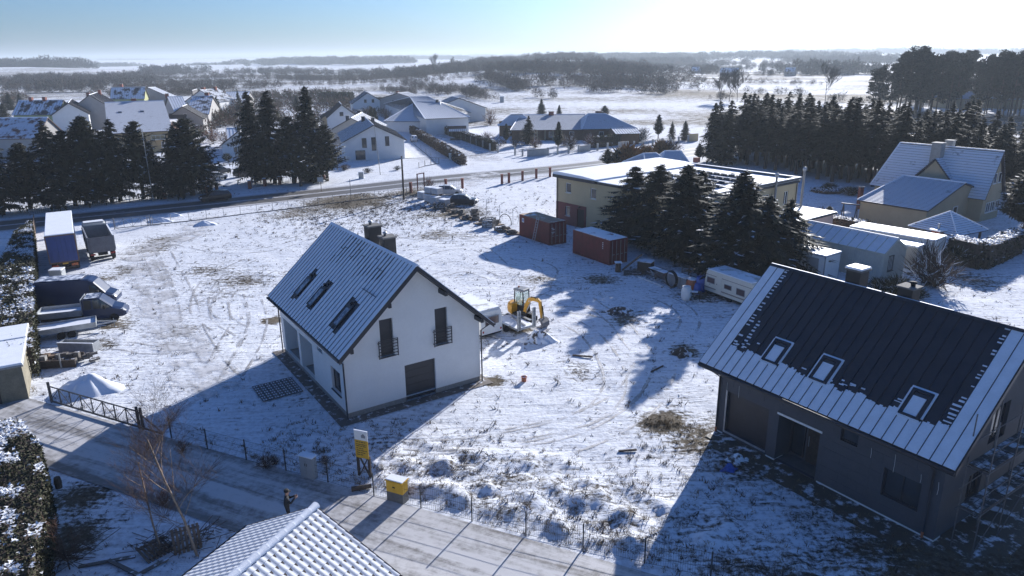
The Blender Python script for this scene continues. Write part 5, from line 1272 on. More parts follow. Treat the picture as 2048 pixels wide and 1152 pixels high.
for (px, py, h, k, w, lb) in [(1256, 332, 4.4, 'copper', 1.1, 'copper-leaved shrub behind the flat-roofed building'), (1292, 320, 3.2, 'copper', .9, 'small copper shrub beside the snowy pavilion roof'), (1322, 310, 3.4, 'copper', .9, 'brownish shrub between the pavilion and the pale fence'), (1343, 310, 3.6, 'twig', 1.0, 'dark bare shrub left of the squat cypresses'),
    (980, 250, 5, 'red', .7, 'tall reddish bare shrub left of the villa'), (975, 290, 3.5, 'red', .9, 'reddish shrubs inside the villa gate'), (1070, 296, 2.6, 'red', .9, 'reddish bare bush before the villa columns'), (1140, 300, 3.4, 'twig', .9, 'dark bare bush behind the villa fence'), (1180, 296, 3.4, 'red', .9, 'bare bush left of the villa carport'), (1240, 280, 3.5, 'red', .8, 'reddish tree-like bush before the carport'), (1285, 285, 4.0, 'grey', .8, 'grey bare bush between carport and tall conifer'),
    (773, 240, 4.5, 'red', .8, 'brown round bush beside the hip roof'), (940, 222, 4, 'red', .7, 'brown bush right of the gabled house'), (455, 292, 4, 'red', 1.2, 'reddish bush behind the white bungalow'), (425, 285, 4, 'red', 1.2, 'reddish garden bush near the village'), (700, 240, 4, 'twig', 1.0, 'bare brown bush behind the gabled house'),
    (455, 322, 1.8, 'snowy', .8, 'round trimmed bush before the bungalow window'), (488, 320, 2.0, 'snowy', .8, 'round dark bush beside the spruces at the bungalow'), (690, 340, 1.2, 'twig', 1.6, 'snowy weeds at the foot of the white gable house'), (735, 345, 1.0, 'grey', 1.8, 'snowy weeds along the verge of the white gable house'), (795, 340, .9, 'grey', 1.6, 'dry weeds at the corner of the white gable house'),
    (858, 384, 2.6, 'red', .6, 'small reddish bare tree between the red posts'), (1868, 575, 3.6, 'twig', .95, 'spiky arching snowy shrub beside the corrugated shed'), (1850, 570, 4.6, 'grey', .6, 'tall bare stems in the spiky shrub beside the shed'), (1795, 590, 1.8, 'snowy', 1.1, 'snowy evergreen bush behind the chimney of the grey house'), (1760, 585, 1.4, 'snowy', 1.2, 'low snowy bush left of the second chimney'), (1915, 530, 2.2, 'snowy', 1.1, 'snowy evergreen bush beneath the dark hedge'), (1830, 600, 1.3, 'snowy', 1.1, 'low snowy evergreen at the end of the grey roof'),
    (1640, 445, 2.2, 'grey', .6, 'thin bare sapling beside the flue'), (1745, 500, 3.2, 'grey', .45, 'thin bare sapling rising above the shed roof'), (1700, 390, 1.4, 'snowy', 1.5, 'snowy plants in the bed before the beige house'), (1660, 380, 1.2, 'snowy', 1.6, 'snowy bed of shrubs beside the spruce wood'),
    (365, 905, .9, 'red', .8, 'reddish dry weeds growing through the lane fence'), (530, 935, .8, 'twig', .9, 'dark dry weeds beside the grey cabinet'), (548, 930, .7, 'twig', .8, 'low dead weeds left of the grey cabinet'), (330, 1010, .9, 'red', .9, 'reddish sapling shoots at the lane edge'), (650, 930, .6, 'twig', .9, 'dry weeds right of the grey cabinet')]:
    shrub(lb, px, py, h, k, w)

# hedges: leafy skin over a clipped block
def hedge(name, label, pts, h, seed=0, snow=.5, leaf=.16, dens=34, m=None, soft=.18, cat='hedge', z0=0.0, trim=None):
    """pts: outline on the ground (world xy). Leaf faces over the top and sides, dark core inside."""
    g = rs(900 + seed); pts = [Vector((p[0], p[1], 0)) for p in pts]; n = len(pts)
    ar = sum(pts[i].x * pts[(i + 1) % n].y - pts[(i + 1) % n].x * pts[i].y for i in range(n))
    if ar < 0: pts = pts[::-1]
    c = sum(pts, Vector()) / n
    t = thing(name, label, cat, (c.x, c.y, 0))
    lp = [p - c for p in pts]
    core = MB().prism([(p * .96) + Vector((0, 0, -.2)) for p in lp], (0, 0, h + .1), 0).build('stems', M['trunk'], t)
    P = []; Nn = []
    xy = np.array([(p.x, p.y) for p in lp]); lo, hi = xy.min(0), xy.max(0)
    A = abs(ar) / 2; k = int(A * dens * 1.3)
    q = lo + g.rand(int(k * (hi - lo).prod() / max(A, .1)) + 20, 2) * (hi - lo); ins = np.zeros(len(q), bool)
    for i in range(n):
        a, b = xy[i], xy[(i + 1) % n]; cond = ((a[1] > q[:, 1]) != (b[1] > q[:, 1])) & (q[:, 0] < (b[0] - a[0]) * (q[:, 1] - a[1]) / (b[1] - a[1] + 1e-12) + a[0]); ins ^= cond
    q = q[ins]; P.append(np.column_stack([q, np.full(len(q), h) + soft * (g.rand(len(q)) - .5) * 1.6])); Nn.append(np.tile([0, 0, 1.0], (len(q), 1)))
    for i in range(n):
        a, b = xy[i], xy[(i + 1) % n]; L = np.linalg.norm(b - a); m_ = int(L * h * dens); tt = g.rand(m_)
        nr = np.array([b[1] - a[1], a[0] - b[0]]) / max(L, 1e-6); p2 = a + (b - a) * tt[:, None] + nr * (soft * (g.rand(m_) - .5))[:, None]
        P.append(np.column_stack([p2, h * g.rand(m_)])); Nn.append(np.tile([nr[0], nr[1], .25], (m_, 1)))
    P = np.concatenate(P); Nn = np.concatenate(Nn); m_ = len(P)
    patch = vnoise(P[:, 0] + 17 * seed, P[:, 1], .9) * .9 + .55 * vnoise(P[:, 0], P[:, 1], .3)
    sn = (P[:, 2] > h - soft) & (patch > .42 - snow * .75); sn |= (g.rand(m_) < .012)
    fl = np.where(sn, .25, 1.0)[:, None]; up = np.array([0, 0, 1.0])
    d = unit((g.randn(m_, 3) + Nn * .5) * np.concatenate([np.ones((m_, 2)), fl], 1)); w = unit(np.cross(d, np.where(sn[:, None], up + .25 * g.randn(m_, 3), unit(Nn + .8 * g.randn(m_, 3))))) * leaf * .5 * np.where(sn, 1.25, 1.0)[:, None]
    P = P + up * (np.where(sn, .05, 0) + np.maximum(0, patch) * .12 * (P[:, 2] > h - soft))[:, None]
    V, F = tri_pack(P - w, 2 * w, d * (leaf * (.8 + .8 * g.rand(m_)))[:, None] + w)
    mats = [m or M['hedge'], M['snow_roof']]
    np_obj('leaves', V, F, mats, sn.astype(int), t)
    return t
def gpoly(z, *px): return [G(a, b, z)[:2] for a, b in px]
def strip(a, b, w):
    a, b = Vector(a[:2]), Vector(b[:2]); d = (b - a).normalized(); n = Vector((-d.y, d.x)) * w / 2
    return [a - n, b - n, b + n, a + n]
hedge('clipped_hedge', 'clipped evergreen hedge crusted with snow at the lower left corner', gpoly(2.6, (-60, 842), (40, 842), (78, 890), (88, 950), (80, 1040), (48, 1180), (-160, 1180)), 2.6, 1, .40, .11, 120)
hedge('boundary_hedge', 'long snowy-topped hedge along the left edge behind the parked vans', gpoly(2.3, (30, 462), (62, 440), (66, 520), (64, 690), (0, 705), (-60, 700), (-20, 560)), 2.3, 2, .36, .14, 62)
hedge('beech_hedge', 'brown clipped beech hedge along the snowy side road', strip(G(824, 266), G(927, 331), 1.3), 1.9, 3, .12, .2, 34, m=mat('brown_beech_leaves', (.09, .06, .04), .9, .4, 2.0))
hedge('pillared_hedge', 'dark clipped hedge behind a row of pale concrete pillars', strip(G(893, 268), G(990, 302), 1.2), 2.1, 4, .35, .2, 30)
hedge('dark_hedge', 'long tall dark hedge in front of the hip-roofed house in the middle distance', strip(G(792, 252), G(960, 240), 2.0), 3.0, 5, .25, .3, 16)
hedge('far_hedge', 'far dark hedge left of the lone white house', strip(G(640, 207), G(706, 208), 3.0), 5.0, 6, .1, .5, 8)
hedge('far_hedge', 'dark low hedge right of the lone white house', strip(G(748, 211), G(815, 213), 2.5), 3.4, 7, .1, .4, 10)
hedge('villa_hedge', 'dark clipped hedge behind the fence at the right of the villa', strip(G(1185, 296), G(1277, 283), 1.6), 2.4, 8, .25, .25, 22)
hedge('garden_hedge', 'clipped dark hedge with snowy top between the sheds and the swing', strip(G(1640, 452), G(1738, 470), 1.0), 1.5, 9, .75, .18, 40, m=M['thuja'])
hedge('garden_hedge', 'thick brown hedge with snow on top in front of the gazebo', strip(G(1896, 522), G(1962, 538), 1.3), 2.6, 10, .8, .18, 34, m=M['thuja'])
hedge('garden_hedge', 'thick hedge with lumpy snow on top running away at the right edge', strip(G(1958, 538), G(2030, 505), 1.4), 2.5, 11, .9, .18, 34, m=M['thuja'])
hedge('flower_bed', 'round snowy heather bed on the lawn before the beige house', [(G(1655, 384) + Vector((math.cos(a) * 2.6, math.sin(a) * 2.0, 0)))[:2] for a in np.linspace(0, 5.9, 9)], .5, 12, .7, .16, 30)

# far woods and hedgerows: masses nobody could count
def mass(name, strips, seed, mats, size=1.0, dens=1.0, conif=0.0, cap=230):
    g = rs(seed); Ps, As, Bs = [], [], []
    for (x1, y1, x2, y2, h, wd) in strips:
        a, b = np.array(G(x1, y1)[:2]), np.array(G(x2, y2)[:2]); L = np.linalg.norm(b - a)
        n = int(max(4, min(cap, L * max(1, wd / 6) / (h * .55))))
        wide = max(1.0, L / n * max(1, wd / 12) * .55 / (h * .5))            # fewer clumps than trees: each then stands for a group
        c = a + (b - a) * g.rand(n)[:, None] + g.randn(n, 2) * wd * .33
        hh = h * (.55 + .6 * g.rand(n) ** 1.5); z = height(c[:, 0], c[:, 1]); r = hh * (.38 + .25 * g.rand(n)) * min(wide, 4)
        m_ = int(46 * dens * (1 + .4 * (h > 8)) * min(2.2, wide)); N_ = n * m_
        rep = lambda q: np.repeat(q, m_, 0)
        e = unit(g.randn(N_, 3)); rad = g.rand(N_) ** .45
        p = e * rad[:, None] * np.stack([rep(r), rep(r), rep(hh) * .5], 1) + np.column_stack([rep(c), rep(z + hh * .5)])
        dd = unit(e * .8 + np.array([0, 0, .55]) + .7 * g.randn(N_, 3)); ln = rep(hh) * (.10 + .16 * g.rand(N_)) * min(1.6, wide ** .5)
        w = unit(np.cross(dd, g.randn(N_, 3))) * (ln * .20 * size)[:, None]
        Ps.append(p - w); As.append(2 * w); Bs.append(dd * ln[:, None] + w)
    V, F = tri_pack(np.concatenate(Ps), np.concatenate(As), np.concatenate(Bs)); print(name, len(F))
    mi = (g.rand(len(F)) * len(mats)).astype(int)
    return tag(np_obj(name, V, F, mats, mi), kind='stuff')
mass('hedgerow', [(130, 166, 420, 160, 7, 20), (250, 152, 420, 150, 8, 25), (640, 150, 770, 150, 8, 25), (470, 148, 640, 147, 9, 30), (780, 168, 960, 168, 5, 14), (1330, 176, 1450, 178, 4, 8), (1440, 168, 1640, 170, 4, 8), (1350, 152, 1560, 153, 6, 14), (1560, 150, 1700, 150, 8, 20), (1340, 132, 1500, 131, 10, 30), (560, 196, 720, 193, 4, 10), (330, 178, 470, 184, 6, 14), (400, 158, 490, 156, 8, 20), (485, 160, 600, 158, 8, 20), (600, 160, 765, 158, 8, 25), (575, 175, 912, 173, 4.5, 14), (412, 182, 560, 178, 6, 20), (560, 160, 760, 163, 5, 25), (770, 184, 830, 196, 4, 10), (812, 178, 905, 196, 5, 12), (900, 186, 985, 206, 5, 10),
     (965, 172, 1050, 188, 7, 16), (1000, 180, 1052, 190, 7, 12), (1062, 198, 1126, 201, 5, 8), (1060, 180, 1215, 184, 8, 22), (1180, 188, 1360, 190, 6, 18), (1190, 180, 1330, 182, 8, 25), (1355, 166, 1420, 168, 4, 10), (1492, 188, 1632, 190, 4, 8), (1430, 200, 1480, 204, 4, 8),
     (300, 196, 420, 190, 5, 18), (230, 188, 330, 182, 6, 20), (400, 170, 520, 168, 6, 25), (1380, 148, 1440, 148, 9, 20), (1500, 136, 1575, 136, 11, 30), (1640, 200, 1700, 202, 4, 8)], 1, [M['twig_grey'], M['twig']], .62, 2.6)
mass('bare_wood', [(0, 190, 300, 180, 8, 25), (0, 180, 290, 168, 8, 40), (40, 168, 280, 160, 9, 50), (0, 172, 120, 166, 9, 40), (280, 176, 400, 172, 6, 30), (760, 158, 985, 160, 9, 40), (780, 150, 980, 150, 9, 60), (985, 165, 1215, 168, 9, 40), (990, 152, 1220, 156, 10, 60), (1010, 140, 1190, 140, 11, 80), (1000, 130, 1180, 128, 12, 90), (940, 148, 1010, 140, 10, 50), (1200, 160, 1330, 165, 8, 40), (1215, 145, 1340, 148, 8, 60), (1230, 172, 1350, 176, 7, 30), (1180, 176, 1280, 180, 8, 20)], 2, [M['twig_grey'], M['twig_grey'], M['twig']], .62, 3.0)
mass('far_forest', [(-60, 148, 125, 146, 17, 90), (-60, 143, 110, 142, 18, 120), (-60, 138, 90, 137, 18, 140), (306, 148, 376, 147, 12, 60), (550, 131, 765, 131, 16, 220), (1180, 124, 1345, 126, 15, 200), (1265, 131, 1340, 131, 14, 120), (1630, 146, 1700, 148, 13, 80), (1660, 126, 1790, 126, 15, 200), (140, 134, 260, 133, 14, 120), (760, 122, 940, 121, 16, 250), (1500, 122, 1700, 121, 16, 200), (380, 133, 470, 132, 8, 30), (1380, 138, 1480, 138, 7, 40)], 3, [M['pine'], M['twig_grey']], 1.0, 2.6)
mass('horizon_forest', [(-200, 128.5, 300, 125, 22, 500), (250, 124.5, 700, 120, 22, 500), (650, 119.5, 1200, 116, 22, 500), (1100, 116, 1700, 112.5, 22, 500), (1600, 112, 2250, 108.5, 22, 500)], 4, [M['pine']], 2.0, .8)
mass('pine_undergrowth', [(1780, 205, 2070, 201, 7, 14), (1790, 200, 2070, 196, 8, 16), (1800, 195, 2070, 191, 8, 16), (1700, 208, 1800, 206, 4, 8)], 7, [M['pine'], M['twig']], 1.0, 1.6)
mass('village_garden', [(110, 262, 210, 250, 4.5, 10), (0, 262, 90, 250, 4.5, 10), (340, 262, 470, 250, 5, 12), (410, 232, 500, 226, 5, 14), (500, 212, 640, 205, 6, 16), (640, 226, 700, 220, 5, 12), (560, 262, 660, 250, 5, 12), (0, 214, 60, 208, 6, 12), (180, 196, 420, 188, 5, 14), (440, 206, 560, 200, 5, 16), (800, 232, 930, 228, 3, 8), (40, 300, 180, 290, 3.5, 8), (330, 280, 420, 262, 4, 12), (430, 250, 560, 240, 5, 16), (520, 225, 640, 215, 5, 16), (660, 214, 800, 220, 4, 14), (240, 230, 330, 222, 4, 12), (380, 250, 480, 245, 4, 10), (560, 250, 640, 245, 4, 10), (700, 236, 790, 232, 4.5, 10), (0, 290, 60, 280, 4, 10), (1100, 290, 1180, 286, 2.5, 5), (980, 292, 1060, 294, 2.2, 5)], 5, [M['twig'], M['twig_red'], M['hedge']], .7, 4.0)

# dry grass and clods in the thin snow
def tufts(name, spots, seed, m, hgt, n_per, wdt=.012):
    g = rs(seed); Ps, As, Bs = [], [], []
    for (x, y, s) in spots:
        k = n_per; z = gz(x, y); a = g.rand(k) * 6.28; e = .5 + .9 * g.rand(k)
        d = np.stack([np.cos(a) * np.cos(e), np.sin(a) * np.cos(e), np.sin(e)], 1); p = np.array([x, y, z - .02]) + np.column_stack([g.randn(k, 2) * .07 * s, np.zeros(k)])
        w = unit(np.cross(d, g.randn(k, 3))) * wdt * s; Ps.append(p - w); As.append(2 * w); Bs.append(d * (hgt * s * (.5 + .8 * g.rand(k)))[:, None] + w)
    V, F = tri_pack(np.concatenate(Ps), np.concatenate(As), np.concatenate(Bs)); return tag(np_obj(name, V, F, m), kind='stuff')
_blds = [(*WH, -.8, -.8, 10, 13.2), (*DH, -.7, -.5, 13.9, 9.6)]
def clear(x, y):
    ok = np.ones(len(x))
    for (ox, oy, th, x0, y0, x1, y1) in _blds:
        u = (x - ox) * math.cos(th) + (y - oy) * math.sin(th); v = -(x - ox) * math.sin(th) + (y - oy) * math.cos(th)
        ok[(x0 < u) & (u < x1) & (y0 < v) & (v < y1)] = 0
    for pts, w in ((LANE, 2.7), (ROAD, 4.6)): ok[dist_line(x, y, pts) < w] = 0
    return ok
def scatter(n, seed, fn):
    g = rs(seed); x = g.uniform(-45, 45, n * 40); y = g.uniform(18, 118, n * 40)
    k = np.nonzero(g.rand(len(x)) < fn(x, y))[0][:n]
    return list(zip(x[k], y[k], .6 + .9 * g.rand(len(k))))
def w_verge(x, y):
    s = (x + 22.2) * .422 + (y - 37.6) * .907; a = (x + 22.2) * .907 - (y - 37.6) * .422
    v = np.where((s > .2) & (s < 9) & (a > 8), .7 * (1 - s / 9) + .12, 0)
    v = np.where((s > .2) & (s < 13) & (a > 27), np.maximum(v, .42), v)
    v = np.where((s > -.4) & (s < 1.2), np.maximum(v, .5), v)
    return v * clear(x, y) * (.3 + 1.2 * (vnoise(x, y, 1.6) + .5))
def w_field(x, y):
    v = .9 * np.exp(-(np.hypot(x + 18, y - 98) / 11) ** 2) + .05
    v = np.where(y < 50, .07, v)
    return v * clear(x, y) * (.2 + 1.5 * (vnoise(x, y, 3.0) + .5))
_c = G(1330, 848); _sp = [(_c.x + rnd.gauss(0, .7), _c.y + rnd.gauss(0, .5), 1.1) for _ in range(90)]
tufts('dry_grass', scatter(2300, 1, w_verge) + _sp, 1, M['dry_grass'], .18, 9)
tufts('dead_weeds', scatter(600, 2, w_verge), 2, M['tuft'], .18, 12, .016)
tufts('yard_clods', scatter(7000, 6, lambda x, y: clear(x, y) * (.15 + np.maximum(0, vnoise(x, y, 4.0) + .1)) * (y < 100)), 6, M['tuft'], .07, 5, .03)
tufts('field_grass', scatter(3800, 3, w_field), 3, M['tuft'], .26, 7, .02)
# ---------------------------------------------------------------- vehicles
M['tyre'] = M['black']
M['rim'] = mat('wheel_rim', (.30, .31, .32), .4, .15, 6.0, metal=.6)
M['lamp'] = mat('lamp_glass', (.55, .56, .56), .15, .1, 8.0)
M['tail'] = mat('red_lamp', (.30, .02, .015), .3, .1, 8.0)
M['silver'] = snowed('frosted_silver_paint', (.33, .34, .36), .40, 1.6, .08, .4, upmin=.35)
M['dark_car'] = snowed('dark_car_paint', (.025, .028, .035), .30, 1.6, .07, .3, upmin=.45)
M['black_car'] = mat('black_car_paint', (.015, .016, .02), .25, .2, 1.0)
M['white_car'] = snowed('white_car_under_snow', (.55, .56, .58), .6, 1.6, .08, .4, upmin=.35)
M['container_red'] = mat('container_red', (.15, .026, .022), .6, .22, 1.1, .1, 12.0)
M['container_rust'] = snowed('rusty_container_top', (.34, .22, .145), .22, .9, .1, .8)

def loft(b, st, m=0):
    """Skin mirrored half-profiles [(x, [(y, z), ...]), ...] into a body."""
    n = len(st[0][1]); rings = []
    for x, pr in st: rings.append([(x, -y, z) for (y, z) in pr] + [(x, y, z) for (y, z) in pr[::-1]])
    k = len(rings[0]); v = [p for r_ in rings for p in r_]; f = []
    for i in range(len(rings) - 1):
        for j in range(k):
            j2 = (j + 1) % k; f.append((i * k + j, i * k + j2, (i + 1) * k + j2, (i + 1) * k + j))
    f.append(tuple(range(k))); f.append(tuple((len(rings) - 1) * k + j for j in range(k))[::-1])
    b.mesh(v, f, m); return b
def wheel(parent, x, y, r, w, side):
    prof = [(r * .62, -w / 2), (r * .93, -w / 2), (r, -w * .3), (r, w * .3), (r * .93, w / 2), (r * .62, w / 2)]
    t = MB().lathe(prof, (x, y, r), 16, 0, 'y').build('wheel', M['tyre'], parent, smooth=False)
    MB().lathe([(r * .1, side * w * .30), (r * .35, side * w * .42), (r * .55, side * w * .50), (r * .61, side * w * .46)], (x, y, r), 14, 0, 'y').build('rim', M['rim'], t)
    return t
def quad_glass(parent, p, out, name='window', m=None):
    p = [Vector(q) for q in p]; c = sum(p, Vector()) / len(p); o = Vector(out)
    q = [c + (v - c) * .88 + o * .012 for v in p]; b = MB(); b.prism(q, o * .006, 0)
    return b.build(name, m or M['glass'], parent, recalc=True)
def car(name, label, loc, rot, paint, kind='hatch', L=4.3, W=1.76, H=1.5, cat='car', group=None):
    t = thing(name, label, cat, loc, rot, group); w = W / 2; k = L / 4.3
    rear = -1.95 if kind == 'hatch' else -2.02
    prof = [(-2.15, .34, .62, .66, .80, .70), (rear - .06, .24, .88, .93, .93, .78), (rear + (.42 if kind == 'hatch' else .25), .20, .92, H * .955, .98, .70), (-.70, .19, .92, H, 1.0, .72), (.28, .19, .91, H * .965, 1.0, .70), (1.02, .19, .91, .97, .99, .80), (1.85, .22, .78, .82, .94, .72), (2.13, .34, .58, .62, .78, .62)]
    st = [(x * k, [(w * wb * .92, zb), (w * wb, (zb + zt) * .5), (w * wb * .985, zt), (w * wr, zr), (w * wr * .5, zr + .025)]) for (x, zb, zt, zr, wb, wr) in prof]
    body = loft(MB(), st).build('body', paint, t, smooth=False, recalc=True)
    P = lambda i, j, s: Vector((st[i][0], s * st[i][1][j][0], st[i][1][j][1]))
    for s in (-1, 1):
        for (i, j) in ((2, 3), (3, 4)):
            quad_glass(t, [P(i, 2, s), P(j, 2, s), P(j, 3, s), P(i, 3, s)], (0, s * .9, .4))
        quad_glass(t, [P(4, 2, s), P(5, 2, s), P(4, 3, s)], (0, s * .9, .4))
        MB().box(.55 * k, s * (w + .10) - .09, .92, .70 * k, s * (w + .10) + .09, 1.05).build('mirror', paint, t)
        MB().frame_box(P(6, 2, s) + Vector((.05, -s * .02, -.10)), (.24, -s * .12, -.06), (0, -s * .22, .03), (0, 0, .11)).build('headlight', M['lamp'], t)
        MB().box(rear * k - .09, s * w * .86 - .09, .68, rear * k + .02, s * w * .86 + .09, .86).build('tail_light', M['tail'], t)
        for x in (-1.32, 1.33): wheel(t, x * k, s * (w - .10), .32, .21, s)
    quad_glass(t, [P(4, 3, -1), P(4, 3, 1), P(5, 3, 1), P(5, 3, -1)], (.6, 0, .8), 'windscreen')
    quad_glass(t, [P(1, 3, -1), P(1, 3, 1), P(2, 3, 1), P(2, 3, -1)], (-.8, 0, .5), 'rear_window')
    return t
def at(px, py): return on(px, py)
p0 = at(392, 408); p1 = at(452, 399); c_ = (p0 + p1) / 2
car('parked_car', 'black estate car driving along the road past the dark conifers', (c_.x + .3, c_.y + .9, .02), math.atan2(.83, 1.0) - .10 + math.pi, M['black_car'], 'estate', 4.6).name = 'estate_car'
car('parked_car', 'frosted silver hatchback parked behind the dark car by the red brick posts', on(898, 392) + Vector((0, 1.0, 0)), R(-4), M['silver'], 'hatch', 4.2, group='cars in the yard of the flat-roofed building')
car('parked_car', 'dark green-black hatchback parked beside the wrapped pallets', on(928, 410) + Vector((0, .4, 0)), R(-8), M['dark_car'], 'hatch', 4.2, group='cars in the yard of the flat-roofed building')
car('parked_car', 'pale snow-covered car in the driveway left of the tall spruces', on(433, 360), R(64), M['white_car'], 'hatch', 4.1, group='cars in the driveway of the bungalow')
car('parked_car', 'dark car parked behind the pale one in the bungalow driveway', on(440, 348), R(64), M['dark_car'], 'hatch', 4.3, group='cars in the driveway of the bungalow')
car('parked_car', 'dark snow-topped car half hidden by the tall spruces', on(491, 352), R(62), M['dark_car'], 'estate', 4.4, 1.8, 1.6, group='cars in the driveway of the bungalow')
car('parked_car', 'small snow-dusted car parked at the far end of the side road', on(828, 282), R(100), M['white_car'], 'hatch', 4.1)

def panel_van():
    """Long high-roofed van, front to local +x."""
    t = thing('panel_van', 'long dark blue high-roofed van parked nose out beside the hedge', 'van', (-37.9, 60.0, 0), R(12)); w = .98
    prof = [(-3.15, .42, 1.2, 2.42, .97, .90), (-3.05, .35, 1.2, 2.55, 1, .90), (-.2, .33, 1.2, 2.62, 1, .90), (1.15, .33, 1.22, 2.52, 1, .87), (1.55, .33, 1.24, 2.30, 1, .85), (2.35, .33, 1.22, 1.32, .98, .84), (2.95, .36, .98, 1.06, .92, .78), (3.15, .45, .75, .8, .80, .66)]
    st = [(x, [(w * wb * .95, zb), (w * wb, zb + .35), (w * wb, zt), (w * wr, zr - .06), (w * wr * .8, zr)]) for (x, zb, zt, zr, wb, wr) in prof]
    loft(MB(), st).build('body', M['blue_van'], t, recalc=True)
    P = lambda i, j, s: Vector((st[i][0], s * st[i][1][j][0], st[i][1][j][1]))
    for s in (-1, 1):
        a, b_, c, d = P(3, 2, s), P(5, 2, s), P(4, 3, s), P(3, 3, s); quad_glass(t, [a, b_, c.lerp(b_, .1), d.lerp(a, .3)], (0, s, .2))
        for x in (-2.0, 2.05): wheel(t, x, s * .88, .35, .24, s)
        MB().box(1.75, s * 1.12 - .1, 1.25, 1.93, s * 1.12 + .1, 1.6).build('mirror', M['black'], t)
        MB().box(2.72, s * .72 - .14, .86, 3.04, s * .72 + .14, 1.04).build('headlight', M['lamp'], t)
        MB().box(-3.17, s * .9 - .05, 1.0, -3.10, s * .9 + .05, 1.6).build('tail_light', M['tail'], t)
    quad_glass(t, [P(4, 3, -1), P(4, 3, 1), P(5, 3, 1), P(5, 3, -1)], (.7, 0, .7), 'windscreen')
    MB().box(-3.0, -.80, 2.60, .6, .80, 2.635).build('roof_frost', M['frost_film'], t)
    return t
M['frost_film'] = snowed('frost_on_paint', (.05, .075, .14), .45, 2.2, .12, .5)
panel_van()
def dropside_truck():
    t = thing('dropside_truck', 'blue crew-cab pickup truck with a snowy dropside bed', 'truck', (-35.2, 56.1, 0), R(18)); w = .96
    prof = [(.0, .42, 1.15, 1.95, .97, .86), (.12, .35, 1.18, 2.08, 1, .86), (1.35, .33, 1.18, 2.05, 1, .84), (2.15, .33, 1.18, 1.28, .98, .84), (2.85, .36, .95, 1.02, .92, .78), (3.1, .45, .72, .77, .80, .66)]
    st = [(x, [(w * wb * .95, zb), (w * wb, zb + .3), (w * wb, zt), (w * wr, zr - .05), (w * wr * .7, zr)]) for (x, zb, zt, zr, wb, wr) in prof]
    loft(MB(), st).build('cab', M['blue_van'], t, recalc=True)
    P = lambda i, j, s: Vector((st[i][0], s * st[i][1][j][0], st[i][1][j][1]))
    for s in (-1, 1):
        a, b_, c, d = P(1, 2, s), P(2, 2, s), P(2, 3, s), P(1, 3, s)
        quad_glass(t, [a, a.lerp(b_, .48), d.lerp(c, .48), d], (0, s, .2)); quad_glass(t, [a.lerp(b_, .52), b_, c, d.lerp(c, .52)], (0, s, .2)); quad_glass(t, [P(2, 2, s), P(3, 2, s), P(2, 3, s)], (0, s, .2))
        for x in (-2.1, 2.2): wheel(t, x, s * .86, .35, .24, s)
        MB().box(1.55, s * 1.1 - .09, 1.2, 1.72, s * 1.1 + .09, 1.5).build('mirror', M['black'], t)
        MB().box(2.66, s * .7 - .14, .84, 2.96, s * .7 + .14, 1.0).build('headlight', M['lamp'], t)
    quad_glass(t, [P(2, 3, -1), P(2, 3, 1), P(3, 3, 1), P(3, 3, -1)], (.7, 0, .7), 'windscreen')
    MB().box(.15, -.75, 2.085, 1.2, .75, 2.12).build('roof_snow', M['frost_film'], t)
    bed = MB().box(-3.4, -1.02, .78, -.08, 1.02, .90).build('load_bed', M['galv'], t)
    for (x0, y0, x1, y1) in ((-3.4, -1.02, -.08, -.98), (-3.4, .98, -.08, 1.02), (-3.4, -.98, -3.36, .98), (-.12, -.98, -.08, .98)): MB().box(x0, y0, .902, x1, y1, 1.26).build('dropside', M['galv'], bed)
    MB().box(-3.35, -.97, .902, -.13, .97, .98).build('snow_layer', M['snow_roof'], bed)
    MB().box(-.07, -.9, .9, -.02, .9, 2.1).build('headboard', M['galv'], t)
    MB().box(-3.2, -.5, .42, 2.0, .5, .70).build('chassis', M['black'], t)
dropside_truck()
def flat_trailer():
    t = thing('flatbed_trailer', 'low grey flatbed trailer with snow on its deck, nearest of the parked vehicles', 'trailer', (-34.9, 52.75, 0), R(28))
    MB().box(-2.2, -.9, .62, 2.1, .9, .78).build('deck', M['galv'], t)
    for (x0, y0, x1, y1) in ((-2.2, -.9, 2.1, -.86), (-2.2, .86, 2.1, .9), (-2.2, -.86, -2.16, .86), (2.06, -.86, 2.1, .86)): MB().box(x0, y0, .782, x1, y1, 1.02).build('side_board', M['galv'], t)
    MB().box(-2.15, -.85, .782, 2.05, .85, .88).build('snow_layer', M['snow_roof'], t)
    b = MB(); b.bar((2.1, -.5, .66), (3.5, 0, .6), .08); b.bar((2.1, .5, .66), (3.5, 0, .6), .08); b.build('drawbar', M['galv'], t); MB().tube([(3.3, .12, .05), (3.3, .12, .8)], .03, 6).build('jockey_stand', M['galv'], t)
    for s in (-1, 1):
        for x in (-.35, .35): wheel(t, x, s * .80, .29, .18, s)
flat_trailer()
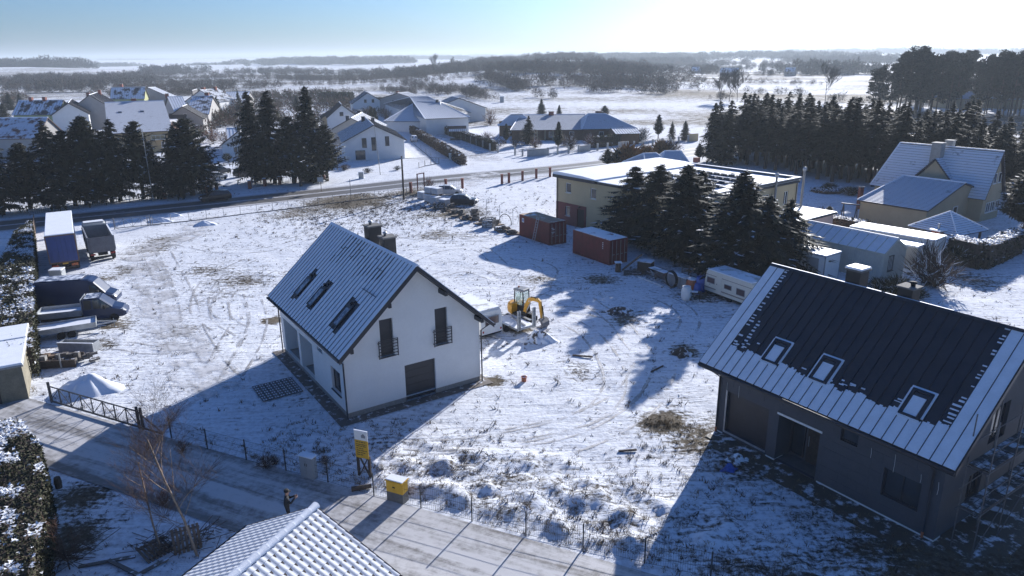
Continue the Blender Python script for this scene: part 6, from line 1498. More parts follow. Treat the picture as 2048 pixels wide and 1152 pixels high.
def semi_trailer():
    d = Vector((-.515, .857, 0)); th = math.atan2(d.y, d.x); t = thing('box_trailer', 'tall box trailer with blue rear doors and snow on its roof', 'trailer', (-45.15, 70.2, 0), th)
    L, w, z0, z1 = 13.2, 1.27, 1.15, 3.95
    MB().box(.08, -w + .03, z0, L, w - .03, z1).build('body', M['blue_van'], t)
    for s in (-1, 1): MB().box(-.01, s * w - .05, z0 - .05, .10, s * w + .05, z1 + .02).build('corner_post', M['rust_frame'], t)
    MB().box(-.01, -w + .055, z1 - .09, .10, w - .055, z1 + .02).build('rear_beam', M['rust_frame'], t); MB().box(-.01, -w + .055, z0 - .05, .10, w - .055, z0 + .08).build('rear_beam', M['rust_frame'], t)
    for s in (-1, 1):
        dr = MB().box(.0, min(s * .01, s * (w - .06)), z0 + .085, .06, max(s * .01, s * (w - .06)), z1 - .095).build('door', M['door_blue'], t)
        for k in (.3, .75): MB().tube([(-.03, s * k * w, z0 + .12), (-.03, s * k * w, z1 - .12)], .02, 6).build('lock_bar', M['door_blue'], dr)
    MB().box(0.0, -w, z1 + .022, L + .02, w, z1 + .12).build('roof_snow', M['snow'], t, bevel=.04)
    MB().box(.1, -.5, .75, L, .5, 1.1).build('chassis', M['black'], t)
    for s in (-1, 1):
        for x in (1.6, 2.9, 4.2): wheel(t, x, s * 1.05, .5, .34, s)
        MB().box(-.02, s * .85 - .28, .72, .06, s * .85 + .28, .95).build('tail_light', M['tail'] if s > 0 else M['terracotta'], t)
        MB().box(9.8, s * .8 - .08, .0, 9.95, s * .8 + .08, 1.12).build('landing_leg', M['black'], t)
    MB().box(-.03, -1.2, .45, .08, 1.2, .60).build('bumper', M['black'], t); MB().box(-.035, -.3, .98, .0, .2, 1.09).build('number_plate', M['yellow'], t)
M['rust_frame'] = mat('rusty_frame', (.16, .09, .06), .7, .3, 4.0); M['door_blue'] = mat('faded_blue_doors', (.022, .05, .19), .5, .15, 1.2)
semi_trailer()
def tipper_truck():
    d = Vector((-.55, .835, 0)); th = math.atan2(d.y, d.x); t = thing('tipper_truck', 'grey tipper truck with open empty body and white cab, seen from behind', 'truck', (-43.5, 74.3, 0), th)
    w = 1.24; z0, z1, L = 1.25, 2.75, 6.4; b = MB()
    bed = MB().box(.05, -w, z0 - .1, L, w, z0).build('tipping_body', M['grey_paint'], t)
    for s in (-1, 1):
        b = MB(); b.box(.05, min(s * w, s * (w - .06)), z0 + .001, L, max(s * w, s * (w - .06)), z1)
        b.build('side_wall', M['grey_paint'], bed)
        for x in np.arange(.6, L, 1.15): MB().box(x, s * (w + .045) - .04, z0 - .05, x + .12, s * (w + .045) + .04, z1 - .02).build('rib', M['grey_paint'], bed)
        MB().box(.05, s * (w - .03) - .07, z1 + .002, L, s * (w - .03) + .07, z1 + .07).build('top_rail', M['snow_roof'] if s < 0 else M['grey_paint'], bed)
    MB().box(.0, -w + .065, z0 - .15, .06, w - .065, z1 - .02).build('tailgate', M['tail_grey'], bed); MB().box(L - .06, -w + .065, z0 + .001, L, w - .065, z1 + .1).build('front_wall', M['grey_paint'], bed)
    c = MB(); loft(c, [(x, [(1.2 * q, zb), (1.22 * q, 1.4), (1.2 * q, 2.0), (1.12 * q, zt - .08), (.9 * q, zt)]) for (x, zb, zt, q) in ((7.0, .75, 2.95, 1), (7.4, .7, 3.0, 1), (8.6, .7, 2.95, 1), (8.95, .75, 2.3, .97))])
    cab_ = c.build('cab', M['white_paint'], t, recalc=True)
    quad_glass(t, [(6.99, -.95, 2.1), (6.99, .95, 2.1), (6.99, .9, 2.75), (6.99, -.9, 2.75)], (-1, 0, 0), 'rear_window'); quad_glass(t, [(8.96, -1.1, 1.9), (8.96, 1.1, 1.9), (8.66, 1.05, 2.85), (8.66, -1.05, 2.85)], (1, 0, .3), 'windscreen')
    for s in (-1, 1): quad_glass(t, [(7.5, s * 1.22, 1.9), (8.6, s * 1.22, 1.9), (8.5, s * 1.14, 2.75), (7.5, s * 1.14, 2.75)], (0, s, .1))
    b = MB()      # light hoop behind the cab
    for s in (-1, 1): b.box(6.75, s * 1.15 - .04, 1.3, 6.83, s * 1.15 + .04, 3.15)
    b.box(6.75, -1.11, 3.07, 6.83, 1.11, 3.15); b.build('headboard_frame', M['galv'], t)
    MB().box(.1, -.45, .75, 8.6, .45, 1.1).build('chassis', M['black'], t); MB().box(7.05, -1.0, 2.985, 8.4, 1.0, 3.06).build('roof_snow', M['snow_roof'], t)
    for s in (-1, 1):
        for x in (1.3, 2.7, 6.4, 7.9): wheel(t, x, s * 1.02, .52, .36, s)
        MB().box(-.06, s * .95 - .22, .85, .0, s * .95 + .22, 1.02).build('tail_light', M['tail'], t)
    MB().box(-.08, -1.15, .55, .0, 1.15, .70).build('bumper', M['black'], t)
M['tail_grey'] = mat('worn_grey_tailgate', (.12, .12, .135), .6, .25, 2.0)
tipper_truck()

# ---------------------------------------------------------------- containers
def container(name, label, F, Lp, snow):
    F = Vector((F[0], F[1], 0)); Lp = Vector((Lp[0], Lp[1], 0)); d = (Lp - F).normalized(); th = math.atan2(d.y, d.x) - math.pi / 2
    # local y runs along the long side away from the door end, local x towards the right of it
    t = thing(name, label, 'container', F, th, 'red containers'); L, W, H = 6.06, 2.44, 2.59; m = M['container_red']
    def corr(o, ax, n_out, ln, rib=.23):
        b = MB(); o, ax, n_out = Vector(o), Vector(ax), Vector(n_out); n = int(ln / rib); pts = []
        for k in range(n):
            x = k * ln / n; s = ln / n
            for f, dpt in ((0, 0), (.32, 0), (.5, -.045), (.82, -.045)): pts.append((x + s * f, dpt))
        pts.append((ln, 0))
        for (a, da), (c, dc) in zip(pts[:-1], pts[1:]):
            p, q = o + ax * a + n_out * da, o + ax * c + n_out * dc; b.poly([p, q, q + Vector((0, 0, H - .28)), p + Vector((0, 0, H - .28))])
        return b
    corr((.03, L - .12, .16), (0, -1, 0), (-1, 0, 0), L - .24).build('side_wall', m, t)
    corr((W - .03, .12, .16), (0, 1, 0), (1, 0, 0), L - .24).build('side_wall', m, t)
    corr((W - .12, L - .03, .16), (-1, 0, 0), (0, 1, 0), W - .24).build('end_wall', m, t)
    for x in (0, W - .12):
        for y in (0, L - .12): MB().box(x, y, .14, x + .12, y + .12, H - .12).build('corner_post', m, t)
    for x in (0, W - .12): MB().box(x, .0, .0, x + .12, L, .139).build('bottom_rail', m, t); MB().box(x, .0, H - .119, x + .12, L, H).build('top_rail', m, t)
    for y in (0, L - .12): MB().box(.121, y, 0, W - .121, y + .12, .139).build('end_rail', m, t); MB().box(.121, y, H - .119, W - .121, y + .12, H).build('end_rail', m, t)
    MB().box(.121, .121, H - .06, W - .121, L - .121, H - .02).build('roof', M['container_rust'], t)
    if snow: MB().box(.05, .03, H + .001, W - .06, L - .2, H + .05).build('roof_snow', M['snow_patch'], t)
    else: MB().box(.05, .05, H + .001, W - .05, L - .05, H + .015).build('roof_dust', M['container_rust'], t)
    for s in (0, 1):
        x0 = .125 + s * 1.10; dr = MB().box(x0, .03, .145, x0 + 1.09, .09, H - .125).build('door', m, t)
        for k in (.25, .75):
            MB().tube([(x0 + 1.09 * k, .0, .12), (x0 + 1.09 * k, .0, H - .12)], .022, 6).build('lock_bar', M['galv'], dr)
            MB().box(x0 + 1.09 * k - .02, -.03, 1.0, x0 + 1.09 * k + .3, .0, 1.05).build('handle', M['galv'], dr)
    return t
M['snow_patch'] = snowed('broken_roof_snow', (.16, .06, .045), .80, .8, .06, .7)
C1 = container('shipping_container', 'red shipping container with rusty bare roof and a ladder against its side', (4.25, 79.1), (.95, 84.2), False)
C2 = container('shipping_container', 'dark red shipping container with a snowy roof beside the spruces', (9.95, 70.8), (6.65, 75.9), True)
def on_c1(x, y, z): return C1.matrix_basis @ Vector((x, y, z))
MB().box(-.012, 5.05, 1.75, -.001, 5.45, 2.25, 0).box(-.016, 5.12, 1.85, -.0125, 5.36, 2.15, 1).build('notice', [M['white_paint'], M['blue_tarp']], C1)
for k in range(5): MB().box(.35 + (k % 3) * .12, .022, 1.9 - k * .16, .62 + (k % 2) * .18, .029, 1.98 - k * .16).build('lettering', M['white_paint'], C1)
for k in range(4): MB().box(-.006, 1.0, 2.1 - k * .2, -.001, 1.12, 2.22 - k * .2).build('lettering', M['white_paint'], C2)
def ladder():
    t = thing('ladder', 'aluminium ladder leaning against the red container with the rusty roof', 'ladder', on_c1(-.75, 1.9, 0), C1.rotation_euler.z)
    up = Vector((.72, 0, 2.95)); b = None
    for y in (0, .42): MB().bar((0, y, 0), Vector((0, y, 0)) + up, .045, .07).build('stile', M['galv'], t)
    for k in range(1, 10): MB().bar(Vector((0, .03, 0)) + up * (k / 10), Vector((0, .39, 0)) + up * (k / 10), .03).build('rung', M['galv'], t)
ladder()

# ---------------------------------------------------------------- mini excavator
def excavator():
    t = thing('mini_excavator', 'yellow mini excavator with its bucket resting on the snow', 'excavator', (.55, 55.2, .03), R(-40)); Y = M['orange']; K = M['black']
    for s in (-1, 1):
        y0 = s * .62; pts = []
        for a in np.linspace(90, 270, 7): pts.append((-.78 + .24 * math.cos(R(a)), .25 + .24 * math.sin(R(a))))
        for a in np.linspace(-90, 90, 7): pts.append((.78 + .24 * math.cos(R(a)), .25 + .24 * math.sin(R(a))))
        MB().prism([(x, y0 - .15, z) for x, z in pts], (0, .30, 0)).build('track', K, t, recalc=True)
    MB().box(-.5, -.46, .2, .5, .46, .5).build('undercarriage', K, t); MB().lathe([(.42, 0), (.42, .12)], (0, 0, .5), 14).build('slew_ring', K, t)
    b = MB(); b.bar((.6, -.4, .3), (1.25, -.4, .22), .08); b.bar((.6, .4, .3), (1.25, .4, .22), .08); b.box(1.25, -.77, .02, 1.31, .77, .38); b.build('dozer_blade', K, t)
    # rear bodywork: rounded counterweight
    b = MB(); rows = [(.62, .78, .70), (.72, .86, .80), (1.05, .92, .82), (1.35, .88, .76), (1.48, .74, .62)]; vs = []; fs = []; n = 13
    for (z, r_, w) in rows:
        for k in range(n):
            a = R(90 + 180 * k / (n - 1)); vs.append((-.12 + r_ * math.cos(a) * .98, w * math.sin(a), z))
    for i in range(len(rows) - 1):
        for k in range(n - 1): fs.append((i * n + k, (i + 1) * n + k, (i + 1) * n + k + 1, i * n + k + 1))
    fs.append(tuple(range(n))); fs.append(tuple((len(rows) - 1) * n + k for k in range(n))[::-1]); fs.append(tuple(i * n for i in range(len(rows))) + tuple(i * n + n - 1 for i in range(len(rows) - 1, -1, -1)))
    bw = b.mesh(vs, fs).build('engine_cover', Y, t, recalc=True, smooth=False)
    MB().box(-.15, -.68, .60, .62, .68, .74).build('deck_plate', K, t)
    # cab: posts, roof, panes
    x0, x1, y0, y1, z0, z1 = -.42, .58, -.10, .66, .74, 2.52
    for (x, y, dx) in ((x0, y0, .08), (x0, y1, .08), (x1, y0, -.10), (x1, y1, -.10)): MB().bar((x, y, z0), (x + dx, y, z1), .07).build('cab_post', K, t)
    b = MB(); loft(b, [(x0 - .05, [(.40, z1 - .06), (.42, z1), (.36, z1 + .08)]), (x0 + .1, [(.43, z1 - .06), (.45, z1 + .02), (.38, z1 + .12)]), (x1 - .1, [(.43, z1 - .06), (.45, z1 + .02), (.38, z1 + .12)]), (x1, [(.38, z1 - .06), (.40, z1), (.34, z1 + .07)])])
    rf = b.build('cab_roof', M['grey_paint'], t, recalc=True); rf.location = (0, .28, 0)
    bc = MB().lathe([(.06, 0), (.06, .10), (.03, .14)], (-.2, .25, z1 + .12), 8).build('beacon', M['terracotta'], t)
    panes = [((x0 + .04, y0, 1.25), (x1 - .08, y0, 1.25), (x1 - .12, y0, z1 - .1), (x0 + .1, y0, z1 - .1), (0, -1, 0)), ((x0 + .04, y1, 1.25), (x1 - .08, y1, 1.25), (x1 - .12, y1, z1 - .1), (x0 + .1, y1, z1 - .1), (0, 1, 0)),
             ((x1 - .02, y0, 1.0), (x1 - .02, y1, 1.0), (x1 - .1, y1, z1 - .1), (x1 - .1, y0, z1 - .1), (1, 0, 0)), ((x0 + .02, y0, 1.5), (x0 + .02, y1, 1.5), (x0 + .08, y1, z1 - .1), (x0 + .08, y0, z1 - .1), (-1, 0, 0))]
    for p in panes: quad_glass(t, p[:4], p[4], 'pane', M['cab_glass'])
    MB().box(x0 + .05, y0 + .02, z0, x1 - .02, y0 + .05, 1.24).build('door_panel', K, t); MB().box(x0 + .05, y1 - .05, z0, x1 - .02, y1 - .02, 1.24).build('door_panel', K, t)
    MB().box(-.35, .08, z0, .0, .5, 1.15).box(-.38, .08, 1.15, -.28, .5, 1.8).build('seat', K, t)
    # boom, stick, bucket
    def arm(pts, w, ths, nm):
        b = MB(); L_ = []; 
        for i, p in enumerate(pts):
            q = Vector((pts[min(i + 1, len(pts) - 1)][0] - pts[max(i - 1, 0)][0], pts[min(i + 1, len(pts) - 1)][1] - pts[max(i - 1, 0)][1], 0)).normalized(); nn_ = Vector((-q.y, q.x, 0)) * ths[i] / 2
            L_.append(((p[0] + nn_.x, p[1] + nn_.y), (p[0] - nn_.x, p[1] - nn_.y)))
        poly = [a for a, _ in L_] + [c for _, c in L_][::-1]
        b.prism([(x, yb - w / 2, z) for x, z in poly], (0, w, 0)); return b.build(nm, Y, t, recalc=True)
    yb = -.30
    MB().box(.55, yb - .16, .55, .95, yb + .16, .95).build('swing_bracket', K, t)
    bm_ = arm([(.85, .85), (1.05, 1.55), (1.35, 2.05), (1.75, 2.2), (2.35, 2.12)], .20, [.2, .3, .34, .28, .18], 'boom')
    stk = arm([(2.15, 2.30), (2.38, 2.10), (2.50, 1.3), (2.55, .75)], .15, [.14, .26, .20, .14], 'stick')
    MB().bar((.95, yb, .95), (1.5, yb, 1.85), .07).build('boom_ram', M['galv'], t); MB().bar((1.45, yb, 2.3), (2.2, yb, 2.36), .08).build('stick_ram', K, t); MB().bar((2.62, yb, 1.8), (2.78, yb, .75), .06).build('bucket_ram', K, t)
    pts = [(2.5, .78), (2.75, .80), (3.0, .55), (3.02, .2), (2.8, .0), (2.42, .02), (2.36, .10), (2.72, .14), (2.84, .34), (2.72, .58)]
    bu = MB().prism([(x, yb - .42, z) for x, z in pts], (0, .84, 0)).build('bucket', M['tail_grey'], t, recalc=True)
    for (o, parent, sz, rot) in (((1.30, yb - .108, 1.90), bm_, .17, (R(90), 0, 0)), ((-.75, -.80, 1.0), bw, .22, (R(90), 0, R(-28)))):
        cu = bpy.data.curves.new('logo', 'FONT'); cu.body = 'JCB'; cu.size = sz; cu.extrude = .004; tmp = bpy.data.objects.new('tmp', cu); me = bpy.data.meshes.new_from_object(tmp); bpy.data.objects.remove(tmp)
        me.materials.append(M['white_paint']); o_ = bpy.data.objects.new('lettering', me); col.objects.link(o_); o_.parent = parent; o_.location = o; o_.rotation_euler = rot
def cab_glass():
    m, nt, b = nodes('clear_cab_glass'); b.inputs['Base Color'].default_value = (.75, .92, .88, 1); b.inputs['Roughness'].default_value = .05; b.inputs['Alpha'].default_value = .28
    return m
M['cab_glass'] = cab_glass()
excavator()
def ramp_trailer():
    e = Vector((1.4, 1.0, 0)).normalized(); th = math.atan2(e.y, e.x); t = thing('plant_trailer', 'low plant trailer with two grey ramps standing upright, snow on its deck', 'trailer', (.35, 51.55, 0), th)
    w, L = 1.75, 3.2; MB().box(0, 0, .40, w, L, .52).build('deck', M['galv'], t); MB().box(.05, .05, .521, w - .05, L - .1, .56).build('snow_layer', M['snow_roof'], t)
    for x in (0.02, w - .3):
        b = MB(); b.box(x, -.12, .38, x + .05, .02, 2.0); b.box(x + .23, -.12, .38, x + .28, .02, 2.0)
        for k in range(6): b.box(x + .051, -.09, .45 + k * .28, x + .229, -.02, .52 + k * .28)
        b.box(x + .051, -.02, .39, x + .229, .0, 2.0); b.build('loading_ramp', M['galv'], t)
    for x in (-.16, w + .16):
        for y in (1.2, 1.95): wheel(t, x, y, .30, .18, -1 if x < 0 else 1).rotation_euler = (0, 0, 0)
    for x in (-.28, w + .04): MB().box(x, .8, .62, x + .24, 2.35, .66).build('mudguard', M['galv'], t)
    b = MB(); b.bar((.3, L, .45), (w / 2, L + 1.3, .45), .08); b.bar((w - .3, L, .45), (w / 2, L + 1.3, .45), .08); b.build('drawbar', M['galv'], t)
    MB().bar((.9, .2, .60), (1.2, 2.4, .60), .14).build('steel_beam', M['galv'], t)
ramp_trailer()

# ---------------------------------------------------------------- caravans
def caravan(label, o, th, L, W, H, wins, door, m, slope=.18):
    """Long side on local x from the front-left corner; body extends to +y."""
    t = thing('caravan', label, 'caravan', o, th); z0 = .42
    pr = [(0, z0), (-.0, H * .55), (slope, H - .12), (slope + .15, H), (L - slope - .15, H), (L - slope, H - .12), (L, H * .5), (L, z0)]
    MB().prism([(x, 0, z) for x, z in pr], (0, W, 0)).build('body', m, t, recalc=True, bevel=.04)
    MB().box(slope + .1, .05, H + .003, L - slope - .1, W - .05, H + .07).build('roof_snow', M['snow_half'], t)
    for z in (.72, .78, H - .42): MB().box(.03, -.012, z, L - .03, -.001, z + .035).build('stripe', M['tile_brown'], t)
    for (x, z, w, h) in wins:
        f = MB().box(x, -.022, z, x + w, -.001, z + h).build('window', M['grey_paint'], t); MB().box(x + .05, -.03, z + .05, x + w - .05, -.0225, z + h - .05).build('pane', M['brown_glass'], f)
    if door is not None:
        d_ = MB().box(door, -.02, .46, door + .62, -.001, H - .25).build('door', M['cream_paint'], t); MB().box(door + .05, -.04, 1.25, door + .1, -.0205, 1.35).build('handle', M['black'], d_)
    f = MB().box(-.02, .35, 1.15, -.001, W - .35, 1.8).build('window', M['grey_paint'], t); MB().box(-.03, .42, 1.2, -.021, W - .42, 1.75).build('pane', M['brown_glass'], f)
    f = MB().box(L + .001, .35, 1.15, L + .02, W - .35, 1.8).build('window', M['grey_paint'], t); MB().box(L + .021, .42, 1.2, L + .03, W - .42, 1.75).build('pane', M['brown_glass'], f)
    for y in (.12, W - .12): wheel(t, L * .52, y, .31, .18, -1 if y < 1 else 1)
    b = MB(); b.bar((L, W * .3, .45), (L + 1.2, W * .5, .42), .07); b.bar((L, W * .7, .45), (L + 1.2, W * .5, .42), .07); b.build('drawbar', M['galv'], t)
    MB().box(.1, .1, .28, L - .1, W - .1, .42).build('chassis', M['black'], t)
    for s in (0, 1): MB().box(-.03, .12 + s * (W - .36), .60, -.001, .24 + s * (W - .36), .75).build('tail_light', M['tail'], t)
    return t
M['snow_half'] = snowed('broken_roof_snow_white', (.42, .42, .40), .68, 1.0, .08, .7); M['brown_glass'] = glass_mat('brown_acrylic_window', (.05, .03, .03), .15)
_e = Vector((.49, -.872, 0))
caravan('cream caravan with brown stripes parked side-on beneath the spruces', (17.2, 61.3, 0), math.atan2(_e.y, _e.x), 5.6, 2.1, 2.35, [(.28, 1.2, .95, .55), (2.35, 1.15, .85, .42), (3.75, 1.0, .95, .6)], 1.42, M['cream_paint'])
caravan('white caravan with snow on its roof half hidden behind the white house', (-.75, 51.75, 0), math.atan2(.80, -.60), 4.6, 2.0, 2.25, [(1.0, 1.1, .9, .5), (3.0, 1.1, .9, .5)], None, M['white_paint'])

# ---------------------------------------------------------------- sheds and boxes on the right
M['corr'] = mat('pale_corrugated_sheet', (.46, .48, .44), .55, .08, 1.5)
def ribs(t, q):
    b = MB(); zt = q['zt']
    for x in np.arange(q['wl'] + .05, q['wr'], .22): b.box(x, -q['wy'] - .045, -.1, x + .09, -q['wy'] - .002, zt)
    for y in np.arange(-q['wy'] + .05, q['wy'], .22): b.box(q['wr'] + .002, y, -.1, q['wr'] + .045, y + .09, q['zw'](y) - .15); b.box(q['wl'] - .045, y, -.1, q['wl'] - .002, y + .09, q['zw'](y) - .15)
    b.build('corrugation', M['corr'], t)
house('metal_shed', 'long pale corrugated metal shed with a snowy ridged roof', (1617, 442), (1797, 478), (1751, 504), 3.9, 2.75, M['corr'], M['snow_roof'], cat='shed', style='seam', step=.9, oh=.12, ohg=.12, edge_m=M['corr'],
      wins=[('r', .22, .9, .9, 1.5, 1, DK)], extra=ribs)
def block_body(name, label, pts, h, cat, wall, door=None, snow=.12, roof_over=.06, posts=True):
    """Box-shaped body on a parallelogram footprint: corner o and two edges."""
    o, a, b_ = (Vector((p[0], p[1], 0)) for p in pts); u = (a - o); v = (b_ - o); Lu, Lv = u.length, v.length; th = math.atan2(u.y, u.x)
    sg = 1 if u.x * v.y - u.y * v.x > 0 else -1
    t = thing(name, label, cat, o, th)
    y0, y1 = (0, Lv) if sg > 0 else (-Lv, 0)
    MB().box(.0, y0, .0, Lu, y1, h).build('body', wall, t)
    for x in (-.02, Lu - .06):
        for y in (y0 - .02, y1 - .06): MB().box(x, y, -.05, x + .08, y + .08, h + .002).build('corner_post', M['galv'], t)
    MB().box(-roof_over, y0 - roof_over, h + .003, Lu + roof_over, y1 + roof_over, h + .06).build('roof', M['galv'], t)
    MB().box(-roof_over, y0 - roof_over, h + .061, Lu + roof_over, y1 + roof_over, h + .061 + snow).build('roof_snow', M['snow'], t, bevel=.03)
    if door:
        d_ = MB().box(door[0], y0 - .045 if door[2] else y1, .12, door[0] + door[1], y0 if door[2] else y1 + .045, h - .12).build('door', wall, t)
        MB().box(door[0] + .08, (y0 - .09) if door[2] else (y1 + .045), .9, door[0] + .16, (y0 - .046) if door[2] else (y1 + .09), 1.3).build('handle', DK, d_)
    return t
block_body('truck_body', 'white box body with a grey side door, parked before the corrugated shed', ((25.5, 69.0), (29.05, 64.15), (27.6, 70.5)), 2.45, 'truck body', M['white_paint'], None)
_t = bpy.data.objects['truck_body']
for o_ in [MB().box(4.2, -.05, .3, 5.4, -.001, 2.2)]:
    d_ = o_.build('door', M['grey_wall'], _t); MB().box(4.28, -.08, 1.0, 4.36, -.051, 1.3).build('handle', DK, d_)
block_body('storage_box', 'long white storage box with thick snow beyond the corrugated shed', ((36.3, 75.3), (41.7, 68.8), (38.5, 77.1)), 2.6, 'storage box', M['white_paint'], None, .16)
block_body('storage_box', 'lower snow-topped shed squeezed between the corrugated shed and the white box', ((34.9, 73.4), (39.5, 67.7), (36.1, 74.6)), 2.25, 'shed', M['grey_wall'], None, .16)
def gazebo():
    t = thing('gazebo', 'wooden garden gazebo with a snowy tiled pyramid roof and a chimney', 'gazebo', (46.6, 75.0, 0), R(28)); e, z0, z1 = 2.7, 2.5, 4.3; b = MB()
    c = [(-e, -e, z0), (e, -e, z0), (e, e, z0), (-e, e, z0)]
    for i in range(4): slope_sheet(b, c[i], c[(i + 1) % 4], (0, 0, z1), (0, .001, z1), 'tile', .38, .1, 0, 1)
    rf = b.build('roof', [M['tile_snow'], M['tile_dark']], t)
    for i in range(4): MB().tube([Vector(c[i]) + Vector((0, 0, .06)), (0, 0, z1 + .05)], .08, 6).build('hip_tile', M['snow_roof'], rf)
    for x in (-2.2, 2.2):
        for y in (-2.2, 2.2): MB().box(x - .09, y - .09, -.1, x + .09, y + .09, 2.9).build('post', M['wood_dark'], t)
    for (x0, y0, x1, y1) in ((-2.1, -2.25, 2.1, -2.15), (-2.25, -2.1, -2.15, 2.1), (-2.1, 2.15, 2.1, 2.25)): MB().box(x0, y0, .0, x1, y1, .9).build('parapet', M['wood_dark'], t)
    ch = MB().box(-3.3, -1.2, 0, -2.4, -.3, 2.75).build('barbecue', M['brick_red'], t); MB().box(-3.45, -1.35, 2.752, -2.25, -.15, 2.9).build('chimney_cap', M['snow'], ch); MB().lathe([(.12, 0), (.12, .5), (.2, .52), (.02, .62)], (-2.85, -.75, 2.902), 8).build('flue', M['galv'], ch)
gazebo()
def swing_frame():
    p = on(1684, 437); q = on(1709, 440); d = (q - p); t = thing('swing_frame', 'wooden A-frame garden swing without seat on the snowy lawn', 'swing', p, math.atan2(d.y, d.x)); L = d.length * 1.05; h = 1.9
    for x in (0, L):
        for s in (-1, 1): MB().bar((x, s * .75, -.1), (x, 0, h), .10).build('leg', M['wood_dark'], t)
    MB().bar((-.3, 0, h), (L + .3, 0, h), .12).build('top_beam', M['wood_dark'], t); MB().box(-.3, -.05, h + .062, L + .3, .05, h + .10).build('beam_snow', M['snow_roof'], t)
swing_frame()
# ---------------------------------------------------------------- fences
def fence(name, label, pts, h, post_m, post_w=.06, panel='mesh', pitch=.10, rail_m=None, cap=None, closed=False, gap=()):
    """Posts (parts) at every point, infill panels (parts) between them."""
    P = [Vector((p[0], p[1], gz(p[0], p[1]))) for p in pts]; o = P[0]
    t = thing(name, label, 'fence', o); rail_m = rail_m or post_m
    for i, p in enumerate(P):
        q = p - o; MB().box(q.x - post_w / 2, q.y - post_w / 2, q.z - .3, q.x + post_w / 2, q.y + post_w / 2, q.z + h).build('post', post_m, t)
        if cap: MB().box(q.x - post_w / 2 - .04, q.y - post_w / 2 - .04, q.z + h + .001, q.x + post_w / 2 + .04, q.y + post_w / 2 + .04, q.z + h + .08).build('post_cap', cap, t)
    for i in range(len(P) - 1):
        if i in gap: continue
        a, b_ = P[i] - o, P[i + 1] - o; d = (b_ - a); L = math.hypot(d.x, d.y); u = d / L; a = a + u * post_w * .55; b_ = b_ - u * post_w * .55; d = b_ - a; L = d.length; b = MB(); up = Vector((0, 0, 1))
        if panel == 'mesh':
            for k in range(int(L / pitch)):
                p = a + d * ((k + .5) * pitch / L); b.bar(p + up * .05, p + up * (h - .06), .006, .006)
            for z in (.06, h * .35, h * .65, h - .07): b.bar(a + up * z, b_ + up * z, .008, .012)
            b.build('mesh_panel', rail_m, t)
        elif panel == 'wire':
            b.bar(a + up * .05, b_ + up * .05, .05, .10); b.build('base_board', M['concrete_dark'], t); b = MB()
            for z in (h * .5, h - .06): b.bar(a + up * z, b_ + up * z, .012, .012)
            b.build('wire', rail_m, t)
        elif panel == 'bars':
            for k in range(int(L / .28)): p = a + d * ((k + .5) * .28 / L); b.bar(p + up * .15, p + up * (h - .15), .025, .025)
            for z in (.2, h - .22): b.bar(a + up * z, b_ + up * z, .04, .05)
            b.build('railing_panel', rail_m, t)
        elif panel == 'wall': b.frame_box(a + Vector((-u.y, u.x, 0)) * -.06 - up * .2, d, Vector((-u.y, u.x, 0)) * .12, up * (h * .92 + .2)); b.build('wall_panel', rail_m, t)
    return t
M['post_dark'] = mat('dark_fence_post', (.04, .042, .045), .6, .25, 6.0)
_p0 = Vector((-19.5, 36.5)); _pd = Vector((2.53, -1.115))
lane_posts = [G(a, b)[:2] for a, b in ((343, 875), (415, 898), (493, 920), (572, 941), (656, 964), (748, 991), (842, 1015), (944, 1041), (1052, 1070), (1166, 1096), (1289, 1126), (1421, 1156), (1560, 1190), (1700, 1225))]
fence('lane_fence', 'thin dark mesh fence on posts running along the gravel lane', lane_posts, 1.28, M['post_dark'], .055)
def truss_gate(name, label, A, B, h, n, m, tail=0, posts=((0, 0), (1, 1))):
    A, B = Vector((A[0], A[1], 0)), Vector((B[0], B[1], 0)); d = B - A; L = d.length; th = math.atan2(d.y, d.x)
    t = thing(name, label, 'gate', A, th); s = .06
    MB().box(0, -s / 2, .10, L + tail, s / 2, .20).build('bottom_rail', m, t); MB().box(0, -s / 2, h, L, s / 2, h + s).build('top_rail', m, t)
    for k in range(n + 1):
        x = L * k / n; MB().box(x - .025, -.024, .201, x + .025, .024, h - .001).build('upright', m, t)
    for k in range(n):
        a, b_ = L * k / n + .03, L * (k + 1) / n - .03; up = k % 2 == 0
        MB().bar((a, 0, .22 if up else h - .03), (b_, 0, h - .03 if up else .22), .035).build('brace', m, t)
    if tail: MB().bar((L + .03, 0, h), (L + tail, 0, .2), .05).build('tail_brace', m, t)
    b = MB()
    for k in range(int(L / .16)):
        x = .08 + k * .16; b.bar((x, .03, .2), (x, .03, h), .006)
    b.build('mesh_infill', m, t)
    for x in (-.12, L - .2, L + .12):
        if x == -.12 and not posts[0]: continue
        MB().box(x - .06, .05, -.3, x + .06, .17, h + .22).build('post', m, t)
    return t
truss_gate('sliding_gate', 'long dark sliding gate of triangular braces across the yard entrance by the lane', G(103, 806), G(281, 859), 1.15, 8, M['post_dark'], 1.9)
truss_gate('sliding_gate', 'light braced gate beside the tipper truck at the main road', G(232, 459), G(300, 452), 1.25, 4, M['grey_paint'], 1.5)
_a, _b = G(306, 451), G(803, 390)
fence('wire_fence', 'wire fence on thin posts along the main road, dark board at its foot', [_a.lerp(_b, k / 16)[:2] for k in range(17)], 1.25, M['grey_paint'], .05, 'wire')
M['red_pier'] = M['brick_red']
fence('pier_fence', 'red brick piers with metal railings left of the yard entrance', [G(a, b)[:2] for a, b in ((822, 385), (858, 381), (892, 377.5), (925, 376))], 1.55, M['red_pier'], .42, 'bars', rail_m=M['post_dark'], cap=M['brick_red'])
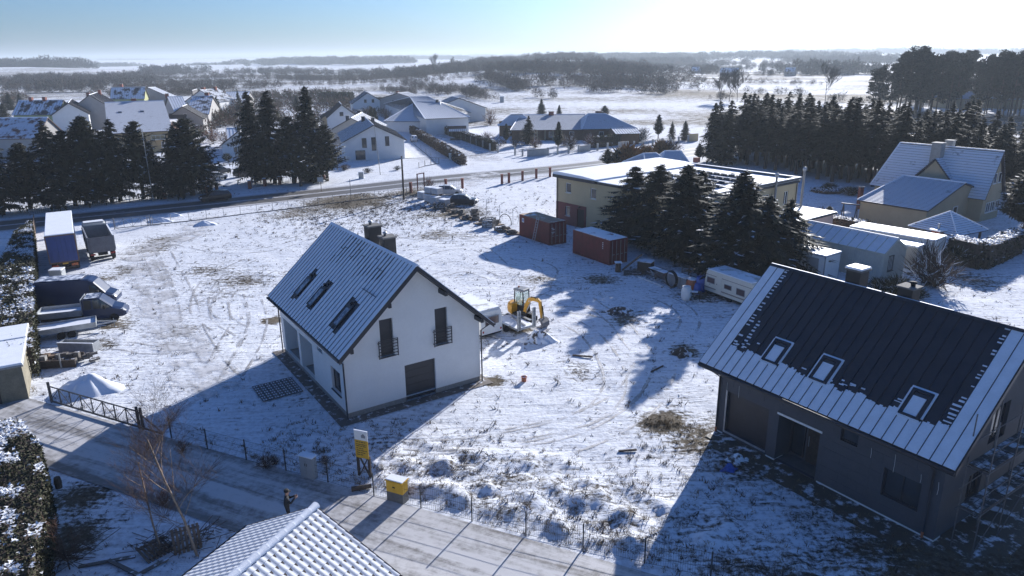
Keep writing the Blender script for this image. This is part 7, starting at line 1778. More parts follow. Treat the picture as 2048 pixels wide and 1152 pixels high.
fence('pier_fence', 'red brick piers with metal railings right of the yard entrance', [G(a, b)[:2] for a, b in ((1004, 367.5), (1018, 365), (1045, 361), (1072.5, 357), (1100, 354))], 1.6, M['red_pier'], .42, 'bars', rail_m=M['post_dark'], cap=M['brick_red'])
fence('garden_fence', 'brick-piered garden fence before the tall conifers beyond the road', [G(a, b)[:2] for a, b in ((500, 377), (530, 372), (560, 368), (590, 365), (620, 361.5), (648, 359))], 1.35, M['brick_red'], .45, 'bars', rail_m=M['post_dark'], cap=M['snow_roof'])
fence('garden_fence', 'garden fence left of the bungalow driveway, behind the estate car', [G(a, b)[:2] for a, b in ((330, 398), (360, 393), (384, 390), (414, 386), (434, 381))], 1.3, M['brick_red'], .4, 'bars', rail_m=M['post_dark'], cap=M['snow_roof'])
fence('garden_fence', 'low railing in front of the dark conifers at the far left of the road', [G(a, b)[:2] for a, b in ((60, 432), (110, 424), (160, 418), (210, 411), (260, 405), (310, 400))], 1.1, M['grey_paint'], .08, 'bars', rail_m=M['grey_paint'])
M['pale_conc'] = mat('pale_concrete', (.42, .41, .38), .9, .1, 1.5)
fence('pillar_fence', 'row of pale concrete pillars before the dark clipped hedge', [G(a, b)[:2] for a, b in ((889, 268), (897, 271), (905, 273.5), (914, 276.5), (923, 280), (932, 283), (942, 287), (953, 291), (966, 296), (980, 302))], 1.75, M['pale_conc'], .35, 'bars', rail_m=M['post_dark'])
fence('pillar_fence', 'pale pillars and wall panels of the villa gateway and front fence', [G(a, b)[:2] for a, b in ((996, 305), (1030, 310), (1045, 312), (1056, 313), (1096, 310.5), (1115, 309), (1137, 308), (1157, 305.5), (1179, 303), (1195, 301.5), (1215, 300))], 1.6, M['pale_conc'], .4, 'bars', rail_m=M['post_dark'], gap=(0,))
for a, b in (((1057, 312.6), (1095, 310.2)), ((1158, 305), (1178, 302.6)), ((1235, 297), (1255, 295))):
    A, B = G(*a), G(*b); d = B - A; n = Vector((-d.y, d.x, 0)).normalized() * -.15
    tag(MB().frame_box(Vector((0, 0, -.2)), d, n, Vector((0, 0, 1.7))).build('wall_panel', M['pale_conc'], None, loc=A + n * 1.4), 'solid pale wall panel in the villa front fence, ' + ('the widest of three' if a[0] == 1057 else 'left of the dark hedge' if a[0] == 1158 else 'before the dark hedge'), 'wall')
fence('pillar_fence', 'right end of the pale pillar fence, ending in a cream wall panel', [G(a, b)[:2] for a, b in ((1268, 296), (1285, 294), (1305, 292), (1324, 290), (1341, 287.5), (1357, 286), (1376, 283))], 1.6, M['pale_conc'], .4, 'bars', rail_m=M['post_dark'])
A, B = G(1376, 283), G(1390, 282); d = B - A
tag(MB().frame_box((0, 0, -.2), d * 1.3, Vector((-d.y, d.x, 0)).normalized() * .2, (0, 0, 2.0)).build('wall_panel', M['cream_wall'], None, loc=A + d.normalized() * .3), 'cream wall panel closing the right end of the pillar fence', 'wall')
fence('lot_fence', 'thin post fence along the bare plot right of the white gable house', [G(a, b)[:2] for a, b in ((822, 284), (832, 292), (842, 300), (852, 308), (862, 317), (872, 328))], 1.2, M['grey_paint'], .07, 'wire')
fence('lot_fence', 'weathered broken fence along the verge of the bare plot', [G(a, b)[:2] for a, b in ((838, 336), (850, 332), (862, 330), (878, 327))], 1.1, M['wood_dark'], .10, 'wire', rail_m=M['wood_dark'])
# bent fence posts behind the stone pallets
for i, (px, py) in enumerate(((950, 418), (973.5, 428), (999.5, 440), (1026, 449))):
    p = on(px, py); h = 2.0
    tag(MB().tube([(0, 0, -.2), (0, 0, h), (.5, 0, h + .35)], .035, 6).build('fence_post', M['galv'], None, loc=p), 'thin bent-topped fence post, ' + ('first behind the dark hatchback', 'second, between the dark hatchback and the upright hoop', 'third, just left of the upright hoop', 'fourth, right beside the rusty-topped container')[i], 'fence post', 'bent posts behind the stone pallets')

# ---------------------------------------------------------------- poles and wires
def pole():
    p = on(808, 399); h = HT(808, 399, 807, 312); t = thing('utility_pole', 'dark wooden utility pole beside the road, left of the red piers', 'pole', p)
    MB().tube([(0, 0, -.3), (0, 0, h)], [.17, .12], 8).build('shaft', M['wood_dark'], t, smooth=True)
    MB().box(-.12, -.12, h - .35, .5, .12, h - .2).build('bracket', M['galv'], t)
    q = G(700, 338); e = Vector((q.x, q.y, 4.0)) - p
    for k, (end, sag) in enumerate((((-22, 12, h - 3.0), 1.2), ((42, 28, h + 1.0), 1.3), ((16, 24, h - 1.5), .9))):
        end = Vector(end); pts = [Vector((0, 0, h - .3)).lerp(end, s) - Vector((0, 0, sag * 4 * s * (1 - s))) for s in np.linspace(0, 1, 13)]
        MB().tube(pts, .022, 4).build('wire', M['black'], t)
    p2 = on(761, 350); h2 = HT(761, 350, 752.5, 248)
    t2 = thing('mast', 'thin leaning mast standing before the white gable house', 'pole', p2)
    MB().tube([(0, 0, -.2), (-.6, .2, h2)], [.07, .045], 6).build('shaft', M['grey_paint'], t2, smooth=True)
pole()
def street_pole(name, label, px, py, ty, cat='sign', panel=None, pm=None):
    p = on(px, py); h = HT(px, py, px, ty); t = thing(name, label, cat, p); MB().tube([(0, 0, -.2), (0, 0, h)], .05, 6).build('post', pm or M['grey_paint'], t)
    if panel:
        MB().box(-panel[0] / 2, -.08, h - panel[1], panel[0] / 2, -.055, h).build('panel', panel[2], t)
street_pole('road_sign', 'road sign with pale panel on an orange-striped post at the crossing', 643, 383, 354, 'sign', (.95, .75, M['galv']), M['wood'])
street_pole('street_lamp_post', 'tall pale grey post among the dark conifers on the left', 307, 402, 262, 'pole', None, M['galv'])
street_pole('road_marker', 'thin grey marker post at the edge of the road near the wire fence', 702, 393, 358, 'post')
street_pole('bollard', 'short stub post on the verge behind the wire fence', 728, 397, 388, 'post')
street_pole('gate_post', 'thin post right of the wire fence end, near the brick piers', 813, 386, 372, 'post')
def beam_frame():
    a, b = on(836, 387), on(850, 384); d = b - a; t = thing('timber_gateway', 'rusty red goalpost-shaped timber gateway behind the brick piers', 'gateway', a, math.atan2(d.y, d.x)); L = 1.5; h = 3.0
    for x in (0, L): MB().box(x - .07, -.07, -.2, x + .07, .07, h).build('post', M['red_clad'], t)
    MB().box(-.1, -.06, h + .001, L + .1, .06, h + .14).build('beam', M['red_clad'], t)
beam_frame()
p = on(723, 357); t = thing('utility_box', 'small pale utility box on the verge before the white gable house', 'cabinet', p); MB().box(-.45, -.2, -.1, .45, .2, 1.15).build('cabinet_body', M['white_paint'], t); MB().box(-.48, -.23, 1.152, .48, .23, 1.24).build('roof_snow', M['snow_roof'], t); MB().box(-.40, -.215, .1, .40, -.201, 1.05).build('door', M['pale_conc'], t)
p = on(902, 320); t = thing('mailbox_post', 'greenish box on a post at the end of the beech hedge', 'cabinet', p); MB().box(-.4, -.2, 0, .4, .2, 1.3).build('cabinet_body', M['cream_paint'], t); MB().box(-.42, -.22, 1.302, .42, .22, 1.38).build('roof_snow', M['snow_roof'], t)

# ---------------------------------------------------------------- lane side: cabinets, sign board, person
th_l = math.atan2(-.422, .907)
def yellow_cabinet():
    p = G(795, 1003); t = thing('gas_cabinet', 'yellow gas cabinet on a dark base with snow on top, by the lane fence', 'cabinet', (p.x, p.y + .15, 0), th_l)
    w, d = .46, .24
    MB().box(-w, -d, -.15, w, d, .52).build('base', M['concrete_dark'], t); MB().box(-w, -d, .521, w, d, 1.12).build('housing', M['yellow'], t)
    for s in (-1, 1): MB().box(s * w / 2 - w / 2 + .03, -d - .02, .56, s * w / 2 + w / 2 - .03, -d - .001, 1.08).build('door', M['yellow'], t)
    MB().box(-w - .05, -d - .05, 1.121, w + .05, d + .05, 1.16).build('lid', M['yellow'], t); MB().box(-w - .02, -d - .02, 1.161, w + .02, d + .02, 1.21).build('roof_snow', M['snow'], t, bevel=.02)
    b = MB(); b.box(-.10, -d - .026, .80, .06, -d - .021, .86); b.build('label', M['black'], t)
yellow_cabinet()
def grey_cabinet():
    p = G(618, 955); t = thing('electric_cabinet', 'light grey two-door electric cabinet standing at the lane fence', 'cabinet', (p.x, p.y + .1, 0), th_l); w, d = .42, .17
    MB().box(-w, -d, -.15, w, d, 1.22).build('housing', M['galv_matt'], t)
    for s in (-1, 1):
        dr = MB().box(s * w / 2 - w / 2 + .015, -d - .018, .22, s * w / 2 + w / 2 - .015, -d - .001, 1.18).build('door', M['galv_matt'], t); MB().box(s * .06 - .015, -d - .03, .7, s * .06 + .015, -d - .019, .85).build('handle', DK, dr)
    MB().box(-w - .04, -d - .05, 1.221, w + .04, d + .05, 1.27).build('roof_snow', M['snow_roof'], t)
M['galv_matt'] = mat('grey_plastic', (.30, .32, .33), .7, .08, 1.5)
grey_cabinet()
def sign_board():
    p = G(730, 954); t = thing('sign_board', 'tall yellow construction sign board with white top panel on crossed timber legs', 'sign', (p.x, p.y, 0), th_l + R(4)); w = .33
    for x in (-w, w): MB().box(x - .06, -.05, -.2, x + .06, .05, 1.25).build('leg', M['wood_dark'], t)
    MB().bar((-w + .07, .0, .12), (w - .07, .0, 1.15), .09, .04).build('brace', M['wood_dark'], t); MB().bar((-w + .07, .045, 1.15), (w - .07, .045, .12), .09, .04).build('brace', M['wood_dark'], t)
    MB().box(-w - .05, -.09, 1.15, w + .05, -.052, 2.17).build('panel', M['yellow'], t); MB().box(-w - .05, -.09, 2.171, w + .05, -.052, 2.66).build('top_panel', M['white_paint'], t)
    MB().box(-w - .06, -.10, 2.661, w + .06, -.04, 2.72).build('snow_cap', M['snow_roof'], t)
    b = MB(); b.prism([(.02, -.094, 2.32), (.27, -.094, 2.32), (.27, -.094, 2.45), (.145, -.094, 2.56), (.02, -.094, 2.45)], (0, .003, 0)); b.build('logo', M['grey_paint'], t, recalc=True)
    rr = random.Random(4)
    for k, (x1, z) in enumerate(((.24, 2.06), (.30, 1.93), (.26, 1.83), (.14, 1.70), (.30, 1.58), (.2, 1.46), (.05, 1.34))):      # lines of print too small to read
        b = MB(); x = -.30
        while x < x1: e = min(x1, x + .08 + rr.random() * .16); b.box(x, -.0945, z - .022, e, -.0905, z + .022); x = e + .035
        b.build('print_line', M['wood_dark'], t)
sign_board()
p = on(722, 978); tag(MB().tube([(-.45, .1, .1), (.5, -.15, .14)], [.14, .11], 8).build('log', M['trunk'], None, loc=p, rot=.5), 'short dark log lying by the fence at the foot of the sign board', 'log')
def person():
    """Standing figure seen from behind and the side, both hands raised to a small controller."""
    p = G(578, 1046); t = thing('person', 'person in dark clothing and cap on the lane, holding a small device up', 'person', (p.x, p.y, 0), R(20)); 
    J = [('pelvis', 0, 0, .95, .16), ('waist', 0, 0, 1.10, .15), ('chest', .02, 0, 1.32, .175), ('neck', .04, 0, 1.48, .075), ('head0', .06, 0, 1.58, .09), ('head1', .07, 0, 1.70, .095),
         ('hipL', 0, .10, .90, .11), ('kneeL', .02, .11, .49, .075), ('ankL', 0, .11, .10, .055), ('toeL', .17, .12, .045, .045), ('hipR', 0, -.10, .90, .11), ('kneeR', .05, -.12, .49, .075), ('ankR', .02, -.12, .10, .055), ('toeR', .19, -.13, .045, .045),
         ('shL', .02, .19, 1.40, .085), ('elL', .17, .26, 1.16, .06), ('wrL', .36, .10, 1.30, .042), ('shR', .02, -.19, 1.40, .085), ('elR', .17, -.26, 1.16, .06), ('wrR', .36, -.10, 1.30, .042), ('paL', .43, .085, 1.33, .036), ('paR', .43, -.085, 1.33, .036)]
    E_ = [('pelvis', 'waist'), ('waist', 'chest'), ('chest', 'neck'), ('neck', 'head0'), ('head0', 'head1'), ('pelvis', 'hipL'), ('hipL', 'kneeL'), ('kneeL', 'ankL'), ('ankL', 'toeL'), ('pelvis', 'hipR'), ('hipR', 'kneeR'), ('kneeR', 'ankR'), ('ankR', 'toeR'), ('chest', 'shL'), ('shL', 'elL'), ('elL', 'wrL'), ('wrL', 'paL'), ('chest', 'shR'), ('shR', 'elR'), ('elR', 'wrR'), ('wrR', 'paR')]
    for s, k in ((1, 'L'), (-1, 'R')):           # four fingers and a thumb curled round the device
        for f, (dz, ln) in enumerate(((.030, .075), (.012, .085), (-.008, .08), (-.026, .065))):
            J += [(f'f{k}{f}a', .475, s * .078, 1.335 + dz, .0105), (f'f{k}{f}b', .50, s * .052, 1.335 + dz, .0095), (f'f{k}{f}c', .495, s * (.078 - ln * .6), 1.335 + dz, .0085)]
            E_ += [('pa' + k, f'f{k}{f}a'), (f'f{k}{f}a', f'f{k}{f}b'), (f'f{k}{f}b', f'f{k}{f}c')]
        J += [(f't{k}a', .44, s * .055, 1.365, .012), (f't{k}b', .46, s * .035, 1.385, .010)]; E_ += [('pa' + k, f't{k}a'), (f't{k}a', f't{k}b')]
    ix = {j[0]: i for i, j in enumerate(J)}; me = bpy.data.meshes.new('body'); me.from_pydata([j[1:4] for j in J], [(ix[a], ix[b]) for a, b in E_], [])
    o = bpy.data.objects.new('body', me); col.objects.link(o); sk = o.modifiers.new('skin', 'SKIN')
    for i, j in enumerate(J): me.skin_vertices[0].data[i].radius = (j[4], j[4] * (1.25 if j[0] in ('chest', 'waist', 'pelvis') else 1))
    me.skin_vertices[0].data[0].use_root = True; sb = o.modifiers.new('sub', 'SUBSURF'); sb.levels = 2; sb.render_levels = 2
    dg = bpy.context.evaluated_depsgraph_get(); m2 = bpy.data.meshes.new_from_object(o.evaluated_get(dg)); bpy.data.objects.remove(o)
    for x in (M['cloth_dark'], M['skin'], M['cloth_trouser'], M['black']): m2.materials.append(x)
    for f in m2.polygons:
        c = f.center; f.use_smooth = True
        f.material_index = 1 if (c.z > 1.50 and c.x > .0) or (c.x > .385 and c.z > 1.25) else 3 if c.z < .12 else 2 if c.z < .93 else 0
    o = bpy.data.objects.new('body', m2); col.objects.link(o); o.parent = t
    b = MB(); b.lathe([(.108, 0), (.118, .03), (.112, .08), (.08, .125), (.02, .14)], (.055, 0, 1.665), 14); b.frame_box((.14, -.07, 1.672), (.10, 0, -.015), (0, .14, 0), (0, 0, .012)); b.build('cap', M['black'], t, smooth=False)
    b = MB(); b.lathe([(.178, 0), (.19, .10), (.185, .3), (.20, .45)], (0.01, 0, .86), 14); 
    for s in (-1, 1): MB().lathe([(.003, 0), (.011, .004), (.003, .008)], (.158, s * .034, 1.655), 8).build('eye', M['black'], t)
    MB().prism([(.155, -.014, 1.60), (.155, .014, 1.60), (.182, 0, 1.605)], (-.006, 0, .055)).build('nose', M['skin'], t, recalc=True); MB().box(.150, -.025, 1.563, .158, .025, 1.571).build('mouth', M['terracotta'], t)
    for s in (-1, 1): MB().lathe([(.004, 0), (.028, .006), (.026, .016), (.006, .02)], (.06, s * .095 - .01, 1.645), 8, 0, 'y').build('ear', M['skin'], t)
    d = thing('handheld_device', 'small dark device held up in both hands by the person on the lane', 'device', (p.x, p.y, 0), R(20)); MB().box(.465, -.045, 1.30, .475, .045, 1.46).build('casing', M['black'], d)
M['cloth_dark'] = mat('dark_jacket', (.020, .023, .028), .9, .3, 6.0); M['cloth_trouser'] = mat('dark_trousers', (.018, .02, .03), .9, .3, 6.0); M['skin'] = mat('skin', (.42, .25, .18), .6, .08, 8.0)
person()

# ---------------------------------------------------------------- tiled roof in the foreground
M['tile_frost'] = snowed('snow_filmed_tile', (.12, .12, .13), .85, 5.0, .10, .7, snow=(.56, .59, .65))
def tiled_shed():
    A = Vector((-7.05, 21.91, 5.5)); C = G(800, 1145, 5.5 - 1.8); B = G(455, 1152, 5.5)
    k = Vector((C.x - A.x, C.y - A.y, 0)); run = k.length; k.normalize(); d = Vector((k.y, -k.x, 0))
    if d.dot(B - A) < 0: d = -d
    # local x to the right slope, y along the ridge away from the camera
    th = math.atan2(k.y, k.x); t = thing('tiled_outbuilding', 'outbuilding in the foreground with a snow-covered pantile roof, seen from above', 'outbuilding', (A.x, A.y, 0), th); hr, he = 5.5, 3.7; L = 7.5; sl = math.atan2(hr - he, run); ln = math.hypot(run, hr - he)
    ysg = 1 if Vector((-math.sin(th), math.cos(th), 0)).dot(d) > 0 else -1
    oh = .3; w = run - oh
    b = MB()
    ya, yb = (oh * ysg, L * ysg); lo, hi = min(ya, yb), max(ya, yb); zt = hr - (hr - he) * w / run - .12
    for (y, s) in ((ya, -ysg), (yb, ysg)):
        pts = [(-w, y, -.2), (w, y, -.2), (w, y, zt), (0, y, hr - .15), (-w, y, zt)]; b.poly(pts)
    b.poly([(w, lo, -.2), (w, hi, -.2), (w, hi, zt), (w, lo, zt)]); b.poly([(-w, hi, -.2), (-w, lo, -.2), (-w, lo, zt), (-w, hi, zt)])
    b.build('wall', M['pale_conc'], t, recalc=True)
    b = MB()
    for s in (-1, 1): b.prism([(s * run, 0, he - .10), (0, 0, hr - .10), (0, 0, hr - .20), (s * run, 0, he - .20)], (0, L * ysg, 0))
    roof = b.build('roof', M['wood_dark'], t, recalc=True)
    # one pantile: wavy, one full roll; shared by all
    tl, tw = ln / round(ln / .355), .255; nseg = 8
    def tile_mesh(nm):
        b = MB(); vs = []
        for j, (yy, zz) in enumerate(((0, .020), (tl * 1.02, .004))):
            for i in range(nseg + 1):
                u = i / nseg; vs.append((u * tw * 1.0, yy, zz + .036 * math.sin(u * 2 * math.pi) * .30))
        for i in range(nseg + 1): u = i / nseg; vs.append((u * tw, 0, .012 + .036 * math.sin(u * 2 * math.pi) * .30))
        fs = [(i, i + 1, nseg + 2 + i, nseg + 1 + i) for i in range(nseg)]; m0 = len(fs); n2 = 2 * (nseg + 1)
        b.mesh(vs, fs, 0); b.mesh(vs, [(n2 + i, n2 + i + 1, i + 1, i) for i in range(nseg)], 0)
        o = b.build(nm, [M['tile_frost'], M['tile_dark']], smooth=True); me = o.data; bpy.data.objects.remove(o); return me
    me = tile_mesh('roof_tile'); cands = []
    for s in (1, -1):
        up = Vector((-s * math.cos(sl), 0, math.sin(sl))); ay = Vector((0, ysg, 0)); nr = Vector((s * math.sin(sl), 0, math.cos(sl)))
        nrow = int(ln / tl); ncol = int(L / tw); off = ln - nrow * tl
        for r_ in range(nrow):
            for c in range(ncol):
                o = Vector((s * run, 0, he - .10)) + up * (r_ * tl + off * 0 + .01) + ay * (c * tw + .0)
                cands.append((s, r_, c, o, up, ay, nr))
    mw = Matrix.Translation((A.x, A.y, 0)) @ Matrix.Rotation(th, 4, 'Z')
    cv = Vector((0, 0, CAMH))
    def key(q):
        P = mw @ q[3]; v = P - cv; dd = v.dot(_fwd); x = 1024 + FPX * v.dot(CR) / dd; y = 576 - FPX * v.dot(CU) / dd
        vis = -40 < x < 2090 and y < 1175; n = (mw.to_3x3() @ q[6]); return (0 if vis else 1, v.length_squared / max(.05, -n.dot(v.normalized())))
    cands.sort(key=key); rest = []
    vs0 = [v.co.copy() for v in me.vertices]; fs0 = [(tuple(p.vertices), p.material_index) for p in me.polygons]
    rb = MB()
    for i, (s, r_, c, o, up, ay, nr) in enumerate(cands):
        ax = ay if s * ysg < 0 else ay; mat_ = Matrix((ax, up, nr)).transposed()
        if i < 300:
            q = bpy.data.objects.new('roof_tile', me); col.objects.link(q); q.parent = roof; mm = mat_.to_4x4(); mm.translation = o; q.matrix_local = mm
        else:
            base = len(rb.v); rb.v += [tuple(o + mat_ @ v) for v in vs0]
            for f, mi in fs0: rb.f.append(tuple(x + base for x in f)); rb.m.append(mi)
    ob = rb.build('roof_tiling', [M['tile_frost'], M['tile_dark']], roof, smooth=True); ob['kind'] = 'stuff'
    pitch = .42
    for k_ in range(int(L / pitch) + 1):          # half-round ridge caps, each lapping the next
        y = (k_ * pitch - .05) * ysg; b = MB(); vs = []; n = 8
        for (yy, r_) in ((0, .175), (pitch * 1.06, .125)):
            for i in range(n + 1): a = math.pi * i / n; vs.append((r_ * math.cos(a), yy * ysg, r_ * math.sin(a) * .95))
        b.mesh(vs, [(i, i + 1, n + 2 + i, n + 1 + i) for i in range(n)]); b.poly([vs[i] for i in range(n + 1)])
        q = b.build('ridge_tile', M['snow_roof'], roof, smooth=False, recalc=True); q.location = (0, y, hr - .11)
    for s in (-1, 1):
        b = MB(); u = Vector((-s * run, 0, hr - he)); b.frame_box((s * run, -.03 * ysg, he - .24), u, (0, .03 * ysg, 0), (0, 0, .17)); b.build('barge_board', M['wood_dark'], roof, recalc=True)
        MB().tube([(s * (run + .06), 0, he - .14), (s * (run + .06), L * ysg, he - .14)], .06, 8).build('gutter', M['dark_metal'], roof, smooth=True)
tiled_shed()

# ---------------------------------------------------------------- yard clutter
def heap(name, label, px, py, rx, ry, h, m, seed, cat='heap', rot=0, rough=.35):
    g = rs(seed); p = on(px, py); n, k = 40, 12; vs = []; fs = []
    for i in range(k + 1):
        f = i / k
        for j in range(n):
            a = 2 * math.pi * j / n; w = 1 + rough * (vnoise(math.cos(a) * 3 + seed * 7.1, math.sin(a) * 3, 1.0)); q = f * w
            z = h * (.5 + .5 * math.cos(math.pi * min(1, f * 1.02))) ** .8 * (1 + rough * 1.2 * float(vnoise(q * 4 * math.cos(a) + seed, q * 4 * math.sin(a), 1.0))) - .08 * f
            vs.append((rx * q * math.cos(a), ry * q * math.sin(a), z))
    for i in range(k):
        for j in range(n): fs.append((i * n + j, (i + 1) * n + j, (i + 1) * n + (j + 1) % n, i * n + (j + 1) % n))
    return tag(MB().mesh(vs, fs).build(name, m, None, smooth=True, loc=p, rot=rot, recalc=True), label, cat)
M['soil_snow'] = snowed('soil_under_snow', (.07, .055, .045), .60, 2.2, .05)
M['soil_dark'] = snowed('dark_soil_under_snow', (.055, .045, .038), .35, 2.5, .05)
heap('snow_heap', 'large white snowed-over heap behind the sliding gate', 177, 778, 2.4, 1.7, .95, M['snow'], 1, rough=.5)
heap('snow_heap', 'low white heap beside the wire fence near the main road', 410, 449, 2.0, 1.2, .5, M['snow'], 2)
heap('snow_heap', 'small white heap on the verge outside the wire fence', 348, 432, 1.6, .8, .45, M['snow'], 3)
heap('snow_heap', 'flat snow bank on the verge left of the two white heaps', 320, 443, 2.2, .8, .5, M['snow'], 4)
heap('soil_heap', 'clumpy soil heap dusted with snow in front of the plant trailer', 1072, 684, 1.5, .9, .7, M['soil_snow'], 5, rough=.9)
heap('soil_heap', 'flat dark heap of weeds and soil in the shaded middle of the yard', 1236, 625, 1.5, .9, .35, M['soil_dark'], 6, rough=.9)
heap('soil_heap', 'dark clods of soil left of the grey house', 1364, 710, 1.2, .8, .4, M['soil_dark'], 7, rough=1.0)
heap('tarp_heap', 'crumpled blue plastic sheet on the snow before the grey house', 1459, 938, .45, .32, .28, M['blue_tarp'], 9, rough=1.2)
heap('bag_heap', 'pale snow-dusted bags piled behind the blue plastic sheet', 1476, 920, .75, .42, .35, M['soil_snow'], 10, rough=1.0)
p = on(1048, 762); t = thing('bucket', 'small orange-red bucket standing alone in the yard', 'bucket', p); MB().lathe([(.15, 0), (.18, .30), (.20, .31), (.20, .34), (.17, .34), (.14, .05)], (0, 0, 0), 14).build('shell', M['terracotta'], t); MB().lathe([(.01, .26), (.165, .27)], (0, 0, 0), 14).build('snow_fill', M['snow_roof'], t)
_g = random.Random(21)
def pallet_of_blocks(label, px, py, rot, w=1.15, d=1.0, h=.95, z=0.0, m=None, wrap=True):
    p = on(px, py); t = thing('wrapped_pallet', label, 'pallet', p + Vector((0, 0, z)), rot, 'wrapped pallets of white blocks')
    for y in (-d / 2 + .05, 0, d / 2 - .05): MB().box(-w / 2, y - .05, 0, w / 2, y + .05, .12).build('pallet_board', M['wood'], t)
    for k in range(3):
        for j in range(2):
            x0 = -w / 2 + k * w / 3 + .008; y0 = -d / 2 + j * d / 2 + .008; MB().box(x0, y0, .122, x0 + w / 3 - .016, y0 + d / 2 - .016, h).build('block_stack', m or M['block_white'], t)
    MB().box(-w / 2 - .01, -d / 2 - .01, h + .002, w / 2 + .01, d / 2 + .01, h + .10).build('snow_cap', M['snow_roof'], t, bevel=.03)
M['block_white'] = mat('white_shrink_wrap', (.42, .43, .45), .45, .15, 3.0)
for i, (px, py, lb) in enumerate(((846, 398, 'leftmost wrapped pallet of white blocks in the lower row'), (860, 404, 'second wrapped pallet from the left in the lower row'), (872, 409, 'third wrapped pallet in the lower row, below the stacked ones'), (889, 414, 'right wrapped pallet of the lower row beside the dark crate'))):
    pallet_of_blocks(lb, px, py, R(-40), 1.3, 1.1, 1.05)
pallet_of_blocks('white wrapped pallet stacked on the second and third pallets', 861, 403, R(-40), 1.3, 1.1, .9, 1.17); pallet_of_blocks('white wrapped pallet on top of the stack, nearest the silver hatchback', 875, 405, R(-40), 1.3, 1.1, .9, 1.17)
def crate(label, px, py, rot, w, d, h, m, fill, name='crate', group=None, stuff=None):
    p = on(px, py); t = thing(name, label, 'crate', p, rot, group)
    for x in (-w / 2, w / 2 - .06):
        for y in (-d / 2, d / 2 - .06): MB().box(x, y, 0, x + .06, y + .06, h).build('corner_post', m, t)
    for z in np.arange(.06, h - .08, .2):
        MB().box(-w / 2 + .062, -d / 2, z, w / 2 - .062, -d / 2 + .03, z + .12).build('slat', m, t); MB().box(-w / 2 + .062, d / 2 - .03, z, w / 2 - .062, d / 2, z + .12).build('slat', m, t)
        MB().box(-w / 2, -d / 2 + .062, z, -w / 2 + .03, d / 2 - .062, z + .12).build('slat', m, t); MB().box(w / 2 - .03, -d / 2 + .062, z, w / 2, d / 2 - .062, z + .12).build('slat', m, t)
    heap_ = MB().box(-w / 2 + .05, -d / 2 + .05, .02, w / 2 - .05, d / 2 - .05, h * fill).build('filling', M['soil_snow'], t)
    return t
crate('dark crate with snow on top in front of the wrapped pallets', 879, 417, R(-5), 1.5, .9, .75, M['wood_dark'], .95)
crate('tall wire crate of stones with corner posts, among the stone pallets', 978, 454, R(-25), 1.5, 1.1, 1.25, M['concrete_dark'], .75)
crate('slatted crate of dark stones right of the tall wire crate', 1000, 460, R(-25), 1.2, .9, .5, M['wood_dark'], .9)
def stone_stack(label, px, py, n, seed, spread=.7, big=.5, m=None, base=True):
    g = random.Random(seed); p = on(px, py); t = thing('stone_pile', label, 'stone pile', p, g.random(), 'stone piles along the yard fence')
    if base: MB().box(-spread, -spread * .8, .0, spread, spread * .8, .12).build('pallet', M['wood'], t)
    z = .13
    for k in range(n):
        w, d, h = big * g.uniform(.7, 1.5), big * g.uniform(.5, 1.0), big * g.uniform(.25, .5); a = g.uniform(-.4, .4); r_ = spread * (1 - k / (n * 1.6))
        x, y = g.uniform(-r_, r_) * .7, g.uniform(-r_, r_) * .6; b = MB(); zz = z + (k // 3) * big * .38
        v = [(sx * w / 2 * g.uniform(.8, 1), sy * d / 2 * g.uniform(.8, 1), sz * h) for sz in (0, 1) for sx, sy in ((-1, -1), (1, -1), (1, 1), (-1, 1))]
        b.mesh([(x + q[0] * math.cos(a) - q[1] * math.sin(a), y + q[0] * math.sin(a) + q[1] * math.cos(a), zz + q[2]) for q in v], [(0, 3, 2, 1), (4, 5, 6, 7), (0, 1, 5, 4), (1, 2, 6, 5), (2, 3, 7, 6), (3, 0, 4, 7)])
        b.build('stone', m or M['stone'], t)
M['stone'] = snowed('stone_with_snow', (.12, .11, .10), .30, 1.5, .06, upmin=.2)
for i, (px, py, n, sp, bg, lb) in enumerate([(903, 418, 7, 1.0, .6, 'snowy stones just right of the wrapped pallets'), (912, 426, 6, .9, .55, 'low stone pile before the dark hatchback'), (921, 432, 8, 1.0, .6, 'stone pile left of the tall dark stack'), (934, 438, 7, .9, .5, 'flat stone pile in front of the tall dark stack'), (950, 440, 16, .7, .62, 'tall dark stack of stone slabs topped with snow'), (964, 447, 7, .9, .5, 'stones between the tall stack and the wire crate'), (988, 450, 8, 1.0, .5, 'stone slabs behind the wire crate'), (1010, 462, 7, 1.0, .5, 'low stones right of the wire crate'), (1026, 468, 6, .8, .5, 'dark stone pile next to the rusty-topped container'), (895, 422, 4, .7, .4, 'loose planks and stones beside the dark crate')]):
    stone_stack(lb, px, py, n, i, sp, bg)
p = on(1010, 449); t = thing('pipe_hoop', 'dark upright hoop of pipe arching over the snow beside the bent fence posts', 'pipe coil', p, R(-15))
MB().tube([(math.cos(a) * .85, .05 * math.sin(a * 3), math.sin(a) * 1.35 + .05) for a in np.linspace(-.2, math.pi * 1.05, 18)], .05, 6).build('pipe', M['black'], t, smooth=True); MB().tube([(1.2 + math.cos(a) * .5, .3, math.sin(a) * 1.2 + .9) for a in np.linspace(-1.2, 2.2, 14)], .03, 6).build('pipe', M['galv'], t, smooth=True)
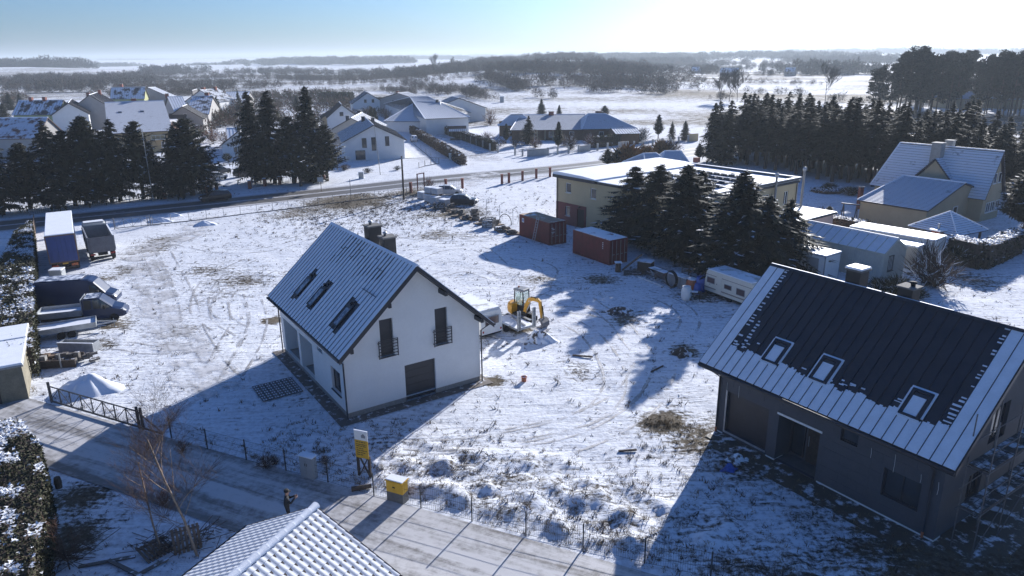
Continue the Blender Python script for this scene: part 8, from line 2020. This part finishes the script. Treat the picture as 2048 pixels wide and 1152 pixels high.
# clutter beneath the spruces, left of the cream caravan
def barrel(label, x, y, r, h, m, lid=None, belly=1.12):
    t = thing('barrel', label, 'barrel', (x, y, gz(x, y))); MB().lathe([(r * .86, 0), (r * belly * .95, h * .25), (r * belly, h * .5), (r * belly * .95, h * .75), (r * .85, h * .97), (r * .80, h)], (0, 0, 0), 16).build('shell', m, t, smooth=True)
    MB().lathe([(r * .88, h * .97), (r * .88, h * 1.02), (r * .1, h * 1.035)], (0, 0, .004), 14).build('lid', lid or m, t)
barrel('tall white plastic barrel standing alone before the cream caravan', 15.2, 59.6, .42, 1.2, M['white_paint'])
barrel('rust-orange barrel with a pale snowy lid beneath the spruces', 16.35, 62.2, .52, 1.1, M['terracotta'], M['snow_roof'])
barrel('large blue plastic barrel leaning in the row left of the cream caravan', 17.1, 61.9, .50, 1.35, M['blue_tarp'])
barrel('smaller blue barrel in front of the large blue barrel', 16.6, 61.1, .34, .95, M['blue_tarp'])
t = thing('work_table', 'small black metal table with snow on it beside the white barrel', 'table', (15.95, 59.4, gz(15.95, 59.4)), R(-20))
for x in (-.4, .4):
    for y in (-.28, .28): MB().box(x - .025, y - .025, 0, x + .025, y + .025, .72).build('leg', M['black'], t)
MB().box(-.48, -.36, .721, .48, .36, .76).build('table_top', M['black'], t); MB().box(-.40, -.25, .761, .20, .2, .80).build('snow_patch', M['snow_roof'], t)
t = thing('pipe_coil', 'big upright coil of black pipe leaning on the sheet metal tank', 'pipe coil', (14.75, 63.3, .8), math.atan2(-.872, .49))
for k in range(4): MB().tube([(math.cos(a) * (.78 - .03 * k), -.06 * k, math.sin(a) * (.78 - .03 * k)) for a in np.linspace(0, 2 * math.pi, 25)], .04, 6, cap=False).build('pipe', M['black'], t, smooth=True)
t = thing('sheet_metal_bin', 'long grey sheet metal bin with snow on its lid beneath the spruces', 'bin', (15.0, 63.7, 0), math.atan2(-.872, .49))
MB().box(-.9, -.0, 0, 1.6, .9, 1.05).build('bin_body', M['grey_paint'], t); MB().box(-.92, -.02, 1.052, 1.62, .92, 1.11).build('lid', M['snow_half'], t)
for x in (-.4, .3, 1.0): MB().box(x, -.04, .02, x + .06, -.001, 1.04).build('rib', M['galv'], t)
def scrap_bay():
    t = thing('scrap_bay', 'low open bay of tangled scrap metal framed by a long white pipe', 'scrap heap', (12.6, 66.3, 0), math.atan2(-.872, .49)); g = random.Random(8)
    MB().tube([(-.3, -.3, .1), (3.2, -.35, .12)], .06, 6).build('pipe', M['white_paint'], t)
    for k in range(26):
        a = Vector((g.uniform(0, 2.8), g.uniform(0, 1.2), g.uniform(.05, .9))); e = a + Vector((g.uniform(-.9, .9), g.uniform(-.5, .5), g.uniform(-.3, .3))); MB().bar(a, e, g.choice((.04, .06, .12)), .04).build('scrap_piece', g.choice((M['tail_grey'], M['wood_dark'], M['rust_frame'], M['galv'])), t)
    MB().box(.2, 1.3, .0, 2.6, 1.36, 1.1).build('back_sheet', M['tail_grey'], t); MB().box(.2, .5, 1.0, 2.4, 1.29, 1.04).build('cover_sheet', M['snow_half'], t)
scrap_bay()
def rack():
    t = thing('steel_rack', 'rusty steel bar cage behind the sheet metal bin', 'rack', (16.0, 65.0, 0), math.atan2(-.872, .49))
    for x in (0, 1.2, 2.4):
        for y in (0, .9): MB().box(x, y, 0, x + .05, y + .05, 1.35).build('post', M['rust_frame'], t)
    for z in (.5, .9, 1.3):
        for y in (0, .9): MB().box(.051, y + .005, z, 2.4, y + .045, z + .04).build('rail', M['rust_frame'], t)
rack()
t = thing('timber_trestle', 'leaning timber beam propped on a stump beside the dark red container', 'timber', on(1236, 544))
MB().tube([(0, 0, -.1), (0, 0, .95)], [.30, .27], 10).build('stump', M['trunk'], t); MB().bar((.45, .2, .1), (2.6, 1.5, 1.35), .14).build('beam', M['wood'], t); MB().box(-.35, -.35, .951, .35, .35, 1.0).build('snow_cap', M['snow_half'], t)
t = thing('wooden_box', 'dark wooden box with a snowy board on top beneath the first spruce', 'box', on(1291, 540), R(-30)); MB().box(-.7, -.5, 0, .7, .5, 1.0).build('box_body', M['wood_dark'], t); MB().box(-.75, -.6, 1.001, .75, .6, 1.05).build('board', M['snow_half'], t)
t = thing('plank_pile', 'scattered planks with snow between the stump and the wooden box', 'planks', on(1262, 548), R(10))
for k in range(7): MB().box(-.9 + k * .05, -.5 + k * .15, .03 + k * .035, .8 + .1 * (k % 3), -.38 + k * .15, .063 + k * .035).build('plank', M['stone'] if k % 2 else M['wood_dark'], t)
tag(MB().bar((0, 0, .05), (1.4, -.35, .06), .10).build('fallen_branch', M['trunk'], None, loc=on(1145, 712)), 'short dark branch lying in the snow in the middle of the yard', 'branch')
tag(MB().bar((0, 0, .05), (1.0, .1, .06), .09).build('fallen_branch', M['trunk'], None, loc=on(1237, 903)), 'single plank-like branch on the sunlit snow left of the grey house', 'branch')
tag(MB().bar((0, 0, .05), (1.0, .9, .09), .08).build('fallen_branch', M['trunk'], None, loc=on(1302, 745)), 'thin branch on the shaded snow near the soil clods', 'branch')
# left yard clutter
t = thing('metal_trough', 'long grey metal trough standing open beyond the flatbed trailer', 'trough', (-32.2, 49.7, 0), R(-4)); w, d, h = 1.35, .42, .72
MB().box(-w, -d, 0, w, d, .05).build('floor', M['galv'], t)
for (x0, y0, x1, y1) in ((-w, -d, w, -d + .05), (-w, d - .05, w, d), (-w, -d + .051, -w + .05, d - .051), (w - .05, -d + .051, w, d - .051)): MB().box(x0, y0, .051, x1, y1, h).build('side', M['galv'], t)
MB().box(-w + .06, -d + .06, .06, w - .06, d - .06, .30).build('contents', M['tail_grey'], t); MB().box(-w - .03, -d - .05, h, w + .03, -d + .06, h + .05).build('rim', M['snow_roof'], t)
def stone_bay():
    t = thing('stone_bay', 'timber-sided bay filled with stone blocks behind the snow heap', 'stone bay', (-32.3, 47.2, 0), R(6))
    for y in (-.7, .7): MB().box(-1.5, y - .05, 0, 1.5, y + .05, .55).build('side_board', M['wood_dark'], t)
    for x in (-1.1, .5): MB().box(x, -.80, -.05, x + .1, -.751, 1.05).build('upright', M['galv'], t)
    g = random.Random(13)
    for k in range(14):
        x, y = -1.35 + (k % 7) * .40, -.45 + (k // 7) * .5; s = g.uniform(.26, .38); MB().box(x, y, .1, x + s, y + s * .9, .1 + s * g.uniform(1.2, 2.0)).build('stone', g.choice((M['wood'], M['stone'], M['concrete'])), t)
stone_bay()
stone_stack('loose stones and a dark tyre at the right end of the stone bay', 183, 722, 8, 40, .7, .42, base=False)
t = thing('water_tank', 'pale grey box-shaped tank with snowy lid behind the blue van', 'tank', on(118, 561), R(10)); MB().box(-.55, -.5, 0, .55, .5, 1.1).build('tank_body', M['galv_matt'], t); MB().box(-.57, -.52, 1.101, .57, .52, 1.18).build('lid_snow', M['snow_roof'], t); MB().box(.551, -.4, .8, .58, .4, 1.08).build('label_plate', M['green_plate'] if 'green_plate' in M else M['galv'], t)
def left_shed():
    a = G(58, 797); h = 2.25; t = thing('concrete_shed', 'flat-roofed concrete shed with a step in its snow cover at the left edge', 'shed', (a.x, a.y, 0), math.atan2(9.0, -5.2) - math.pi / 2)
    L = 8.0; MB().box(-4.2, .0, -.2, .0, L * .62, h).build('wall', M['concrete_yellow'], t); MB().box(-1.9, L * .62 + .002, -.2, .0, L, h + .05).build('wall', M['concrete_yellow'], t)
    MB().box(-4.3, -.12, h + .002, .12, L * .62, h + .10).build('roof', M['concrete'], t); MB().box(-2.0, L * .62 + .01, h + .052, .12, L + .1, h + .15).build('roof', M['concrete'], t)
    MB().box(-4.28, -.10, h + .101, .10, L * .62 - .01, h + .26).build('roof_snow', M['snow'], t, bevel=.05); MB().box(-1.98, L * .62 + .02, h + .151, .10, L + .08, h + .32).build('roof_snow', M['snow'], t, bevel=.05)
    MB().box(-3.4, -.04, .0, -1.4, -.001, 2.0).build('door', M['wood_dark'], t)
M['concrete_yellow'] = mat('mossy_concrete', (.20, .18, .13), .9, .25, 1.5, .3, 20.0)
left_shed()
# boundary plank fence between hedge and vans
_pa, _pb = G(66, 690), G(72, 450)
t = thing('plank_fence', 'weathered brown plank fence behind the parked vans', 'fence', (_pa.x, _pa.y, 0), math.atan2(_pb.y - _pa.y, _pb.x - _pa.x)); _L = (_pb - _pa).length
for k in range(int(_L / .32)): MB().box(k * .32, -.02, 0, k * .32 + .29, .02, 1.55 + .05 * math.sin(k * 2.3)).build('plank', M['wood'], t)
for z in (.4, 1.2): MB().box(0, .021, z, _L, .06, z + .08).build('rail', M['wood_dark'], t)
# lower left corner: brush, leaning pallets, boards
for i, (px, py, r_, lb) in enumerate(((352, 1112, .5, 'slatted grey pallet leaning on the dark brush pile by the birches'), (300, 1128, .9, 'second slatted pallet lying half under snow by the birches'))):
    t = thing('leaning_pallet', lb, 'pallet', on(px, py), r_)
    for k in range(7): MB().bar((k * .17, 0, .02), (k * .17, .5 if i == 0 else 1.1, 1.0 if i == 0 else .25), .11, .022).build('slat', M['wood'], t)
    for s in (.15, .85): MB().bar((-.05, (.5 if i == 0 else 1.1) * s + .03, (1.0 if i == 0 else .25) * s), (1.1, (.5 if i == 0 else 1.1) * s + .03, (1.0 if i == 0 else .25) * s), .08, .04).build('rail', M['wood_dark'], t)
def brush(label, px, py, n, seed, L=1.2):
    g = random.Random(seed); t = thing('brush_pile', label, 'brush pile', on(px, py)); b = MB()
    for k in range(n):
        a = g.random() * 6.28; p = Vector((g.gauss(0, .5), g.gauss(0, .35), .05 + .3 * g.random())); e = p + Vector((math.cos(a), math.sin(a), g.uniform(-.1, .4))) * L * g.random(); b.bar(p, e, .02, .02)
    b.build('branches', M['twig'], t)
brush('dark brush pile between the two birches at the lane edge', 330, 1092, 90, 3); brush('dark pile of branches beside the taller birch', 395, 1085, 70, 4); brush('tangled dead twigs at the foot of the clipped hedge', 120, 1120, 110, 6, 1.6)
for i, (x, y, a) in enumerate(((215, 1125, .3), (250, 1140, -.5), (285, 1148, .9))):
    tag(MB().box(-1.1, -.09, .03, 1.1, .09, .09).build('board', M['stone'], None, loc=on(x, y), rot=a), ('snow-edged board lying below the birches, leftmost of three', 'snow-edged board lying below the birches, middle of three', 'snow-edged board lying below the birches, nearest the tiled roof')[i], 'board', 'boards below the birches')
p = on(118, 975); tag(MB().lathe([(.16, 0), (.18, .35), (.14, .6)], (0, 0, 0), 9).build('tree_stump', M['trunk'], None, loc=p), 'small dark stump on the snow right of the clipped hedge', 'stump')
# garden odds and ends seen far off
p = on(840, 252); t = thing('covered_van', 'snow-wrapped van or boat standing on the white plot before the dark hedge', 'vehicle', p, R(8)); MB().box(-2.6, -1.1, .3, 2.6, 1.1, 1.9).build('body', M['snow_half'], t, bevel=.2)
for x in (-1.5, 0, 1.5): MB().box(x - .4, -1.12, 1.0, x + .4, -1.101, 1.6).build('window', M['glass'], t)
for (px, py, lb) in ((1004, 208, 'small grey bin standing alone in the far meadow'),):
    t = thing('feed_bin', lb, 'bin', on(px, py)); MB().box(-.9, -.9, 0, .9, .9, 2.6).build('bin_body', M['galv_matt'], t); MB().box(-1, -1, 2.602, 1, 1, 2.8).build('lid', M['snow_roof'], t)
